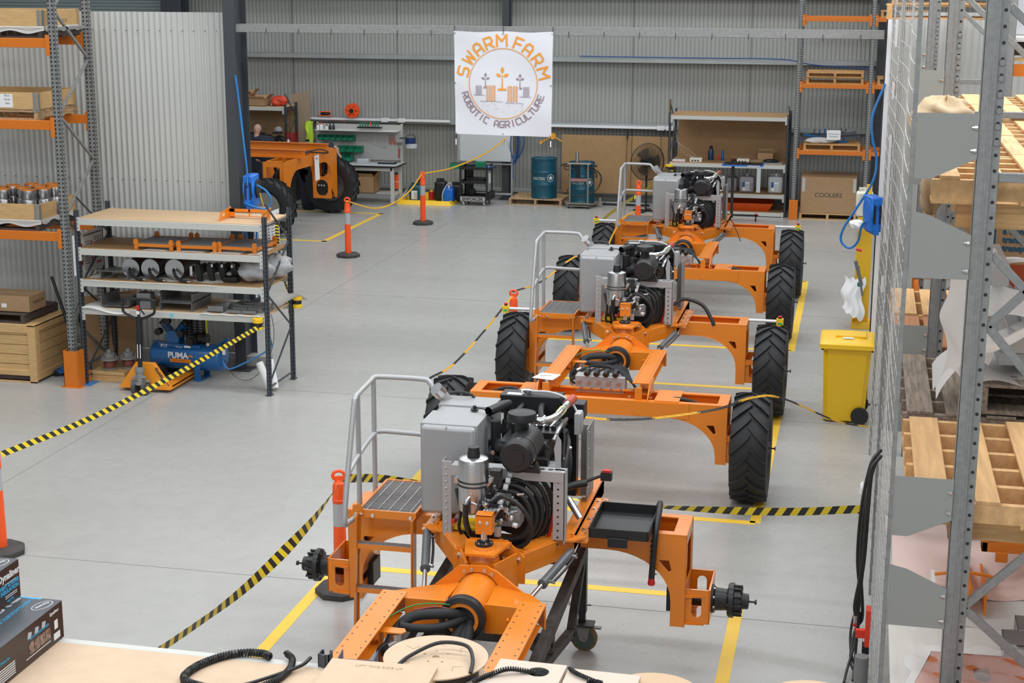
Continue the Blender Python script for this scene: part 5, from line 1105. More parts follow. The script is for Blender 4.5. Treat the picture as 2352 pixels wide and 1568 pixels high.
for s in (-1, 1): m = MB([BLACK]); m.cyl((-.33, s*.14, .095), (-.33, s*.18, .095), .095, n=28); m.use(DARK); m.cyl((-.33, s*.18, .095), (-.33, s*.186, .095), .055, n=20); m.use(STEEL); [m.cyl((-.33+.035*cos(a), s*.186, .095+.035*sin(a)), (-.33+.035*cos(a), s*.19, .095+.035*sin(a)), .006, n=6) for a in [2*pi*i/5 for i in range(5)]]; m.build('wheel', AC)
m = MB([BLUE]); m.lathe([(.085, -.09), (.09, -.07), (.09, .05), (.07, .07)], 26, 'y', (0, 0, 0)) if False else m.cyl((-.18, -.10, .53), (-.18, .06, .53), .095, n=26); m.box(-.27, -.09, -.09, .05, .45, .5)
for s, L in ((-1, .22), (1, .24)):
    for i in range(8):
        a = radians(40)*s; t0 = .09+.017*i; c = (-.18+sin(a)*t0, -.02, .53+cos(a)*t0); e = (-.18+sin(a)*(t0+.010), -.02, .53+cos(a)*(t0+.010)); m.cyl(c, e, .055 if i % 2 else .048, n=16)
m.build('pump_head', AC)
m = MB([BLACK])
for s in (-1, 1): a = radians(40)*s; c = Vector((-.18+sin(a)*.235, -.02, .53+cos(a)*.235)); m.cyl(c, c+Vector((sin(a), 0, cos(a)))*.03, .05, n=14)
m.cyl((-.37, -.12, .60), (-.37, -.05, .60), .045, n=16); m.cyl((-.05, -.14, .60), (-.05, -.06, .60), .045, n=16); m.cyl((-.24, -.12, .74), (-.24, -.06, .74), .045, n=16); m.cyl((.08, -.10, .50), (.08, .08, .50), .075, n=22); m.cyl((.08, -.14, .50), (.08, -.10, .50), .05, n=18); m.cyl((.15, .0, .52), (.27, .0, .52), .07, n=20); m.build('electric_motor', AC)
m = MB([BLACKM]); m.box(-.08, .21, .08, .10, .46, .80); m.use(GALV)
for i in range(3):
    for j in range(7): m.box(-.05+.08*i, -.01+.08*i, .078, .08, .52+.035*j, .535+.035*j)
m.use(mat('belt_guard_edge', (.62, .62, .02), .5)); m.box(.205, .215, .07, .105, .46, .80); m.build('belt_guard', AC)
m = MB([WHITE]); m.M = Matrix.Translation((-.05, -.175, .26)); m.text('PUMA', .105, -.02, .035, bold=.003); m.M = Matrix.Translation((0, -.131, .42)); m.text('P17', .062, -.28, -.01, bold=.001); m.text('50 Litre', .03, -.07, .0); m.box(0, .09, -.001, 0, .004, .03); m.use(ORANGE); m.M = Matrix.Translation((-.05, -.176, .26)); m.box(-.13, .16, -.0005, .001, -.02, .025)
m.plate([(.11, .045), (.15, .06), (.2, .055), (.17, .085), (.13, .075)], (), .001, 'xz', 0); m.use(INK); m.text('AIR COMPRESSOR', .027, .015, -.008); m.build('lettering', AC)
m = MB([CHROME]); m.cyl((.30, -.06, .47), (.30, -.075, .47), .022, n=16); m.use(WHITE); m.cyl((.52, -.08, .36), (.52, -.08, .47), .022, n=14); m.use(BLACK); m.cyl((.52, -.08, .45), (.52, -.08, .50), .024, n=14); m.build('pressure_gauge', AC)
m = MB([BLUEH]); m.tube(spline([(-7.72, 17.95, .37), (-7.62, 17.9, .20), (-7.50, 17.95, .20), (-7.2, 18.3, .36), (-7.22, 18.40, .5), (-7.44, 18.55, 1.2), (-7.42, 18.6, 1.9)], 8), .011, 8); m.use(BLACK); m.tube(spline([(-7.7, 18.0, .33), (-7.52, 17.9, .1), (-7.35, 18.0, .03), (-7.2, 18.2, .2), (-7.2, 18.5, .5), (-7.3, 18.6, .9)], 8), .004, 6); tag(m.build('air_hose'), 'blue air hose and black lead looping from the compressor to the column', 'hose')
# white pipes bundle
for k, (a, b) in enumerate((((-7.10, 17.72, .33), (-6.93, 17.62, .03)), ((-6.99, 17.80, .35), (-6.88, 17.66, .03)))):
    m = MB([WHITE]); m.tube([a, b], .045, 20, caps=False); m.tube([a, b], .041, 20); m.use(INK)
    for i in range(7): q = Vector(a).lerp(Vector(b), -.01); m.bar(q+Vector((-.03, 0, .03-.01*i)), q+Vector((.03, 0, .03-.01*i)), .003, .003)
    tag(m.build('plastic_pipe'), 'white plastic pipe leaning at the foot of the shelf, %s of the pair' % ('left', 'right')[k], 'pipe', 'white pipes by the shelf foot')
# ---------------- blue hose reels on the columns
def reel(loc, rz, label, flip=1):
    r = thing('hose_reel', label, 'hose reel', loc, rz, 'blue hose reels on the columns'); m = MB([BLUEP])
    m.tube([(-.075, 0, 0), (.075, 0, 0)], .155, 36); m.box(-.07, .07, -.15, .15, -.22, .18); m.build('reel_case', r, bevel=.02)
    m = MB([BLUEP]); 
    for x in (-.055, .055): m.tube([(x-.012, 0, 0), (x+.012, 0, 0)], .175, 36)
    m.box(-.03, .03, -.17, .17, -.25, .02); m.build('side_flange', r, bevel=.006)
    m = MB([BLACK]); m.tube([(.085, 0, 0), (.10, 0, 0)], .12, 28); 
    for s in (-1, 1): m.box(s*.03-.01, s*.03+.01, -.179, -.165, -.12, .09)
    m.build('spring_cover', r); return r
reel((-7.49, 18.62, 2.36), .12, 'blue air hose reel on the left dark column')
reel((.18, 18.3, 2.38), .3, 'blue air hose reel on the right column behind the mesh')
m = MB([BLUEH]); m.tube(spline([(-7.60, 18.5, 3.78), (-7.56, 18.5, 3.4), (-7.50, 18.45, 2.95), (-7.47, 18.45, 2.6), (-7.47, 18.44, 2.42)], 8), .014, 8); m.tube(spline([(-7.36, 18.5, 2.42), (-7.2, 18.4, 2.36), (-7.14, 18.4, 2.24), (-7.22, 18.4, 2.14), (-7.4, 18.4, 2.17), (-7.52, 18.45, 2.2)], 8), .013, 8); m.tube(spline([(-7.53, 18.5, 2.1), (-7.54, 18.5, 1.9), (-7.5, 18.6, 1.2)], 6), .012, 8); tag(m.build('air_hose'), 'bright blue air hose hanging down the left dark column and looping at the reel', 'hose')
m = MB([BLUEH]); m.tube(spline([(.24, 18.62, 3.80), (.12, 18.55, 3.45), (.13, 18.5, 3.2), (.19, 18.5, 2.95), (.16, 18.45, 2.7), (0, 18.45, 2.4), (-.14, 18.45, 2.15), (-.16, 18.45, 2.0), (-.06, 18.4, 1.93), (.03, 18.35, 2.02), (.06, 18.3, 2.2), (.12, 18.3, 2.28), (.17, 18.3, 2.28)], 8), .014, 8); tag(m.build('air_hose'), 'bright blue air hose hanging in a long loop from the right column', 'hose')
# perforated grey panel stand behind shelf
m = MB([WHITE]); m.M = Matrix.Translation((-7.52, 18.75, 1.35)); m.box(0, .22, 0, .006, 0, .76); m.box(.22, .226, 0, .3, 0, .7); m.use(DARK)
for i in range(6):
    for j in range(18): m.box(.018+.034*i, .034+.034*i, -.001, 0, .03+.04*j, .046+.04*j)
for i in range(7):
    for j in range(16): m.box(.226, .227, .02+.04*i, .04+.04*i, .03+.04*j, .046+.04*j)
tag(m.build('perforated_panel', smooth=False), 'white perforated metal stand behind the right end of the left shelf', 'panel')
m = MB([YELB]); m.bar((-7.33, 18.5, 2.32), (-7.28, 18.55, 2.04), .02, .008); tag(m.build('tape_tail'), 'yellow strap hanging from the blue reel on the left column', 'strap')
tape('barrier_tape', [(-7.22, 18.75, 2.0), (-7.2, 18.75, 1.6), (-7.12, 18.7, 1.2), (-7.0, 18.6, 1.0)], 'striped tape hanging vertically behind the left shelf', .05, None, .02, .012)
# ================================================================ REAR OF THE HALL
# turned machine behind the dark column
FR = thing('agricultural_robot', 'unfinished orange robot frame with large tyres behind the dark column', 'farm robot', (-11.12, 30.38, 0), radians(87))
FTOP = 1.42
m = MB([ORANGE])
for s in (-1, 1):
    X = 1.40
    for y in (-.21, .21):
        ar = [(.30, FTOP-.22)]+[((X-.30)-.42+.42*sin(a), (FTOP-.22)-.42+.42*cos(a)) for a in [pi/2*i/10 for i in range(11)]]
        m.plate([(s*p[0], p[1]) for p in [(0, FTOP), (X, FTOP), (X, .38), (X-.10, .38)]+[(X-.30+.2*0, .62)]+list(reversed(ar))+[(0, FTOP-.22)]], (), .014, 'xz', y)
    inner = [(-.21, .38), (.21, .38), (.21, FTOP), (-.21, FTOP)]
    holes = [oval(0, 1.04, .26, .40), oval(0, .60, .26, .34)] if s > 0 else [[(-.14, FTOP-.1), (-.14, .5), (.14, .5), (.14, FTOP-.1)]]
    m.plate(inner, holes, .014, 'yz', s*(X-.007)); m.box(*sorted((s*.3, s*X)), -.21, -.18, FTOP-.01, FTOP+.003); m.box(*sorted((s*.3, s*X)), .18, .21, FTOP-.01, FTOP+.003); m.box(*sorted((s*(X-.16), s*X)), -.21, .21, FTOP-.01, FTOP+.003)
    if s > 0: m.plate(inner, holes, .014, 'yz', s*(X-.30))
m.build('axle_beam', FR, bevel=.004)
for s in (-1, 1):
    m = MB([ORANGE]); x = s*.62; m.box(x-.006, x+.006, -.35, 2.6, FTOP+.02, FTOP+.17); m.box(x-.07, x+.07, -.35, 2.6, FTOP+.16, FTOP+.17); m.box(x-.07, x+.07, -.35, 2.6, FTOP+.005, FTOP+.018); m.build('frame_rail', FR, bevel=.003)
m = MB([HOSE]); m.tube(spline([(-.2, -.1, FTOP+.05), (0, -.4, FTOP+.12), (.1, -.55, FTOP+.06), (.15, -.45, FTOP+.03), (.1, -.1, FTOP+.05)], 6), .015, 8); m.use(STEEL); m.box(-.3, .2, -.1, .25, FTOP, FTOP+.06)
for i in range(8): m.cyl((-.3+.07*i, .15, FTOP+.06), (-.3+.07*i, .15, FTOP+.10), .02, n=10)
m.build('hydraulic_manifold', FR)
m = MB([PAPER]); m.add([(.05, -.27, FTOP-.02), (.28, -.275, FTOP-.02), (.25, -.30, FTOP-.52), (.02, -.295, FTOP-.53)], [(0, 1, 2, 3)]); m.use(INK); m.box(.12, .19, -.279, -.278, FTOP-.1, FTOP-.08); m.build('paper_tag', FR, smooth=False)
for s, kk in ((-1, .57), (1, .60)): wheel(FR, s*1.66, 0, s, R=kk, W=.36, rimr=.33)
wh = MB([RIMM]); wh.cyl((-1.84, 0, .57), (-1.835, 0, .57), .31, n=36); wh.use(BLACK)
for i in range(4): a = i*pi/2+.4; wh.box(-1.845, -1.842, -.02+.05*cos(a), .02+.05*cos(a), .55+.05*sin(a), .59+.05*sin(a))
wh.build('wheel_disc', FR)
m = MB([HOSE]); m.tube(spline([(-1.2, .05, FTOP-.1), (-1.22, .0, 1.1), (-1.2, .05, .7)], 5), .035, 8); m.tube(spline([(1.2, .05, FTOP-.1), (1.22, .0, 1.1), (1.2, .05, .7)], 5), .03, 8); m.use(BLACK); m.box(1.12, 1.35, -.14, .14, .45, .75); m.use(CHROME)
for i in range(3): m.cyl((1.08, -.06+.06*i, .66), (1.05, -.06+.06*i, .66), .02, n=8)
m.build('drive_motor', FR)
# people (mostly hidden)
def person(loc, rz, label, bones, head, cloth, skin_parts, hair=None, crouch=False):
    r = thing('person', label, 'person', loc, rz)
    V = [b[0] for b in bones]; R_ = [b[1] for b in bones]; E = [(i, b[2]) for i, b in enumerate(bones) if b[2] is not None]
    me = bpy.data.meshes.new('body'); me.from_pydata(V, E, []); o = bpy.data.objects.new('body', me); COL.objects.link(o); o.parent = r
    sk = o.modifiers.new('skin', 'SKIN'); ly = me.skin_vertices[0] if len(me.skin_vertices) else None
    if ly is None:
        bm_ = None
        import bmesh
        bm_ = bmesh.new(); bm_.from_mesh(me); l = bm_.verts.layers.skin.verify()
        for v, q in zip(bm_.verts, R_): v[l].radius = (q, q)
        bm_.verts.ensure_lookup_table(); bm_.verts[0][l].use_root = True; bm_.to_mesh(me); bm_.free()
    o.modifiers.new('sub', 'SUBSURF').levels = 2; o.modifiers['sub'].render_levels = 2
    me.materials.append(cloth); return r
def headobj(r, c, yaw, pitch, hair):
    m = MB([SKIN]); m.M = Matrix.Translation(c) @ Matrix.Rotation(yaw, 4, 'Z') @ Matrix.Rotation(pitch, 4, 'X')
    prof = [(.001, -.115), (.035, -.112), (.055, -.09), (.066, -.05), (.074, 0), (.076, .04), (.068, .08), (.045, .105), (.001, .115)]
    m.grid(lambda u, v: ((lambda k, t: (prof[k][0]*(1-t)+prof[k+1][0]*t, prof[k][1]*(1-t)+prof[k+1][1]*t))(min(7, int(v*8)), v*8-min(7, int(v*8))))[0] and ((lambda R2: (R2[0]*cos(2*pi*u), R2[0]*1.22*sin(2*pi*u), R2[1]))((lambda k, t: (prof[k][0]*(1-t)+prof[k+1][0]*t, prof[k][1]*(1-t)+prof[k+1][1]*t))(min(7, int(v*8)), v*8-min(7, int(v*8))))), 20, 16, True)
    m.cyl((0, -.085, .01), (0, -.112, -.02), .008, .014, n=8); m.cyl((0, .0, -.2), (0, .0, -.07), .055, n=14)
    for s in (-1, 1): m.sphere((s*.075, .0, 0), .022, 8)
    m.use(WHITE)
    for s in (-1, 1): m.sphere((s*.028, -.082, .018), .011, 8)
    m.use(INK)
    for s in (-1, 1): m.sphere((s*.028, -.091, .018), .005, 6)
    m.use(mat('lips', (.35, .12, .10), .5)); m.box(-.022, .022, -.088, -.08, -.058, -.048); m.build('head', r)
    m = MB([hair]); m.M = Matrix.Translation(c) @ Matrix.Rotation(yaw, 4, 'Z') @ Matrix.Rotation(pitch, 4, 'X'); m.grid(lambda u, v: (.082*cos(2*pi*u)*sin(pi*v*.52), .012+.098*sin(2*pi*u)*sin(pi*v*.52), .02+.105*cos(pi*v*.52)), 20, 8, True); m.build('hair', r)
def hand(r, c, d, k=1.0):
    m = MB([SKIN]); m.M = Matrix.Translation(c) @ d; m.box(-.04, .04, -.014, .014, -.09, 0)
    for i, L in enumerate((.065, .078, .072, .055)): x = -.03+.02*i; m.tube([(x, 0, -.085), (x, -.008, -.085-L*.55), (x, -.03, -.085-L)], [.0095, .009, .007], 8)
    m.tube([(-.04, 0, -.03), (-.07, -.012, -.065), (-.075, -.025, -.10)], [.011, .010, .008], 8); return m.build('hand', r, bevel=.008)
# person bending over behind the right-hand leg of the frame
P1 = person((-11.75, 32.55, 0), 2.0, 'person in dark navy work clothes bending down behind the orange frame, legs visible', [
    ((0, 0, .90), .15, None), ((0, -.12, 1.05), .14, 0), ((0, -.32, 1.18), .16, 1), ((0, -.45, 1.22), .08, 2),
    ((-.10, 0, .84), .11, 0), ((-.13, -.05, .48), .075, 4), ((-.14, .03, .08), .055, 5), ((-.15, -.14, .045), .045, 6),
    ((.10, 0, .84), .11, 0), ((.14, -.10, .48), .075, 8), ((.15, .0, .08), .055, 9), ((.16, -.17, .045), .045, 10),
    ((-.21, -.36, 1.17), .065, 2), ((-.24, -.50, .95), .05, 12), ((-.18, -.66, .80), .035, 13),
    ((.21, -.36, 1.17), .065, 2), ((.24, -.52, .98), .05, 15), ((.16, -.68, .84), .035, 16)], None, NAVY, None)
headobj(P1, (0, -.58, 1.24), 0, radians(-35), HAIRG); hand(P1, (-.17, -.68, .79), Matrix.Rotation(radians(30), 4, 'X')); hand(P1, (.15, -.70, .83), Matrix.Rotation(radians(30), 4, 'X'))
m = MB([BLACK]); [m.box(x-.05, x+.05, -.24, .08, 0, .09) for x in (-.15, .16)]; m.build('boot', P1, bevel=.02)
P2 = person((-13.02, 33.05, 0), -.5, 'person in navy shirt half hidden behind the left dark column, head bowed', [
    ((0, 0, .95), .15, None), ((0, 0, 1.15), .14, 0), ((0, -.04, 1.36), .16, 1), ((0, -.06, 1.50), .065, 2),
    ((-.10, 0, .88), .11, 0), ((-.11, -.02, .50), .075, 4), ((-.12, .03, .08), .055, 5), ((-.13, -.12, .045), .045, 6),
    ((.10, 0, .88), .11, 0), ((.11, -.02, .50), .075, 8), ((.12, .03, .08), .055, 9), ((.13, -.12, .045), .045, 10),
    ((-.21, -.05, 1.38), .065, 2), ((-.25, -.08, 1.12), .05, 12), ((-.20, -.28, 1.02), .035, 13),
    ((.21, -.05, 1.38), .065, 2), ((.25, -.08, 1.12), .05, 15), ((.20, -.28, 1.02), .035, 16)], None, NAVY, None)
headobj(P2, (0, -.10, 1.64), .4, radians(-20), HAIRG); hand(P2, (-.19, -.30, 1.01), Matrix.Rotation(radians(60), 4, 'X')); hand(P2, (.19, -.30, 1.01), Matrix.Rotation(radians(60), 4, 'X'))
m = MB([BLACK]); [m.box(x-.05, x+.05, -.22, .08, 0, .09) for x in (-.13, .13)]; m.build('boot', P2, bevel=.02)
# rear left shelving bench
SB = thing('steel_shelving', 'shelf bench with brown back panel behind the column in the rear left corner', 'shelving')
longspan(SB, -15.4, -12.80, 34.0, 34.75, (2.05, 1.02, .62, .22), 2.12, boards=[CHIP, MDF, MDF, MDF])
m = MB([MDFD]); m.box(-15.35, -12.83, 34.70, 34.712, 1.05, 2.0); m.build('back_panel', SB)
m = MB([mat('ply_offcut', (.36, .27, .18), .7)]); m.plate([(-12.97, 0), (-12.5, 0), (-12.5, 2.38), (-12.97, 2.27)], (), .012, 'xz', 34.85); tag(m.build('plywood_sheet'), 'bare plywood sheet standing at the right end of the rear left shelf bench', 'board')
carton('cardboard_box', (-13.93, 34.25, 2.065), 'open cardboard box on the rear left top shelf, left one', .40, .32, .16, 0, open_=True, group='boxes on the rear left top shelf')
carton('cardboard_box', (-14.0, 34.55, 2.065), 'taller open cardboard box behind the others on the rear left top shelf', .5, .25, .24, 0, open_=True, group='boxes on the rear left top shelf')
carton('cardboard_box', (-13.50, 34.25, 2.065), 'open cardboard box on the rear left top shelf, right one', .40, .32, .15, 0, open_=True, group='boxes on the rear left top shelf')
lump('plastic_bag', (-13.05, 34.3, 2.16), .20, .15, .12, mat('red_bag', (.60, .05, .015), .45), 'red and white plastic bag at the end of the rear left top shelf', 'bag', 4, .35)
m = MB([BLACK]); m.box(-13.9, -13.5, 34.55, 34.58, 1.10, 1.42); m.box(-13.75, -13.65, 34.5, 34.62, 1.03, 1.1); tag(m.build('computer_monitor', bevel=.004), 'black monitor on the rear left bench', 'monitor')
lump('backpack', (-13.32, 34.3, 1.20), .15, .12, .20, BLACK, 'black backpack on the rear left bench', 'backpack', 8, .12)
TB = thing('fan_belt_roll', 'black rubber roll with brass centre on the rear left bench', 'wheel', (-12.97, 34.05, 1.22)); m = MB([RUBBER]); m.tube([(.135*cos(a), 0, .135*sin(a)) for a in [2*pi*i/28 for i in range(28)]], .06, 10, closed=True); m.build('ring', TB); m = MB([mat('brass_dull', (.28, .20, .07), .5, .5)]); m.cyl((0, -.05, -.05), (0, .02, -.05), .07, n=18); m.build('centre', TB)
H = thing('baseball_cap', 'grey and black cap hanging at the end of the rear left bench', 'cap', (-12.97, 34.0, 1.52)); m = MB([mat('cap_grey', (.25, .25, .27), .8)]); m.grid(lambda u, v: (.10*cos(2*pi*u)*sin(pi*v*.5), .10*sin(2*pi*u)*sin(pi*v*.5), .10*cos(pi*v*.5)), 16, 6, True); m.build('crown', H); m = MB([BLACK]); m.box(-.10, .10, -.16, .02, -.06, -.02); m.build('peak', H, bevel=.01)
m = MB([mat('red_check', (.25, .02, .02), .8)]); m.grid(lambda u, v: (-12.83+u*.33, 34.02-.05*sin(u*7), 1.05+v*.45+.03*sin(u*9)), 10, 8); tag(m.build('check_shirt'), 'red patterned shirt hanging beside the cap', 'clothing')
VJ = thing('work_jacket', 'high visibility yellow and navy jacket hanging by the rear left bench', 'jacket', (-12.52, 34.80, .98)); m = MB([HIVIS]); m.grid(lambda u, v: (-.09+u*.20+.02*sin(v*7), -.03*sin(u*8), .28+v*.42), 8, 8); m.grid(lambda u, v: (.02+u*.09, -.06, .0+v*.62), 4, 8); m.build('jacket_body', VJ); m = MB([NAVY]); m.grid(lambda u, v: (-.10+u*.17, -.02*sin(u*8), 0+v*.28), 6, 5); m.use(REFL); m.box(-.1, .07, -.04, -.03, .18, .23); m.box(-.1, .07, -.04, -.03, .04, .09); m.build('jacket_lower', VJ)
WM = thing('handbag', 'small white bag hanging beside the red shirt', 'bag', (-12.72, 33.95, 1.12)); m = MB([WHITE]); m.grid(lambda u, v: (.05*cos(2*pi*u)*sin(pi*v), .04*sin(2*pi*u), .22*v), 12, 8, True); m.build('bag_body', WM); m = MB([BLACK]); m.tube(spline([(-.03, 0, .2), (-.05, 0, .45), (.0, 0, .55), (.05, 0, .45), (.03, 0, .2)], 5), .006, 6); m.build('strap', WM)
m = MB([RED]); m.box(-13.5, -13.0, 34.1, 34.4, .63, .75); m.box(-14.2, -13.6, 34.1, 34.4, .63, .72); tag(m.build('tool_case', bevel=.01), 'red tool cases on the middle shelf of the rear left bench', 'tool case')
m = MB([BLUEP]); m.box(-13.6, -13.25, 34.05, 34.3, 1.03, 1.06); m.use(BLACK); m.box(-13.9, -13.6, 34.05, 34.3, 1.03, 1.07); tag(m.build('tool_tray', bevel=.004), 'blue and black tool tray on the rear left bench top', 'tray')
# cart behind the frame
CT = thing('tool_cabinet', 'black tool cabinet on castors behind the orange frame', 'cabinet', (-12.35, 32.9, 0)); m = MB([BLACK]); m.box(-.25, .25, -.2, .2, .12, 1.0); m.use(DARK); [m.box(-.22, .22, -.205, -.2, .2+.14*i, .21+.14*i) for i in range(5)]; m.build('cabinet_body', CT, bevel=.008); 
for s in (-1, 1): m = MB([CHROME]); m.cyl((s*.2-.015, -.17, .05), (s*.2+.015, -.17, .05), .05, n=16); m.use(BLACK); m.box(s*.2-.02, s*.2+.02, -.2, -.14, .08, .12); m.build('castor', CT)
# workbench with pegboard
WB = thing('workbench', 'grey workbench with perforated tool panel against the rear wall', 'workbench', (0, 0, 0))
BZ = .88; bx0, bx1, by0, by1 = -12.1, -9.98, 33.25, 34.05
m = MB([mat('bench_top', (.42, .44, .44), .5)]); m.box(bx0, bx1, by0, by1, BZ-.005, BZ); m.use(BLACK); m.box(bx0-.006, bx1+.006, by0-.006, by1+.006, BZ-.04, BZ-.005); m.build('bench_top', WB, bevel=.002)
m = MB([BEIGE]); m.box(bx0+.1, bx1-.1, by0+.06, by0+.09, BZ-.12, BZ-.04); m.box(bx0+.1, bx1-.1, by0+.2, by0+.22, BZ-.13, BZ-.04); m.box(bx0+.08, bx1-.12, by1-.4, by1-.1, .20, .24); m.build('bench_frame', WB, bevel=.003)
for x in (bx0+.08, bx1-.14):
    for y in (by0+.06, by1-.14): m = MB([BEIGE]); m.box(x, x+.075, y, y+.075, .05, BZ-.04); m.use(STEEL); m.cyl((x+.037, y+.037, 0), (x+.037, y+.037, .05), .02, n=10); m.build('leg', WB, bevel=.003)
    m = MB([BEIGE]); m.box(x+.02, x+.055, by0+.13, by1-.14, .2, .26); m.build('leg_brace', WB)
m = MB([mat('pegboard', (.44, .44, .42), .5)]); m.box(bx0+.05, bx1-.05, by1-.06, by1-.05, BZ+.05, 1.72); m.use(DARK)
for i in range(46):
    for j in range(13): m.box(-11.2+.025*i-.003, -11.2+.025*i+.003, by1-.0615, by1-.06, BZ+.10+.05*j, BZ+.107+.05*j)
m.build('pegboard', WB, smooth=False)
m = MB([BEIGE]); m.box(bx0+.05, bx0+.09, by1-.05, by1-.01, BZ, 1.74); m.box(bx1-.09, bx1-.05, by1-.05, by1-.01, BZ, 1.74); m.box(bx0+.1, bx1-.1, by1-.38, by1-.05, 1.585, 1.595); m.box(bx0+.1, bx1-.1, by1-.055, by1-.05, 1.585, 1.68); m.build('upper_shelf', WB, bevel=.003)
def bins(n, x, y, z, label, w=.14, d=.16, h=.11):
    for i in range(n):
        r = MB([GREEN]); a = x+i*w; m = r; m.box(a, a+w-.006, y, y+.004, z, z+h*.55); m.box(a, a+.004, y, y+d, z, z+h); m.box(a+w-.01, a+w-.006, y, y+d, z, z+h); m.box(a, a+w-.006, y+d-.004, y+d, z, z+h); m.box(a, a+w-.006, y, y+d, z, z+.004)
        m.use(mat('bin_contents', (.12, .06, .03), .7, var=.5, vscale=60)); m.box(a+.008, a+w-.014, y+.01, y+d-.01, z+.004, z+.03)
        tag(m.build('storage_bin', smooth=False), 'green storage bin %s, number counted from its left end' % label if n == 1 else 'green plastic storage bin %s, %s from the left' % (label, ('first', 'second', 'third', 'fourth', 'fifth', 'sixth')[i]), 'storage bin', 'green bins on the tool panel')
bins(6, -11.98, 33.82, 1.36, 'in the upper row of the tool panel', .145)
bins(3, -11.50, 33.80, 1.10, 'in the middle row of the tool panel', .19, .18, .13); bins(2, -11.55, 33.72, .90, 'standing on the workbench', .2, .22, .15)
m0 = MB([STEEL]); 
for i in range(16):
    L = .12+.012*i; x = -11.02+.042*i; m = MB([mat('spanner_chrome', (.7, .7, .68), .3, .4)]); m.bar((x, 33.97, 1.50), (x, 33.97, 1.50-L), .014, .008); m.cyl((x, 33.98, 1.50), (x, 33.97, 1.50), .013, n=10); m.cyl((x, 33.98, 1.50-L), (x, 33.97, 1.50-L), .015, n=10)
    tag(m.build('spanner'), 'combination spanner on the tool panel, number %s in the row graded short to long' % ('one two three four five six seven eight nine ten eleven twelve thirteen fourteen fifteen sixteen'.split()[i]), 'spanner', 'spanners on the tool panel')
for i, x in enumerate((-10.30, -10.22)): m = MB([RED]); m.tube([(x, 33.96, 1.28), (x-.03, 33.96, 1.38), (x, 33.96, 1.46), (x+.03, 33.96, 1.38), (x+.01, 33.96, 1.28)], .008, 6); m.use(STEEL); m.box(x-.015, x+.015, 33.955, 33.965, 1.44, 1.49); tag(m.build('pliers'), 'red handled pliers on the tool panel, %s pair' % ('left', 'right')[i], 'pliers', 'pliers on the tool panel')
m = MB([RED]); m.cyl((-10.10, 33.96, .98), (-10.10, 33.96, 1.2), .017, n=10); m.use(STEEL); m.cyl((-10.10, 33.96, 1.2), (-10.10, 33.96, 1.3), .012, n=10); m.box(-10.17, -10.03, 33.945, 33.975, 1.29, 1.33); tag(m.build('hammer'), 'hammer with red handle at the right end of the tool panel', 'hammer')
FS = thing('face_shield', 'dark blue face shield hung on the right end of the tool panel', 'face shield', (-9.83, 33.95, 1.40)); m = MB([mat('shield_blue', (.01, .03, .12), .25)]); m.grid(lambda u, v: (.12*cos(pi*u*1.1), -.12*sin(pi*u*1.1), -.10+.15*v), 12, 4); m.build('crown_guard', FS); m = MB([POLY]); m.grid(lambda u, v: (.13*cos(pi*u*1.1)+.02, -.13*sin(pi*u*1.1), -.18+.10*v), 12, 4); m.build('visor', FS); m = MB([BLACK]); m.bar((-.26, .03, .03), (-.10, .03, .03), .02, .02); m.tube([(.11*cos(a), .03+.03*sin(a), .04+.07*sin(a)) for a in [pi*i/10 for i in range(11)]], .007, 6); m.build('headband', FS)
for i, (x, c, h) in enumerate(((-11.95, 'white', .10), (-11.87, 'red', .12), (-11.74, 'white', .08), (-11.66, 'blk', .11), (-11.58, 'blk', .11))):
    m = MB([{'white': WHITE, 'red': WHITE, 'blk': DARK}[c]]); m.lathe([(.032, 0), (.032, h*.75), (.012, h)], 14, 'z', (x, 33.80, 1.596)); m.use(RED if c != 'blk' else BLACK); m.cyl((x, 33.8, 1.596+h*.9), (x, 33.8, 1.596+h+.05), .014, n=8)
    tag(m.build('spray_bottle'), ['short white spray can', 'tall white bottle with red top', 'white cone shaped bottle', 'dark spray can', 'dark spray can with grey label'][i]+' on the tool panel shelf, %s from left' % ('first', 'second', 'third', 'fourth', 'fifth')[i], 'bottle', 'bottles on the tool panel shelf')
SR = thing('screwdriver_rack', 'black rack of green handled screwdrivers on the tool panel shelf', 'tool rack', (-10.75, 33.85, 1.596)); m = MB([BLACK]); m.box(-.28, .28, -.05, .05, .05, .08); m.build('rack_body', SR)
for i in range(8): m = MB([STEEL]); m.cyl((-.22+.06*i, 0, 0), (-.22+.06*i, 0, .1), .004, n=6); m.use(GREEN if i != 4 else SORANGE); m.cyl((-.22+.06*i, 0, .09), (-.22+.06*i, 0, .17+.02*(i % 3)), .015, n=10); m.build('screwdriver', SR)
carton('cardboard_box', (-10.85, 33.65, .245), 'open brown box under the workbench', .62, .42, .36, 0, group=None, open_=True)
m = MB([SORANGE]); m.cyl((-10.17, 33.95, .30), (-10.17, 33.95, .62), .075, n=20); m.use(BLACK); m.cyl((-10.17, 33.95, .62), (-10.17, 33.95, .65), .07, n=20); m.use(WHITE); m.cyl((-10.17, 33.95, .455), (-10.17, 33.95, .465), .077, n=20); tag(m.build('waste_bin'), 'bright orange round drum bin at the right end of the workbench', 'bin')
m = MB([POLY]); m.box(-11.0, -10.75, 33.65, 33.85, .881, .97); tag(m.build('clear_tray', bevel=.01), 'clear plastic tub on the workbench', 'tub')
m = MB([NAVY]); m.box(-10.5, -10.1, 33.6, 33.8, .881, .91); m.use(STEEL); [m.cyl((-10.47+.045*i, 33.62, .915), (-10.47+.045*i, 33.78, .915), .012, n=8) for i in range(8)]; tag(m.build('socket_set', bevel=.003), 'dark blue socket set tray on the workbench', 'tool set')
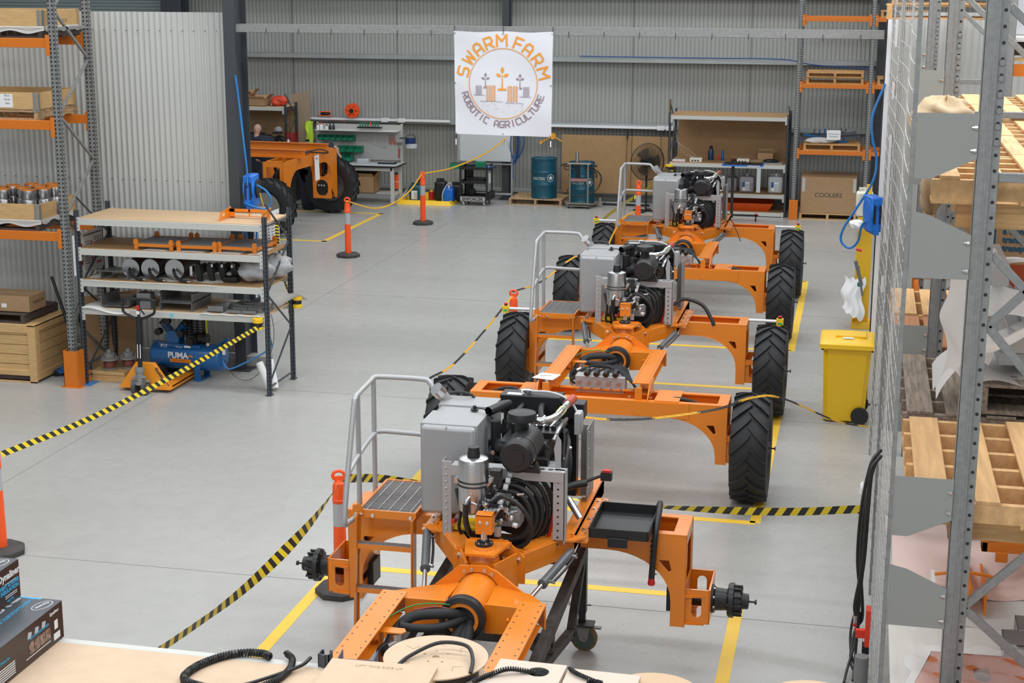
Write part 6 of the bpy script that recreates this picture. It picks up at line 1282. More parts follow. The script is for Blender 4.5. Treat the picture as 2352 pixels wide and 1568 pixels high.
# cable reels on the wall ledge
CR = thing('cable_reel', 'round orange cable reel standing on the wall girt', 'cable reel', (-11.53, 35.02, 1.925)); m = MB([SORANGE]); m.plate([(.165*cos(a), .165*sin(a)) for a in [2*pi*i/40 for i in range(40)]], [[(.105*cos(b)+.022*cos(a), .105*sin(b)+.022*sin(a)) for a in [2*pi*i/10 for i in range(10)]] for b in [2*pi*k/6 for k in range(6)]], .01, 'xz', -.06); m.plate([(.165*cos(a), .165*sin(a)) for a in [2*pi*i/40 for i in range(40)]], (), .01, 'xz', .05); m.build('reel_flange', CR)
m = MB([BLACK]); m.cyl((0, -.05, 0), (0, .045, 0), .08, n=24); m.cyl((0, -.09, 0), (0, -.05, 0), .05, n=20); m.build('reel_core', CR)
CR2 = thing('cable_reel', 'orange cable winder lying flat on the wall girt', 'cable reel', (-12.2, 35.05, 1.79)); m = MB([SORANGE]); m.box(-.17, .17, -.05, .06, .0, .015); m.box(-.15, .15, -.05, .06, .085, .10); m.build('winder_frame', CR2, bevel=.005); m = MB([BLACK]); m.tube([(.09*cos(a), 0, .05) if False else (.10*cos(a), .035*sin(a), .05) for a in [2*pi*i/20 for i in range(20)]], .028, 8, closed=True); m.build('cable', CR2)
m = MB([mat('red_cable', (.5, .05, .03), .5)]); m.tube(spline([(-12.1, 35.0, 1.70), (-11.75, 34.9, 1.70), (-11.6, 34.6, 1.65), (-11.55, 34.2, 1.58)], 5), .006, 6); m.tube(spline([(-11.2, 34.95, 1.72), (-11.2, 34.6, 1.66), (-11.25, 34.1, 1.6)], 5), .006, 6); tag(m.build('power_cable'), 'red power leads drooping from the wall sockets to the bench', 'cable')
# spill bund with containers
SP = thing('spill_bund', 'yellow spill containment tray on the floor by the rear wall', 'bund', (-9.43, 34.3, 0)); m = MB([YELB])
w, d = .64, .75
m.add([(-w, -d, 0), (w, -d, 0), (w, d, 0), (-w, d, 0), (-w+.08, -d+.08, .09), (w-.08, -d+.08, .09), (w-.08, d-.08, .09), (-w+.08, d-.08, .09), (-w+.10, -d+.10, .02), (w-.10, -d+.10, .02), (w-.10, d-.10, .02), (-w+.10, d-.10, .02)], [(0, 1, 5, 4), (1, 2, 6, 5), (2, 3, 7, 6), (3, 0, 4, 7), (4, 5, 9, 8), (5, 6, 10, 9), (6, 7, 11, 10), (7, 4, 8, 11), (8, 9, 10, 11)]); m.build('tray_body', SP, smooth=False)
def jerry(loc, w, d, h, mt, label, cap=None, spout=False, lab=None, cat='jerry can', group=None, handle=True):
    r = thing('jerry_can', label, cat, loc, 0, group); m = MB([mt]); m.box(-w/2, w/2, -d/2, d/2, 0, h*.86); m.build('can_body', r, bevel=min(w, d)*.16)
    m = MB([mt]); m.box(-w*.34, w*.34, -d*.10, d*.10, h*.80, h*.86+.02) if handle else None; m.box(-w*.36, -w*.24, -d*.1, d*.1, h*.82, h*.97); m.box(w*.18, w*.30, -d*.1, d*.1, h*.82, h*.97); m.box(-w*.36, w*.30, -d*.1, d*.1, h*.93, h*.99); m.build('carry_handle', r, bevel=.006)
    m = MB([cap or WHITE]); m.cyl((w*.02, -d*.05 if handle else 0, h*.86), (w*.02, -d*.05, h*1.0), .026, n=14); m.build('cap', r)
    if lab: m = MB([PAPER]); m.box(-w*.28, w*.22, -d/2-.002, -d/2, h*.12, h*.58); m.use(lab); m.box(-w*.28, -w*.1, -d/2-.003, -d/2-.002, h*.3, h*.58); m.use(INK); [m.box(-w*.06, w*.2, -d/2-.003, -d/2-.002, h*(.16+.05*i), h*(.175+.05*i)) for i in range(7)]; m.build('can_label', r, smooth=False)
    return r
jerry((-9.72, 34.0, .03), .27, .3, .42, TEAL, 'dark teal oil drum can with white label in the spill bund', BLACK, lab=PAPER); jerry((-8.95, 33.95, .03), .24, .24, .37, BLUEP, 'bright blue jerry can with white pump cap in the spill bund', WHITE); jerry((-8.85, 34.25, .03), .26, .26, .42, BLACK, 'black jerry can behind the blue one in the spill bund', BLACK)
jerry((-9.20, 34.2, .03), .26, .24, .5, BLACK, 'black pump container left of the blue can in the spill bund', BLACK)
m = MB([mat('red_bottle', (.45, .02, .02), .4)]); m.cyl((-9.45, 34.3, .03), (-9.45, 34.3, .2), .07, n=16); m.use(YELB); m.cyl((-9.45, 34.3, .2), (-9.45, 34.3, .24), .04, n=12); tag(m.build('oil_bottle'), 'small red oil bottle with yellow cap in the spill bund', 'bottle')
m = MB([POLY]); m.tube(spline([(-9.05, 33.75, .05), (-9.04, 33.75, .25), (-8.98, 33.9, .42), (-8.9, 33.95, .46), (-8.88, 33.95, .36)], 6), .012, 8); tag(m.build('siphon_hose'), 'clear siphon hose hooked into the blue jerry can', 'hose')
m = MB([STEEL]); m.cyl((-9.75, 34.3, .42), (-9.72, 34.35, .86), .010, n=8); m.bar((-9.82, 34.35, .86), (-9.64, 34.35, .86), .012, .012); m.cyl((-9.80, 34.1, .45), (-10.02, 33.9, .15), .010, n=8); m.use(BLACK); m.cyl((-9.75, 34.3, .4), (-9.75, 34.3, .48), .03, n=12); tag(m.build('hand_pump'), 'tall steel hand pump on the teal oil can', 'hand pump')
# tool cart ENFORCER
EC = thing('tool_cart', 'black three tier tool cart with pale lettered front on chrome castors', 'tool cart', (-8.28, 33.95, 0))
m = MB([BLACK]); 
for z in (.86, .55, .22): m.box(-.34, .26, -.24, .24, z-.05, z-.04); [m.box(*q, z-.06, z+.0) for q in ((-.34, .26, -.25, -.24), (-.34, .26, .24, .25), (-.35, -.34, -.25, .25), (.26, .27, -.25, .25))]
m.build('cart_tray', EC, bevel=.003)
for x in (-.34, .26):
    for y in (-.24, .22): m = MB([BLACK]); m.box(x-.02, x+.02, y-.02, y+.02, .12, .90); m.build('post', EC, bevel=.004)
m = MB([BLACK]); m.box(-.36, -.16, .2, .24, .16, .86); m.box(.26, .34, -.22, .22, .14, .30); m.build('back_panel', EC)
m = MB([mat('cart_strip', (.45, .45, .42), .5)]); m.box(-.34, .22, -.262, -.255, .105, .20); m.use(INK); m.M = Matrix.Translation((-.06, -.263, .12)); m.text('ENFORCER', .095, 0, 0, bold=.003); m.build('name_strip', EC)
m = MB([mat('clear_pocket', (.25, .27, .28), .3)]); m.box(.28, .30, -.22, .02, .32, .76); m.use(PAPER); m.box(.278, .302, -.2, -.05, .5, .72); m.build('side_pocket', EC)
for x in (-.27, .20):
    for y in (-.19, .19): m = MB([CHROME]); m.cyl((x-.018, y, .055), (x+.018, y, .065), .065, n=18); m.use(BLACK); m.cyl((x-.02, y, .055), (x+.02, y, .055), .02, n=10); m.box(x-.025, x+.025, y-.02, y+.02, .10, .13); m.build('castor', EC)
m = MB([BLACK]); m.tube([(.28, -.1, .80), (.36, -.1, .83), (.40, 0, .85), (.36, .1, .83), (.28, .1, .80)], .012, 8); m.build('push_handle', EC)
m = MB([GREEN]); m.box(-8.88, -8.63, 33.75, 34.0, .80, .92); m.use(DARK); m.box(-8.87, -8.64, 33.76, 33.99, .92, .921); tag(m.build('green_tub', bevel=.005), 'green tub hanging at the left end of the tool cart', 'tub'); m = MB([GREEN]); m.box(-8.32, -8.12, 33.85, 34.05, .83, .96); tag(m.build('green_tub', bevel=.005), 'green tub standing on top of the tool cart', 'tub')
m = MB([BLUEP]); m.box(-8.12, -7.98, 33.8, 34.1, .83, .845); m.use(PAPER); m.box(-8.08, -8.04, 33.82, 34.08, .846, .848); tag(m.build('notebook'), 'blue and white booklet on the tool cart top', 'booklet'); m = MB([PAPER]); m.add([(-8.42, 33.8, .515), (-8.15, 33.78, .512), (-8.2, 33.98, .53), (-8.38, 33.98, .53)], [(0, 1, 2, 3)]); tag(m.build('paper_sheet', smooth=False), 'white paper on the middle tier of the tool cart', 'paper')
m = MB([BLACK]); m.box(-8.55, -8.1, 33.9, 34.1, .512, .60); m.cyl((-8.42, 33.95, .28), (-8.42, 34.0, .28), .09, n=16); tag(m.build('tool_bag', bevel=.02), 'black tool bags on the lower tiers of the tool cart', 'tool bag')
# whiteboard
WH = thing('whiteboard', 'large mobile whiteboard behind the tool cart, partly covered by the banner', 'whiteboard', (-8.25, 34.6, 0)); m = MB([mat('whiteboard', (.58, .60, .60), .25)]); m.box(-.6, .58, -.01, .01, .90, 1.95); m.build('board', WH); m = MB([ALU]); [m.box(*q) for q in ((-.62, -.60, -.02, .02, .88, 1.97), (.58, .60, -.02, .02, .88, 1.97), (-.62, .6, -.02, .02, .88, .90), (.585, .62, -.02, .02, .03, 1.5), (-.66, -.62, -.02, .02, .03, 1.5), (-.62, .6, -.02, .02, .14, .18), (-.2, .6, -.02, .02, .82, .85))]; m.use(BLACK); m.box(-.3, .6, -.06, -.02, .885, .90); m.build('stand_frame', WH, bevel=.003)
# blue air hoses on the mid column, orange hook stand
m = MB([mat('dull_blue_hose', (.02, .08, .22), .45)]); rr = random.Random(4)
for k in range(7):
    cx = -7.60+rr.uniform(-.05, .05); w = rr.uniform(.09, .2); zt = 1.72; zb = rr.uniform(.78, 1.0); m.tube(spline([(cx-w*.4, 34.72-.02*k, zt), (cx-w, 34.70-.02*k, (zt+zb)/2), (cx, 34.70-.02*k, zb), (cx+w, 34.70-.02*k, (zt+zb)/2), (cx+w*.4, 34.72-.02*k, zt)], 7), .011, 7)
m.tube([(-7.63, 34.6, 1.0), (-7.62, 34.6, .52)], .010, 6); tag(m.build('hose_coil'), 'coils of dull blue air hose hanging on the middle column under the banner', 'hose')
CL = mat('clip_orange', (.85, .38, .02), .4); HK = thing('wall_hook', 'orange three arm wall hook right of the banner corner', 'hook', (-6.80, 35.2, 1.42)); m = MB([CL]); m.cyl((0, -.2, .03), (0, -.12, .03), .07, n=20); m.cyl((0, -.15, .03), (-.27, -.15, -.12), .014, n=8); m.cyl((0, -.15, .03), (.27, -.15, -.12), .014, n=8); [m.cyl((s*.27, -.2, -.12), (s*.27, -.1, -.12), .035, n=12) for s in (-1, 1)]; m.build('hook_arm', HK)
# drums
def drum(loc, label, rz, star=True):
    r = thing('oil_drum', label, 'drum', loc, rz, 'teal oil drums'); m = MB([TEAL]); P = [(.285, 0), (.292, .01), (.285, .03)]
    for z in (.30, .58): P += [(.283, z-.03), (.292, z-.012), (.292, z+.012), (.283, z+.03)]
    for i in range(3): P += [(.283, .65+.05*i), (.287, .67+.05*i), (.283, .69+.05*i)]
    P += [(.283, .84), (.292, .855), (.292, .88), (.28, .885), (.275, .86), (.01, .86)]
    m.lathe(P, 44, 'z'); m.build('drum_shell', r)
    m = MB([STEEL]); m.cyl((-.15, -.1, .86), (-.15, -.1, .878), .04, n=16); m.cyl((.16, .1, .86), (.16, .1, .872), .025, n=14); m.build('bung', r)
    m = MB([WHITE])
    def wrap(x, z): a = x/.288; return (.2885*sin(a), -.2885*cos(a), z)
    t = MB([WHITE]); t.text('CALTEX', .085, -.08, .42, bold=.003, ext=.0002); m.add([wrap(v[0], v[2]) for v in t.v], t.f)
    cx, cz = .21, .46; N = 26; m.add([wrap(cx+(.085 if k % 2 else .077)*cos(2*pi*(k//2)/N), cz+(.085 if k % 2 else .077)*sin(2*pi*(k//2)/N)) for k in range(2*N)], [((2*i) % (2*N), (2*i+1) % (2*N), (2*i+3) % (2*N), (2*i+2) % (2*N)) for i in range(N)])
    sp = [wrap(cx+(.066 if k % 2 == 0 else .026)*sin(pi*k/5), cz+(.066 if k % 2 == 0 else .026)*cos(pi*k/5)) for k in range(10)]; m.add(sp+[wrap(cx, cz)], [(k, (k+1) % 10, 10) for k in range(10)]); m.build('drum_lettering', r, smooth=False)
    return r
pallet('timber_pallet', (-7.0, 34.62, 0), 'timber pallet on the floor under the left oil drum', 1.2, 1.1, .14, WOODP, nb=7, group=None, seed=4)
drum((-6.87, 34.42, .145), 'teal oil drum standing on a timber pallet', .0); drum((-5.98, 34.22, .10), 'teal oil drum strapped in the wheeled pump trolley', .1)
PT = thing('pump_trolley', 'steel drum trolley with hose and pump in front of the brown board', 'trolley', (-5.98, 34.22, 0)); SM = mat('trolley_steel', (.32, .30, .26), .4, .5); m = MB([SM])
for s in (-1, 1): m.cyl((s*.20, -.36, .10), (s*.20, -.36, .98), .018, n=10)
m.cyl((-.28, -.36, .98), (.28, -.36, .98), .018, n=10); m.box(-.27, .27, -.44, -.28, .10, .12); m.bar((-.25, -.4, .06), (.25, -.4, .06), .03, .02); [m.bar((s*.26, -.35, .08), (s*.42, .1, .08), .03, .03) for s in (-1, 1)]; m.bar((-.42, .1, .08), (.42, .1, .08), .03, .03); m.box(-.32, .32, -.1, .30, .06, .09); m.box(.40, .44, -.02, .02, .02, .2); m.build('trolley_frame', PT)
m = MB([BLACK]); [m.tube([(s*.26, -.36, .98), (s*.40, -.38, .94)], .022, 10) for s in (-1, 1)]; m.build('hand_grip', PT)
m = MB([mat('faded_red', (.35, .17, .15), .6)]); m.box(-.18, .18, -.375, -.365, .60, .66); m.build('warning_strip', PT)
m = MB([STEEL]); m.cyl((-.07, -.2, 1.0), (-.07, -.2, 1.22), .038, n=18); m.cyl((-.07, -.2, .95), (-.07, -.2, 1.0), .05, n=18); m.use(BLACK); m.box(-.14, .02, -.3, -.16, .90, .98); m.cyl((-.03, -.33, .66), (-.03, -.33, .9), .035, n=12); m.use(BLUEP); m.box(-.07, .0, -.33, -.29, .84, .9); m.build('air_pump', PT)
m = MB([HOSE]); m.tube(spline([(-.15, -.3, .92), (-.34, -.25, .90), (-.3, -.3, .84), (-.1, -.3, .86)], 6), .014, 8); m.tube(spline([(.15, -.3, .92), (.3, -.2, .86), (.44, -.1, .7), (.42, -.1, .5), (.30, -.3, .35), (.0, -.38, .28), (-.2, -.36, .3), (-.28, -.3, .42)], 8), .014, 8); m.tube(spline([(.1, -.3, .9), (.3, -.25, .82), (.36, -.15, .72), (.34, -.1, .66)], 6), .014, 8); m.build('delivery_hose', PT)
for x, y in ((-.22, -.38), (.22, -.38), (-.3, .2), (.3, .2)): m = MB([BLACK]); m.cyl((x-.012, y, .04), (x+.012, y, .04), .04, n=14); m.build('castor', PT)
# brown board, mop, push broom
m = MB([MDF]); m.box(-6.58, -4.08, 34.98, 34.995, .20, 1.50); tag(m.build('mdf_sheet'), 'large brown fibreboard sheet leaning on the rear wall behind the fan', 'board')
BR = thing('floor_squeegee', 'long handled squeegee standing against the brown board', 'squeegee', (-5.05, 34.5, 0)); m = MB([mat('handle_wood', (.16, .08, .05), .6)]); m.tube([(-.02, .05, .06), (-.02, .35, 1.62)], .014, 8); m.use(BLACK); m.tube([(-.02, .32, 1.42), (-.02, .35, 1.66)], .02, 8); m.build('handle', BR); m = MB([BLACK]); m.box(-.5, .55, -.03, .03, .0, .05); m.use(STEEL); m.bar((-.45, .0, .06), (.5, .0, .06), .02, .02); m.build('blade', BR, bevel=.003)
m = MB([mat('brown_cord', (.05, .025, .02), .6)]); m.tube(spline([(-4.32, 34.95, 1.66), (-4.33, 34.9, 1.3), (-4.3, 34.85, 1.1), (-4.4, 34.7, .9), (-4.42, 34.5, .7)], 6), .006, 5); m.tube([(-4.98, 34.96, 1.66), (-5.0, 34.96, .3)], .005, 5); tag(m.build('power_cable'), 'thin brown lead hanging from the wall socket beside the fan', 'cable')
# pedestal fan
FN = thing('pedestal_fan', 'large black pedestal fan before the brown board', 'fan', (-4.48, 33.75, 0), .62); FC = Vector((0, -.02, 1.08)); FRr = .40
m = MB([BLACKM])
for k in range(4): a = pi/4+k*pi/2; m.bar((0, 0, .03), (.28*cos(a), .28*sin(a), .02), .05, .03)
m.cyl((0, 0, .02), (0, 0, .9), .022, n=12); m.cyl((0, 0, .85), (0, 0, 1.08), .014, n=10); m.cyl((0, 0, .86), (0, 0, .9), .03, n=12); m.build('stand', FN)
m = MB([BLACK]); m.cyl(FC+Vector((0, .02, 0)), FC+Vector((0, .16, 0)), .085, n=24); m.cyl(FC+Vector((0, -.13, 0)), FC+Vector((0, -.11, 0)), .07, n=24); m.build('motor', FN)
m = MB([BLACKM])
for y, rr_ in ((0, FRr), (-.02, FRr)): m.tube([FC+Vector((rr_*cos(a), y, rr_*sin(a))) for a in [2*pi*i/48 for i in range(48)]], .006, 6, closed=True)
for i in range(72):
    a = 2*pi*i/72; tw = .35
    for sgn, d in ((-1, -.12), (1, .10)):
        m.tube([FC+Vector((.07*cos(a), d, .07*sin(a))), FC+Vector((.2*cos(a+tw*.6), d*.9, .2*sin(a+tw*.6))), FC+Vector((FRr*cos(a+tw), -.01, FRr*sin(a+tw)))], .0034, 4, caps=False)
m.build('guard', FN)
for k in range(3):
    m = MB([mat('fan_blade', (.12, .085, .05), .5)]); a0 = 2*pi*k/3; m.grid(lambda u, v: (FC.x+(.06+.24*v)*cos(a0+(u-.5)*1.1), FC.y-.03+.05*(u-.5), FC.z+(.06+.24*v)*sin(a0+(u-.5)*1.1)), 6, 5); m.build('blade', FN)
# rear shelf bench
S2 = thing('steel_shelving', 'wide shelf bench with brown back board at the rear wall, right of the fan', 'shelving')
longspan(S2, -3.98, -1.50, 33.55, 34.75, (2.10, 1.10, .47, .09), 2.16, boards=[MDF, MDF, MDF, MDF])
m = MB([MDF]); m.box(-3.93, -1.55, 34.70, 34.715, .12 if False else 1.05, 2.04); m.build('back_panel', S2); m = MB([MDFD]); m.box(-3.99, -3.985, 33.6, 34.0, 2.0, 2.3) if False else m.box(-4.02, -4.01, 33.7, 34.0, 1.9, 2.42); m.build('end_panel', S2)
def ctl(x, y, label): r = thing('battery_charger', label, 'charger', (x, y, 1.11), 0, 'cream chargers on the rear bench'); m = MB([CREAM]); m.box(-.13, .13, -.08, .08, 0, .09); m.build('charger_body', r, bevel=.008); m = MB([INK]); [m.box(-.09+.06*i, -.05+.06*i, -.082, -.08, .02, .05) for i in range(3)]; m.build('charger_port', r); return r
ctl(-3.42, 33.75, 'cream battery charger at the left of the rear bench'); ctl(-2.42, 33.80, 'cream battery charger in the middle of the rear bench')
m = MB([PAPER]); m.box(-3.92, -3.65, 33.62, 33.85, 1.109, 1.15); m.use(RED); m.box(-3.925, -3.66, 33.615, 33.84, 1.12, 1.13); tag(m.build('paper_stack'), 'stack of red and white papers at the left end of the rear bench', 'papers')
WBt = thing('water_bottle', 'dark blue drink bottle on the rear bench', 'bottle', (-3.15, 34.2, 1.11)); m = MB([mat('navy_bottle', (.01, .03, .09), .35)]); m.lathe([(.06, 0), (.062, .18), (.04, .23), (.035, .24)], 20, 'z'); m.build('bottle_body', WBt); m = MB([BLACK]); m.lathe([(.04, .24), (.04, .28), (.02, .30)], 16, 'z'); m.build('bottle_cap', WBt)
m = MB([mat('can_blue', (.01, .08, .3), .35)]); m.lathe([(.03, 0), (.03, .19), (.015, .21)], 18, 'z', (-2.9, 34.2, 1.11)); tag(m.build('spray_can'), 'tall blue spray can beside the drink bottle on the rear bench', 'spray can'); m = MB([RED]); m.lathe([(.018, 0), (.018, .11), (.01, .12)], 14, 'z', (-2.98, 34.15, 1.11)); tag(m.build('glue_tube'), 'small red and white tube beside the blue spray can', 'tube')
m = MB([BLACK]); m.box(-3.0+.3, -2.6+.1, 34.0, 34.25, 1.11, 1.135); tag(m.build('laptop', bevel=.004), 'closed black laptop on the rear bench', 'laptop'); carton('cardboard_box', (-1.98, 34.25, 1.11), 'small open sided cardboard box on the rear bench', .34, .24, .18, 0, open_=True); carton('cardboard_box', (-2.18, 33.98, 1.11), 'flat brown box behind the middle charger on the rear bench', .25, .2, .05, .2)
m = MB([mat('pale_grey_folder', (.33, .35, .36), .5)]); m.box(-2.15, -1.58, 33.62, 33.95, 1.11, 1.13); tag(m.build('folder'), 'pale grey folder on the right end of the rear bench', 'folder'); lump('black_cloth', (-1.85, 33.85, 1.16), .16, .08, .04, BLACK, 'crumpled black cloth on the grey folder', 'cloth', 3)
m = MB([mat('white_wire', (.5, .45, .38), .6)]); [m.tube(spline([(-3.88, 34.0, 1.9-.2*k), (-3.85, 34.0, 1.5), (-3.7+.1*k, 34.0, 1.25), (-3.45, 33.85, 1.19)], 5), .004, 4) for k in range(3)]; tag(m.build('power_cable'), 'thin pale leads drooping to the left charger on the rear bench', 'cable')
jerry((-2.33, 33.85, .48), .30, .26, .40, mat('pinkish_fluid_can', (.36, .33, .38), .3, alpha=.85), 'translucent pinkish fluid container on the rear shelf, left one', mat('cap_w', (.7, .7, .7), .4), lab=BLUE, group='fluid containers on the rear shelf', cat='container')
jerry((-1.72, 33.85, .48), .31, .27, .42, mat('clear_fluid_can', (.50, .53, .54), .3, alpha=.85), 'clear fluid container with blue label on the rear shelf, right one', mat('cap_w', (.7, .7, .7), .4), lab=BLUE, group='fluid containers on the rear shelf', cat='container')
jerry((-2.65, 33.95, .48), .22, .26, .36, mat('murky_can', (.26, .25, .26), .3, alpha=.85), 'dull container half hidden left of the pinkish one on the rear shelf', WHITE, cat='container')
m = MB([mat('orange_tub', (.75, .10, .01), .45)]); m.add([(-3.1, 33.6, .27), (-1.75, 33.6, .27), (-1.85, 33.72, .10), (-3.05, 33.72, .10), (-3.1, 34.3, .29), (-1.75, 34.3, .29), (-1.85, 34.2, .10), (-3.05, 34.2, .10), (-3.08, 33.63, .27), (-1.77, 33.63, .27), (-1.87, 33.74, .12), (-3.03, 33.74, .12), (-3.08, 34.27, .29), (-1.77, 34.27, .29), (-1.87, 34.18, .12), (-3.03, 34.18, .12)], [(0, 1, 2, 3), (4, 7, 6, 5), (1, 5, 6, 2), (0, 3, 7, 4), (8, 11, 10, 9), (12, 13, 14, 15), (9, 10, 14, 13), (8, 12, 15, 11), (10, 11, 15, 14), (0, 8, 9, 1), (1, 9, 13, 5), (5, 13, 12, 4), (4, 12, 8, 0), (2, 6, 7, 3)]); tag(m.build('drip_tray', smooth=False), 'long orange fabric drip tray on the lowest shelf of the rear bench', 'tray')
TS = thing('mobile_tool_table', 'blue edged mobile tool table on a black stand before the rear bench', 'table', (-2.35, 32.9, .14)); m = MB([BLUEP]); m.box(-.42, .42, -.28, .28, 1.03, 1.055); m.use(BLACK); m.box(-.40, .40, -.26, .26, 1.055, 1.06); m.use(WHITE); m.box(.1, .36, -.282, -.28, 1.036, 1.05); m.build('table_top', TS, bevel=.003); m = MB([BLACK]); m.box(-.24, -.18, -.03, .03, -.08, 1.03); m.bar((-.5, 0, -.02), (.35, 0, -.02), .04, .03); m.build('table_stand', TS)
m = MB([BLACK]); m.cyl((.28, 0, -.09), (.31, 0, -.09), .05, n=14); m.use(RED); m.box(.27, .32, -.02, .02, -.04, .02); m.build('castor', TS); m = MB([POLY]); m.box(.30, .38, -.27, -.26, .5, 1.0); m.build('side_bag', TS)
for i, x in enumerate((-.25, -.12, .0, .1)): m = MB([DARK]); m.box(-2.35+x-.03, -2.35+x+.03, 32.85, 32.95, 1.201, 1.23); tag(m.build('hand_tool', bevel=.004), 'small dark tool on the blue edged table, %s from left' % ('first', 'second', 'third', 'fourth')[i], 'tool', 'small tools on the blue edged table')
# rear right pallet rack
RR = thing('pallet_rack', 'galvanised pallet rack with orange beams at the rear right', 'pallet rack', (0, 33.35, 0)); rack(RR, (-1.32, .14, 1.9), 1.0, (4.18, 2.83, 1.46), 5.6, beams=((0, 1), (1, 2)), bh=.09)
m = MB([ORANGE2]); m.box(-1.40, -1.22, -.06, -.05, 0, .42); m.box(-1.40, -1.39, -.05, .1, 0, .42); m.box(-1.23, -1.22, -.05, .1, 0, .42); m.build('post_guard', RR, bevel=.005)
for (x, z, l) in ((-.58, 2.83, 'upper beams of the rear right rack'), (.85, 2.83, 'upper beams of the rear right rack, next bay'), (.85, 4.18, 'topmost beams of the rear right rack'), (-.58, 1.46, 'middle beams of the rear right rack')): pallet('timber_pallet', (x, 33.85, z), 'bare timber pallet on the '+l, 1.16, 1.0, .13, mat('new_pine_pallet', (.50, .26, .09), .7, var=.2, vscale=5), nb=6, group='pallets on the rear right rack', seed=int(z*9+x*5))
pallet('timber_pallet', (-.58, 33.85, 2.962), 'second pallet stacked on the upper beams of the rear right rack', 1.16, 1.0, .10, mat('new_pine_pallet', (.50, .26, .09), .7, var=.2, vscale=5), nb=6, group='pallets on the rear right rack', seed=77)
lump('plastic_wrap', (-.85, 33.55, 1.65), .28, .12, .06, FOAM, 'crumpled white plastic under the steel offcuts on the rear right rack', 'plastic wrap', 3, .4); OC = mat('offcut_steel', (.10, .11, .13), .5, .5)
rr = random.Random(12)
for i in range(9): m = MB([OC if i % 3 else BLUE]); x = rr.uniform(-1.0, -.2); m.bar((x-.3, 33.6+.05*i, 1.64+.04*(i % 4)), (x+.35, 33.75+.03*i, 1.62+.09*(i % 3)), .05, .05); m.bar((x, 33.6+.06*i, 1.6), (x+.04, 33.62+.06*i, 1.86), .02, .02); tag(m.build('steel_offcut'), 'steel offcut in the rear right rack heap, %s counted from the front' % ('first second third fourth fifth sixth seventh eighth ninth'.split()[i]), 'steel offcut', 'steel offcuts on the rear right rack')
NS = thing('paper_notice', 'white paper notice in front of the offcuts on the rear right rack', 'notice', (-.55, 33.42, 1.68)); m = MB([PAPER]); m.box(-.14, .14, 0, .003, 0, .20); m.build('sheet', NS); m = MB([INK]); m.M = Matrix.Translation((0, -.001, .11)); m.text('Do Not Count', .036, 0, 0); m.text('Destruction', .036, 0, -.05); m.build('notice_text', NS)
pallet('timber_pallet', (-.60, 33.95, 0), 'timber pallet on the floor under the big carton', 1.18, 1.1, .13, PINE, nb=6, group=None, seed=6); o = carton('large_carton', (-.60, 33.95, .135), 'large brown carton with hand written word under the rear right rack', 1.14, 1.0, .76, 0, text='COOLERS', tsize=.13); m = MB([mat('strapping', (.5, .5, .5), .4)]); [m.box(x-.03, x+.03, -.503, -.5, .45, .74) for x in (-.52, .53)]; m.build('corner_tape', o)
# blue cable across the girt
m = MB([mat('dark_blue_line', (.01, .06, .25), .5)]); m.tube(spline([(-6.2, 35.0, 3.24), (-3.5, 35.0, 3.235), (-1.8, 34.9, 3.24), (-1.0, 34.6, 3.14), (.2, 34.3, 3.10)], 8), .012, 6); tag(m.build('air_line'), 'thin dark blue air line running along the upper wall girt', 'air line')
# yellow stand, jug and clutter beyond the right column
YS = thing('yellow_stand', 'mustard yellow steel stand beyond the right column', 'stand', (.12, 23.2, 0)); m = MB([YELM]); m.box(-.10, .12, -.1, .1, .02, 1.60); m.box(-.12, .5, -.32, .25, 0, .04); m.box(-.12, -.10, -.32, .25, .04, .10); m.box(-.12, .5, -.34, -.32, .0, .10); m.build('stand_body', YS, bevel=.004)
jerry((.10, 23.2, 1.605), .24, .2, .42, CREAM, 'cream plastic jug on top of the mustard yellow stand', CREAM, cat='jug')
m = MB([YELB]); m.box(.12, .2, 22.9, 22.96, 1.9, 2.1); m.use(mat('grey_tool', (.2, .2, .2), .4, .6)); m.bar((.02, 22.6, 1.05), (.12, 22.6, .70), .05, .05); m.bar((.06, 22.6, .98), (.14, 22.6, .55), .03, .03); m.use(GREEN); m.box(.06, .12, 22.58, 22.62, .68, .74); m.use(RED); m.cyl((.02, 22.7, 1.2), (.1, 22.7, 1.18), .02, n=8); tag(m.build('wall_tools', bevel=.003), 'cluster of small hand tools hung on the side of the yellow stand', 'tools')
lump('plastic_bag', (.02, 22.9, 1.52), .10, .07, .07, WHITE, 'small crumpled white plastic bag on the yellow stand', 'bag', 2, .4)
m = MB([mat('white_cloth', (.72, .72, .72), .7)]); m.grid(lambda u, v: (-.14+.30*u+.03*sin(v*9), 22.86+.25*v-.1*sin(u*3), .30+.42*v-.18*u*(1-v)+.02*sin(u*20)), 20, 14); tag(m.build('white_cloth'), 'white cloth draped low on the yellow stand', 'cloth')
# wheelie bin
WBn = thing('wheelie_bin', 'bright yellow wheelie bin beside the mesh fence', 'wheelie bin', (-.02, 18.0, 0)); m = MB([YELB]); lo = (-.24, .22, -.20, .33); hi = (-.27, .27, -.30, .36); z0, z1 = .02, .93
vs = []
for (q, z) in ((lo, z0), ((-.255, .245, -.255, .36), .5), (hi, z1)):
    a, b, c, d = q; k = .05; vs += [(a+k, c, z), (b-k, c, z), (b, c+k, z), (b, d-k, z), (b-k, d, z), (a+k, d, z), (a, d-k, z), (a, c+k, z)]
m.add(vs, [(j*8+i, j*8+(i+1) % 8, (j+1)*8+(i+1) % 8, (j+1)*8+i) for j in range(2) for i in range(8)]+[(7, 6, 5, 4, 3, 2, 1, 0)]); m.box(-.29, .29, -.32, -.29, .87, .94); m.box(-.29, -.26, -.32, .38, .87, .94); m.box(.26, .29, -.32, .38, .87, .94); m.build('bin_body', WBn, bevel=.004)
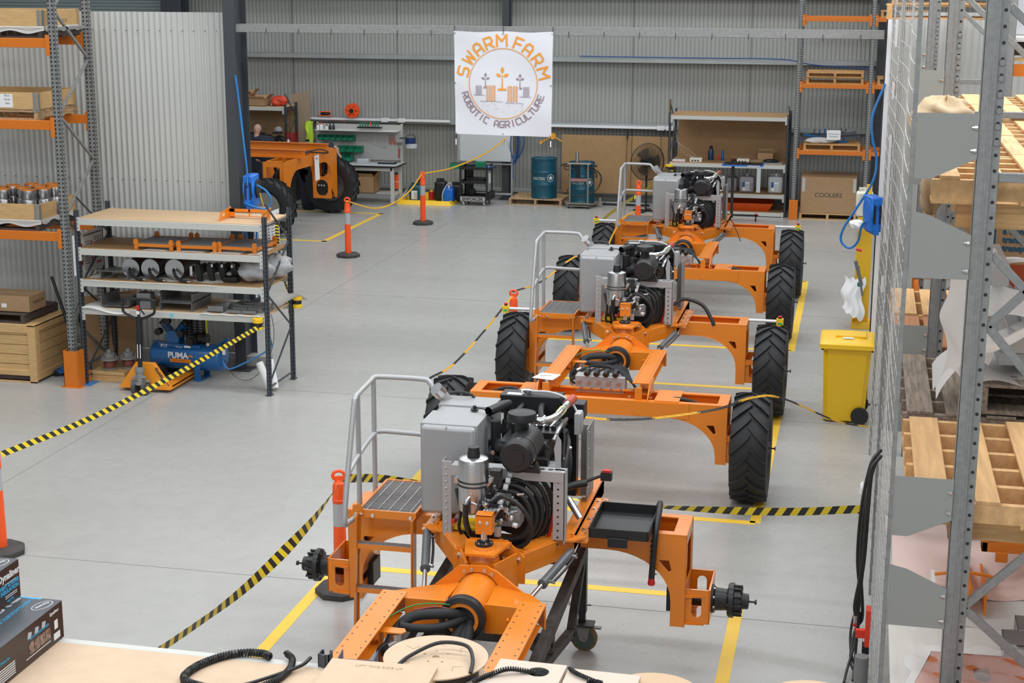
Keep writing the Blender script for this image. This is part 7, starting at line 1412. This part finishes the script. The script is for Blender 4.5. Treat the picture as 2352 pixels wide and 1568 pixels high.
m = MB([YELB]); m.grid(lambda u, v: (-.31+.62*u, -.36+.76*v, .945+.045*sin(pi*min(1, max(0, u)))**.4*sin(pi*v)**.4), 24, 24); m.box(-.31, .31, -.37, -.355, .90, .95); m.box(-.31, -.295, -.36, .38, .91, .95); m.box(.295, .31, -.36, .38, .91, .95); m.box(-.14, .2, -.12, .14, .985, 1.005); m.use(PAPER); m.box(-.06, .06, -.2, -.1, .9895, .9905); m.build('bin_lid', WBn, bevel=.006)
for y in (-.27, .30): m = MB([BLACK]); m.cyl((.17, y, .10), (.17, y+.05, .10), .10, n=28); m.use(DARK); m.cyl((.17, y-.004, .10), (.17, y, .10), .05, n=20); m.build('bin_wheel', WBn)
m = MB([YELB]); m.box(.28, .33, -.2, .2, .90, .93); m.build('bin_handle', WBn, bevel=.008)
# ================================================================ RIGHT RACK AND MESH FENCE
FX = .265
FE = thing('mesh_fence', 'tall galvanised wire mesh fence between the open floor and the right rack', 'mesh fence', (0, 0, 0))
WIRE = mat('fence_wire', (.50, .50, .49), .4, .3)
def fx(y, z): return FX+.012*sin(y*2.1+z*.7)+.016*sin(pi*((y-8.6) % 4)/4)
for (ya, yb) in ((8.62, 12.55), (12.6, 16.55), (16.6, 18.55)):
    m = MB([WIRE])
    for i in range(34):
        z = .12+i*.152; n = 26; m.tube([(fx(ya+(yb-ya)*k/n, z), ya+(yb-ya)*k/n, z) for k in range(n+1)], .0026, 4, caps=False)
    k = 0; y = ya
    while y < yb:
        m.tube([(fx(y, z), y, z) for z in (.1, 1.2, 2.4, 3.6, 5.16)], .0021, 4, caps=False); y += .25
    m.build('wire_panel', FE, smooth=False)
for y in (8.6, 12.6, 16.6):
    m = MB([GALV]); m.box(FX-.006, FX+.018, y-.018, y+.018, 0, 5.3); m.use(STEEL)
    for i in range(40): m.box(FX-.012, FX-.006, y-.02, y-.012, .12+i*.13, .135+i*.13)
    m.build('fence_post', FE, bevel=.002)
    for z1 in (4.30, 2.30):
        m = MB([mat('bracket_grey', (.30, .31, .29), .45)]); t = .006
        m.plate([(.285, z1), (.60, z1), (.60, z1-.235), (.37, z1-.345), (.285, z1-.345)], (), t, 'xz', y-.01); m.box(.594, .60, y-.01, y+.03, z1-.235, z1)
        zl = z1-.52; m.plate([(.285, zl), (.38, zl-.02), (.60, zl-.12), (.60, zl-.36), (.285, zl-.36)], (), t, 'xz', y-.01); m.box(.594, .60, y-.01, y+.03, zl-.36, zl-.12)
        m.use(CHROME)
        for z in (z1-.07, z1-.19, zl-.16, zl-.31): m.cyl((.594, y-.02, z), (.578, y-.02, z), .012, n=8); m.cyl((.594, y-.02, z), (.565, y-.02, z), .006, n=8)
        m.build('standoff_bracket', FE, bevel=.002)
RK = thing('pallet_rack', 'galvanised pallet rack with orange beams filling the right edge', 'pallet rack', (0, 0, 0))
UG = GALV
for yi, y in enumerate((8.6, 12.6, 16.6)):
    for x in (.60, 1.45):
        m = MB([UG]); s = 1 if x < 1 else -1
        def bx(a, b, c, d, e, f): m.box(*sorted((x+s*a, x+s*b)), c, d, e, f)
        bx(0, .068, y, y+.004, 0, 5.3); bx(0, .004, y, y+.10, 0, 5.3); bx(.068, .074, y+.0, y+.03, 0, 5.3); bx(.074, .118, y+.02, y+.024, 0, 5.3); bx(0, .07, y+.096, y+.10, 0, 5.3); bx(.046, .056, y-.004, y, 0, 5.3)
        m.use(DARK)
        for i in range(62): m.cyl((x+s*.097, y+.02, .1+i*.083), (x+s*.097, y+.0185, .1+i*.083), .010, n=10)
        if x < 1:
            m.use(GALV)
            for i in range(6): m.cyl((x+.097, y+.018, 4.15+.083*i), (x+.097, y+.008, 4.15+.083*i), .016, n=10)
        m.build('upright', RK, bevel=.0015)
    m = MB([UG]); J1, J2 = 1.537, 3.16
    for (a, b) in (((.70, J1), (1.42, J1+.76)), ((.70, J1), (1.42, J1-.62)), ((.72, J2), (1.42, J2+.74)), ((.72, J2), (1.42, J2-.79)), ((.72, J2+.39), (1.42, J2-.32)), ((.72, J1-1.2), (1.42, J1-.6)), ((.72, 4.85), (1.42, 4.2))):
        m.bar((a[0], y+.05, a[1]), (b[0], y+.05, b[1]), .035, .045)
    m.bar((.72, y+.05, 3.965), (1.42, y+.05, 3.965), .04, .05); m.bar((.72, y+.05, .2), (1.42, y+.05, .2), .04, .05)
    m.build('brace', RK, bevel=.004)
for (ya, yb) in ((4.7, 8.6), (8.7, 12.6), (12.7, 16.6), (16.7, 18.5)):
    for z in (3.74, 1.93):
        if ya < 5 and z < 3: continue
        if ya < 5: continue
        for x in (.615, 1.39):
            m = MB([ORANGE2]); m.box(x, x+.045, ya, yb, z-.11, z); m.box(x-.012, x, ya-.01, ya+.05, z-.36, z+.03); m.box(x-.012, x, yb-.05, yb, z-.2, z+.03); m.build('beam', RK, bevel=.003)
for z in (.86,):
    for x in (.615, 1.39): m = MB([ORANGE2]); m.box(x, x+.045, 7.0 if x < 1 else 7.0, 8.58, z-.11, z); m.box(x, x+.045, 8.72, 12.58, z-.11, z); m.build('beam', RK, bevel=.003)
GP = 'pallets on the right rack'
NP = mat('yellow_pine_pallet', (.66, .40, .18), .7, var=.16, vscale=2.5, stretch=(10, .8, 8)); NR = mat('red_pine_pallet', (.48, .22, .10), .7, var=.18, vscale=2.5, stretch=(10, .8, 8))
for k, (y, l) in enumerate(((9.35, 'nearest'), (10.55, 'second'), (11.75, 'third'), (13.3, 'fourth'), (14.5, 'fifth'))):
    pallet('timber_pallet', (.97, y, 3.80), 'pine pallet on the upper beams of the right rack, %s from the camera' % l, 1.16, 1.16, .15, NP if k != 1 else PINEX, nb=5, group=GP, along='y', seed=20+k, gap=.075, br=5)
for k, y in enumerate((8.84, 11.0)):
    m = MB([PINE]); m.box(.53, 1.62, y, y+.09, 3.745, 3.80); m.box(.53, .95, y+.005, y+.085, 3.66, 3.745) if k == 0 else None; tag(m.build('timber_bearer', bevel=.003), 'sawn timber bearer under the %s upper pallet of the right rack' % ('nearest', 'second')[k], 'timber', 'timber bearers on the right rack')
    m = MB([PINE]); m.box(.62, 1.62, y, y+.09, 1.935, 1.985); m.box(.60, 1.62, y-.02, y+.0, 1.88, 2.0) if k == 0 else None
    if k == 0: m.use(INK); [m.box(1.02+.02*i, 1.026+.02*i, y-.0215, y-.02, 1.91, 1.98) for i in range(2)]; [m.box(1.26+.015*i, 1.265+.015*i, y-.0215, y-.02, 1.92, 1.98) for i in range(1)]
    tag(m.build('timber_bearer', bevel=.003), 'sawn timber bearer under the %s lower pallet of the right rack' % ('nearest', 'second')[k], 'timber', 'timber bearers on the right rack')
pallet('timber_pallet', (.98, 9.56, 2.0), 'long yellow pine pallet on the middle beams of the right rack, nearest the camera', 1.22, 1.72, .15, NP, nb=4, group=GP, along='y', seed=41, gap=.10, br=6)
pallet('timber_pallet', (.90, 11.50, 1.98), 'weathered grey pallet behind the long yellow one on the middle beams', 1.05, 1.70, .14, WOODG, nb=4, group=GP, along='y', seed=44, gap=.07, br=6)
pallet('timber_pallet', (.85, 13.35, 1.95), 'reddish pallet beyond the second standoff bracket on the middle beams', 1.0, 1.16, .15, NR, nb=4, group=GP, along='y', seed=45)
pallet('timber_pallet', (.85, 14.60, 1.95), 'orange tinted pallet farthest along the middle beams of the right rack', 1.0, 1.16, .15, NP, nb=4, group=GP, along='y', seed=46)
pallet('timber_pallet', (1.36, 11.25, 2.13), 'small grey pallet stacked under the foam wrapped steel sections', .98, 1.2, .20, WOODG, nb=5, group=GP, along='x', seed=47)
# foam wrapped steel
FO = thing('foam_wrapped_steel', 'steel sections loosely wrapped in white foam sheet on the small grey pallet', 'wrapped steel', (0, 0, 0)); rr = random.Random(8)
m = MB([FOAM])
def fold(u, v): return .035*sin(u*9+v*4)+.025*sin(u*17-v*7)+.02*sin(v*13)
m.grid(lambda u, v: (.86+u*1.0, 10.66+v*1.1, 2.345+.02*sin(u*14+v*5)+.06*v*v), 30, 16)
m.grid(lambda u, v: (.58+u*.75, 10.50+v*.8+.06*sin(u*8), 2.25+.62*(u**.7)*(1-.3*v)+.05*sin(v*8+u*3)-.0*v), 26, 26)
m.grid(lambda u, v: (.60+u*.32+.03*sin(v*9), 10.45+.3*u+.2*v, 2.42+.75*v+.05*sin(u*9+v*6)), 20, 24)
m.grid(lambda u, v: (.80+u*1.05, 10.85+v*.5, 2.72+.34*sin(pi*min(1, v*1.1))*.6+.06*sin(u*7+v*5)+.08*v), 30, 18)
m.grid(lambda u, v: (.92+u*.9, 11.1+v*.9, 3.05+.05*sin(u*6)-.12*v), 20, 10)
m.build('foam_sheet', FO, angle=80)
m = MB([ALU]); m.box(1.05, 1.75, 10.9, 12.0, 2.50, 2.66); m.box(1.15, 1.75, 10.85, 11.8, 2.68, 2.80); m.box(1.22, 1.30, 10.75, 11.6, 2.80, 2.92); m.box(.90, 1.02, 10.8, 11.7, 2.98, 3.12); m.box(1.0, 1.75, 10.95, 11.9, 2.40, 2.49)
m.build('steel_section', FO, bevel=.006)
lump('kraft_paper', (.45, 9.0, 4.25), .14, .22, .10, mat('kraft_paper', (.56, .42, .26), .8, bump=.6, bscale=14), 'crumpled kraft paper lying on the upper pallets beside the fence', 'paper', 6, .45, 36)
lump('kraft_paper', (.40, 9.1, 3.83), .06, .14, .13, mat('kraft_paper2', (.38, .27, .16), .8, bump=.8, bscale=12), 'crushed brown paper stuffed between the upper and lower fence brackets', 'paper', 9, .3, 30, base=False)
LB = thing('large_carton', 'tall brown carton with blue arrows and multilingual print on the right rack', 'cardboard box', (1.32, 13.6, 2.09)); m = MB([CARD]); m.box(-.48, .55, -.6, .6, 0, 1.50); m.build('carton_body', LB, bevel=.004)
m = MB([INKB])
for x in (-.33, -.235): m.box(x-.012, x+.012, -.603, -.601, .80, 1.08); m.plate([(x-.04, 1.07), (x+.04, 1.07), (x, 1.115)], (), .002, 'xz', -.602)
m.M = Matrix.Translation((0, -.603, 0))
for i, t in enumerate(('Aufrecht', 'keep up', 'a transp', 'transpor', 'transpor')): m.text(t, .068, -.17, 1.04-.068*i, align='LEFT', bold=.003)
m.text('a', .001, 0, 0); m.build('box_print', LB); m = MB([mat('print_red', (.38, .06, .015), .6)]); m.box(-.33, .54, -.603, -.601, .30, .66); m.use(INKB); m.box(-.22, -.05, -.605, -.603, .26, .31); m.plate([(-.26, .31), (.0, .33), (.02, .30), (-.1, .26)], (), .002, 'xz', -.605); m.build('print_panel', LB)
carton('cardboard_box', (.90, 16.0, 2.1), 'brown box with paper strip farther along the right rack', .5, .6, 1.3, 0); m = MB([PAPER]); m.box(.78, .83, 15.695, 15.699, 2.5, 3.3); m.use(INK); m.box(.80, .81, 15.694, 15.695, 2.9, 3.1); tag(m.build('paper_strip'), 'narrow white paper strip stuck on the box farther along the right rack', 'label')
# lowest level
WB2 = MB([mat('white_ply', (.66, .64, .60), .6, var=.06, vscale=2, stretch=(8, 1, 1))]); WB2.box(.34, 1.75, 7.4, 12.0, .87, .90); tag(WB2.build('plywood_deck', bevel=.002), 'whitish plywood deck on the lowest beams of the right rack', 'board')
WP = thing('wrapped_machine_part', 'orange machine plate bound in clear stretch film on the whitish deck', 'wrapped part', (0, 0, 0)); m = MB([mat('faded_orange', (.50, .14, .05), .45)])
m.plate([(.52, 8.1), (.44, 8.62), (.58, 9.20), (1.75, 9.26), (1.75, 8.1)], [oval(.86, 8.93, .10, .20, 6)[:], [(.62, 8.35), (.80, 8.35), (.80, 8.7), (.62, 8.7)]], .02, 'xy', 1.00); m.box(.95, 1.75, 9.1, 9.16, .9, 1.0); m.plate([(.68, 7.8), (.62, 8.1), (.72, 8.42), (1.7, 8.42), (1.7, 7.8)], (), .02, 'xy', 1.08); m.box(.5, .56, 8.3, 8.9, .905, .99)
m.build('steel_plate', WP, bevel=.006); m = MB([FILM]); m.grid(lambda u, v: (.43+u*1.35+.02*sin(v*30), 7.9+v*1.38, 1.028+.014*sin(u*34+v*9)+.012*sin(v*40+u*13)+(.07 if v < .35 and u > .15 else 0)), 60, 50); m.build('stretch_film', WP, angle=15)
for k, (x, y) in enumerate(((1.12, 9.70), (1.02, 9.45), (1.26, 9.42))): channel((x+.13, y-.05, .905), .26 if k < 2 else .2, .22, .12 if k < 2 else .06, 'grey folded steel bracket on the whitish deck, %s' % ('rear one', 'front left one', 'front right one')[k], name='folded_bracket')
m = MB([mat('pink_foam', (.72, .55, .50), .6)]); m.grid(lambda u, v: (.36+u*1.3, 10.2+v*1.5, 1.02+.22*sin(pi*min(1, v*1.2))*(.5+.5*u)+.04*sin(u*9+v*4)), 30, 20); m.use(FOAM); m.grid(lambda u, v: (.38+u*1.35, 9.9+v*.7, .92+.16*v*sin(pi*u)+.02*sin(u*11)), 30, 12); tag(m.build('foam_sheet', angle=80), 'pinkish white foam sheets over orange parts on the lowest deck', 'packing sheet')
ORF = thing('orange_frame_part', 'orange welded frame resting on the pinkish foam of the lowest deck', 'frame part', (0, 0, 0)); m = MB([ORANGE]); m.box(.93, 1.7, 10.35, 10.42, 1.26, 1.33); m.box(.93, .97, 10.35, 10.6, 1.26, 1.42); m.box(1.02, 1.10, 10.33, 10.36, 1.2, 1.27); m.box(.95, 1.05, 10.36, 10.40, 1.36, 1.40); m.build('frame_tube', ORF, bevel=.004)
m = MB([ORANGE]); m.box(.84, .86, 10.0, 10.5, .95, 1.12); m.box(.94, .955, 10.0, 10.5, .95, 1.12); m.tube([(.62+.45*i/10, 10.2, 1.13+.03*sin(pi*i/10)) for i in range(11)], .012, 6); m.build('bent_plate', ORF)
m = MB([PAPER]); m.box(.75, .83, 9.3, 9.4, 1.70, 1.72); m.box(.55, .57, 9.0, 9.3, 1.3, 1.5); tag(m.build('paper_label'), 'scraps of white paper visible through the gaps of the long yellow pallet', 'paper')
# far part of the right side store
for k, (x, y) in enumerate(((.95, 17.6), (1.0, 17.6))): pallet('timber_pallet', (x, y, 4.56+.15*k), 'pine pallet in the high stack above the white sheet wall, %s' % ('lower', 'upper')[k], 1.5, .9, .15, NP, nb=5, group=GP, seed=60+k)
m = MB([mat('grey_case', (.55, .56, .58), .4)]); m.box(1.36, 2.3, 16.8, 17.4, 4.42, 5.2); m.use(FOAM); m.box(1.30, 2.3, 16.7, 17.5, 4.36, 4.42); tag(m.build('grey_crate', bevel=.02), 'pale grey box on a pallet high on the right edge of the photo', 'box')
m = MB([ORANGE2]); m.box(1.36, 2.6, 16.72, 16.77, 4.02, 4.14); m.use(PINE); m.box(1.36, 2.6, 16.75, 16.85, 4.17, 4.20); m.use(WOODD); m.box(1.36, 2.6, 16.9, 17.3, 4.22, 4.34); tag(m.build('rack_beam'), 'orange rack beam with pallet edge high on the right edge of the photo', 'rack beam')
m = MB([GALVD]); m.box(1.33, 1.36, 18.2, 18.24, 2, 5.2); m.use(PINE); m.box(1.30, 1.33, 18.2, 18.24, 3.8, 5.2); m.use(COLP); m.box(1.36, 1.42, 18.2, 18.26, 3, 5.2); tag(m.build('roller_track'), 'narrow dark steel track with pale timber edge before the white sheet wall', 'track')
# hoses, chainsaw and bits along the fence foot
HS = thing('hydraulic_hose', 'bundle of long black hydraulic hoses hooked on the mesh fence', 'hose', (0, 0, 0)); rr = random.Random(2)
for k in range(6):
    x = .185+.012*(k % 3); y = 11.15+.05*k; m = MB([HOSE]); e = rr.uniform(-.02, .02); zb = .40-.06*(k % 3)
    m.tube(spline([(x+.06, y+.1, 1.58), (x+.01, y+.05, 1.50), (x-.02+e, y, 1.2), (x-.03+e, y, .8), (x-.03-e, y, zb+.1), (x-.04, y, zb)], 7), .0125, 8); m.use(STEEL); m.cyl((x-.04, y, zb), (x-.04, y, zb-.06), .014, n=10); m.use(RED); m.cyl((x-.04, y, zb-.06), (x-.04, y, zb-.085), .016, n=10)
    m.use(HOSE)
    if k < 4: m.tube(spline([(x-.02, y+.05, zb+.05), (x-.05+e, y, .2), (x-.08+.04*(k % 2), y-.2, .06), (x-.10+.05*k, y-.4, .04)], 7), .010, 8)
    m.build('hose', HS)
m = MB([mat('saw_orange', (.75, .05, .02), .4)]); m.box(.215, .25, 10.86, 10.97, .28, .56); m.box(.15, .215, 10.9, 10.94, .33, .39); m.use(DARK); m.box(.20, .25, 10.87, 10.96, .22, .28); [m.box(.198, .2, 10.86, 10.88, .32+.05*i, .34+.05*i) for i in range(3)]; tag(m.build('power_tool', bevel=.015), 'red power tool hung low on the mesh fence behind the hoses', 'power tool')
m = MB([mat('grey_tube', (.2, .2, .2), .5)]); m.cyl((.20, 10.7, 0), (.20, 10.7, .28), .05, n=20); tag(m.build('grey_cylinder'), 'grey cylinder standing at the foot of the fence', 'cylinder')
m = MB([DARK]); m.tube([(.17+.03*cos(a), 14.4, .12+.04*sin(a)) for a in [pi+pi*i/8 for i in range(9)]]+[(.265, 14.4, .12)], .006, 6); tag(m.build('steel_hook'), 'small black hook hanging at the fence foot in front of the bin', 'hook')
lump('plastic_bag', (.17, 12.3, 1.0), .03, .05, .07, WHITE, 'scrap of white plastic caught on the mesh fence', 'bag', 5, .3)
# ================================================================ FOREGROUND SHELF
FSH = thing('steel_shelving', 'foreground shelf with particle board top and pale edge beam', 'shelving')
m = MB([CARDL]); m.box(-5.6, -2.12, 4.7, 5.93, 2.085, 2.10); m.build('shelf_board', FSH, bevel=.002)
m = MB([BEIGE]); m.box(-5.6, -2.12, 5.93, 5.975, 2.02, 2.10); m.box(-2.0, -.2, 5.93, 5.975, 2.02, 2.10); m.build('beam', FSH, bevel=.003)
for x, h in ((-2.155, 2.16), (-5.62, 2.16)):
    for y in (5.96, 4.72): m = MB([SLATE]); upright(m, x+.02, y-.02, 0, h, wx=.05, wy=.05, base=SLATE, holes=mat('slot_shadow', (.01, .01, .012), .6), sides=(1, -1)); m.build('upright', FSH, smooth=False)
m = MB([BLACKM]); m.box(-2.10, -2.08, 4.9, 6.0, 2.06, 2.10); m.bar((-2.1, 4.7, 2.02), (-2.1, 5.95, 2.02), .03, .03); m.build('brace', FSH)
m = MB([CARDL]); m.box(-2.06, .9, 4.7, 5.93, 2.04, 2.055); m.build('shelf_board', FSH, bevel=.002)
# printed insulation boxes
BXM = mat('box_brown_black', (.035, .018, .014), .35); BXT = mat('box_top_grey', (.06, .065, .075), .3); LBL = mat('print_blue', (.06, .38, .62), .5)
def dyn(loc, w, d, h, label, low):
    r = thing('printed_box', label, 'box', loc, 0, 'dark printed boxes on the foreground shelf'); m = MB([BXM]); m.box(-w, 0, -d, 0, 0, h); m.use(BXT); m.box(-w, 0, -d, 0, h, h+.0015); m.build('box_body', r, bevel=.0015)
    m = MB([LBL]); m.box(-w, -.095, -.014, 0, h+.0016, h+.002); m.use(WHITE)
    T_ = Matrix.Translation((0, 0, h+.002)) @ Matrix.Rotation(-pi/2, 4, 'X')
    RF = Matrix.Translation((.0008, 0, 0)) @ Matrix.Rotation(pi/2, 4, 'Z')
    m.M = Matrix.Translation((-.22, -.015, h+.002)) @ Matrix.Rotation(-pi/2, 4, 'Z') @ Matrix.Rotation(-pi/2, 4, 'X'); m.use(mat('print_silver', (.45, .48, .52), .4)); m.text('DYNALINER', .12, .0, -.05, align='LEFT', bold=.003)
    m.use(LBL); m.text('THERMO-ACOUSTIC SERIES', .028, .0, .075, align='LEFT')
    m.use(WHITE); m.M = Matrix.Translation((-.055, -.075, h+.002)) @ Matrix.Rotation(-.25, 4, 'Z'); m.add([((.030+(.003 if k % 2 else 0))*cos(2*pi*(k//2)/24), (.055+(.003 if k % 2 else 0))*sin(2*pi*(k//2)/24), 0) for k in range(48)], [((2*i) % 48, (2*i+1) % 48, (2*i+3) % 48, (2*i+2) % 48) for i in range(24)])
    m.M = m.M @ Matrix.Rotation(-pi/2, 4, 'Z') @ Matrix.Rotation(-pi/2, 4, 'X'); m.text('Dynamat', .022, 0, -.008)
    m.M = RF
    if low:
        m.text('Dynaliner', .020, -.075, h*.82); m.box(-.09, -.035, -.0006, 0, h*.1, h*.28); m.box(-.08, -.05, -.0006, 0, h*.38, h*.62)
        m.use(LBL); m.text('HEAT & NOISE BARRIER', .016, -.21, h*.62); m.text('STRIP & FIX', .016, -.5, h*.55)
        m.use(mat('photo_print', (.25, .16, .12), .5, var=.9, vscale=60)); 
        for i in range(4): m.box(-.30+.047*i, -.258+.047*i, -.0006, 0, h*.25, h*.55)
        m.use(mat('print_silver', (.45, .48, .52), .4)); [m.sphere((-.30+.05*i, -.0002, h*.75), .016, 8) if False else m.plate([(-.31+.06*i, h*.68), (-.28+.06*i, h*.66), (-.27+.06*i, h*.8), (-.30+.06*i, h*.84)], (), .0006, 'xz', 0) for i in range(3)]
        m.use(WHITE); [m.box(-.62, -.42, -.0006, 0, h*(.10+.06*i), h*(.125+.06*i)) for i in range(6)]; m.box(-.33, -.12, -.0006, 0, h*.17, h*.19)
    else:
        m.text('Dynaliner', .045, -.09, h*.68, bold=.001); m.use(LBL); m.text('HEAT & NOISE', .024, -.09, h*.47, bold=.001); m.text('INSULATION', .026, -.09, h*.33, bold=.001); m.text('easy fix', .018, -.09, h*.08); m.use(WHITE); m.box(-.13, -.03, -.0006, 0, h*.24, h*.26); m.box(-.13, -.03, -.0006, 0, h*.19, h*.205); m.box(-.13, -.03, -.0006, 0, h*.56, h*.575)
    m.build('box_print', r, smooth=False)
dyn((-3.375, 5.985, 2.103), .33, .85, .172, 'dark printed box lying on the foreground shelf, lower of two, at the left edge', True)
dyn((-3.575, 5.985, 2.279), .33, .85, .175, 'dark printed box on top of the lower one at the left edge', False)
# spiral cable wrap
def spiral(name, path, r, wr, pitch, label, cat='cable wrap', flat=.6):
    P = spline(path, 16); L = [0]
    for a, b in zip(P, P[1:]): L.append(L[-1]+(b-a).length)
    pts = []; n = int(L[-1]/pitch*12); j = 0
    for i in range(n+1):
        s = L[-1]*i/n
        while L[j+1] < s and j < len(P)-2: j += 1
        p = P[j].lerp(P[j+1], (s-L[j])/max(1e-6, L[j+1]-L[j])); d = (P[j+1]-P[j]).normalized(); u = d.cross(Vector((0, 0, 1))).normalized(); v = u.cross(d); a = 2*pi*i/12; pts.append(p+(u*cos(a)+v*sin(a))*r)
    m = MB([BLACK]); m.tube(pts, wr, 5); return tag(m.build(name), label, cat)
spiral('spiral_wrap', [(-2.20, 5.50, 2.115), (-2.50, 5.60, 2.117), (-2.65, 5.66, 2.117), (-2.66, 5.78, 2.117), (-2.60, 5.90, 2.117), (-2.52, 5.965, 2.118), (-2.43, 5.975, 2.12), (-2.38, 5.95, 2.12)], .0135, .0055, .0125, 'large loop of black spiral cable wrap on the foreground board')
spiral('spiral_wrap', [(-2.325, 6.0, 2.12), (-2.28, 5.95, 2.12), (-2.26, 5.86, 2.117), (-2.27, 5.76, 2.117), (-2.32, 5.66, 2.117)], .011, .005, .012, 'short curved piece of black spiral wrap right of the large loop')
m = MB([BLACK]); m.tube(spline([(-2.20, 5.96, 2.13), (-2.22, 5.88, 2.125), (-2.33, 5.74, 2.118), (-2.42, 5.66, 2.115), (-2.6, 5.6, 2.115)], 8), .008, 8); tag(m.build('black_cable'), 'thin black cable lying across the spiral wrap', 'cable')
m = MB([mat('parts_bin_grey', (.10, .11, .15), .45)]); BN = thing('parts_bin', 'small slate grey plastic bin of fittings hung behind the foreground shelf', 'parts bin', (-2.0, 5.99, 2.07), .1)
for q in ((-.075, .075, -.06, -.055, 0, .05), (-.075, .075, .06, .065, 0, .03), (-.08, -.075, -.06, .065, 0, .075), (.075, .08, -.06, .065, 0, .075), (-.075, .075, -.06, .065, 0, .004)): m.box(*q)
m.build('bin_shell', BN, bevel=.002); m = MB([mat('fitting_mix', (.25, .35, .4), .4, .5, var=.9, vscale=50)]); rr = random.Random(3); [m.cyl((rr.uniform(-.06, .06), rr.uniform(-.04, .05), .015), (rr.uniform(-.06, .06), rr.uniform(-.04, .05), .03), .006, n=6) for _ in range(14)]; m.build('fittings', BN)
m = MB([BLACK]); m.box(-2.12, -1.86, 5.985, 6.06, 2.045, 2.065); m.box(-1.90, -1.87, 5.95, 6.0, 2.05, 2.11); tag(m.build('bin_rail'), 'black rail carrying the slate grey parts bin', 'rail')
# plywood spool
def spool(loc, r_, label, holes=True, mt=CARDL):
    o = thing('cable_spool', label, 'spool', loc, .2, 'fibreboard cable spools on the foreground shelf'); c = [(r_*cos(a), r_*sin(a)) for a in [2*pi*i/64 for i in range(64)]]
    H = [[(x+q*cos(a), y+q*sin(a)) for a in [2*pi*i/12 for i in range(12)]] for (x, y, q) in ((0, 0, .016), (.05, .03, .006), (-.05, .03, .006), (.03, -.05, .006), (-.03, -.045, .006), (-.0, .06, .004))] if holes else []
    m = MB([mt]); m.plate(c, H, .006, 'xy', .0); m.build('upper_flange', o); m = MB([mt]); m.plate(c, (), .006, 'xy', -.10); m.build('lower_flange', o); m = MB([mt]); m.cyl((0, 0, -.097), (0, 0, -.004), r_*.45, n=30); m.build('core', o); m = MB([HOSE]); m.tube([(0, 0, -.095), (0, 0, -.006)], r_*.82, 40); m.build('cable_winding', o)
    if holes:
        m = MB([mat('slot_brown', (.30, .2, .12), .8)])
        for a in (.6, 1.5, 2.4, 3.6, 5.4): m.M = Matrix.Translation((r_*.62*cos(a), r_*.62*sin(a), .0031)) @ Matrix.Rotation(a*1.3, 4, 'Z'); m.bar((-.03, -.015, 0), (0, .015, 0), .0025, .0008); m.bar((0, .015, 0), (.03, -.015, 0), .0025, .0008)
        m.build('cut_slot', o)
    return o
spool((-1.66, 6.03, 2.155), .225, 'round fibreboard cable spool with black cable arched over its flange')
m = MB([HOSE]); m.tube(spline([(-1.80, 5.90, 2.155), (-1.76, 5.98, 2.175), (-1.66, 6.08, 2.20), (-1.54, 6.08, 2.20), (-1.49, 6.0, 2.18), (-1.475, 5.90, 2.16)], 10), .0085, 10); tag(m.build('black_cable'), 'black cable arched over the round fibreboard spool', 'cable')
spool((-.70, 5.86, 2.17), .19, 'plain fibreboard spool at the bottom edge, left of the yellow floor line', False, mat('spool_tan', (.58, .40, .25), .7)); spool((-.07, 5.92, 2.17), .20, 'plain fibreboard spool at the bottom right, nearest the fence', False, mat('spool_tan', (.58, .40, .25), .7))
# cardboard dispensing boxes
def dbox(loc, w, d, h, rz, label, hole):
    r = thing('dispenser_box', label, 'cardboard box', loc, rz, 'pale dispenser boxes on the foreground shelf'); m = MB([mat('pale_box', (.62, .52, .43), .75)]); m.box(-w/2, w/2, -d/2, d/2, 0, h-.003)
    m.plate([(-w/2, -d/2), (w/2, -d/2), (w/2, d/2), (-w/2, d/2)], [[(hole[0]+hole[2]*cos(a), hole[1]+hole[2]*sin(a)) for a in [2*pi*i/26 for i in range(26)]]], .003, 'xy', h); m.build('box_body', r)
    m = MB([BLACK]); m.cyl((hole[0], hole[1], h-.003), (hole[0], hole[1], h-.0022), hole[2]*1.02, n=26)
    for k in range(4): m.tube([(hole[0]+hole[2]*.85*cos(a), hole[1]-.02+.015*k, h-.001+.003*sin(a)) for a in [0, pi/2, pi]], .003, 5)
    m.build('cable_hole', r); return r
dbox((-1.225, 5.83, 2.055), .285, .30, .145, -.02, 'pale cardboard box with a round hole and spiral wrap coming out, left of two', (.04, .06, .045)); dbox((-.92, 5.80, 2.055), .30, .30, .145, -.02, 'pale cardboard box with a small hole and spiral wrap, right of two', (-.02, .04, .035))
spiral('spiral_wrap', [(-1.42, 5.72, 2.21), (-1.36, 5.80, 2.215), (-1.30, 5.84, 2.225), (-1.24, 5.86, 2.215), (-1.19, 5.87, 2.205)], .008, .004, .010, 'black spiral wrap emerging from the left pale box')
spiral('spiral_wrap', [(-1.06, 5.925, 2.213), (-1.02, 5.88, 2.215), (-.97, 5.85, 2.213), (-.93, 5.84, 2.205)], .007, .0035, .010, 'curly black spiral wrap on the right pale box')
FBx = thing('flat_carton', 'flat brown carton at the bottom edge in front of the round spool', 'cardboard box', (-1.90, 5.70, 2.06), .03); m = MB([CARDL]); m.box(-.17, .29, -.4, .19, 0, .115); m.use(mat('faint_print', (.50, .35, .25), .7)); m.M = Matrix.Translation((.05, .13, .1155)) @ Matrix.Rotation(-pi/2, 4, 'X'); m.text('LIFT THIS SIDE UP', .026, 0, 0); m.build('carton_body', FBx)
m = MB([ORANGE2]); m.box(-2.18, -2.13, 5.55, 5.80, 2.04, 2.075); tag(m.build('orange_strip'), 'sliver of orange steel beside the foreground shelf post', 'steel part')
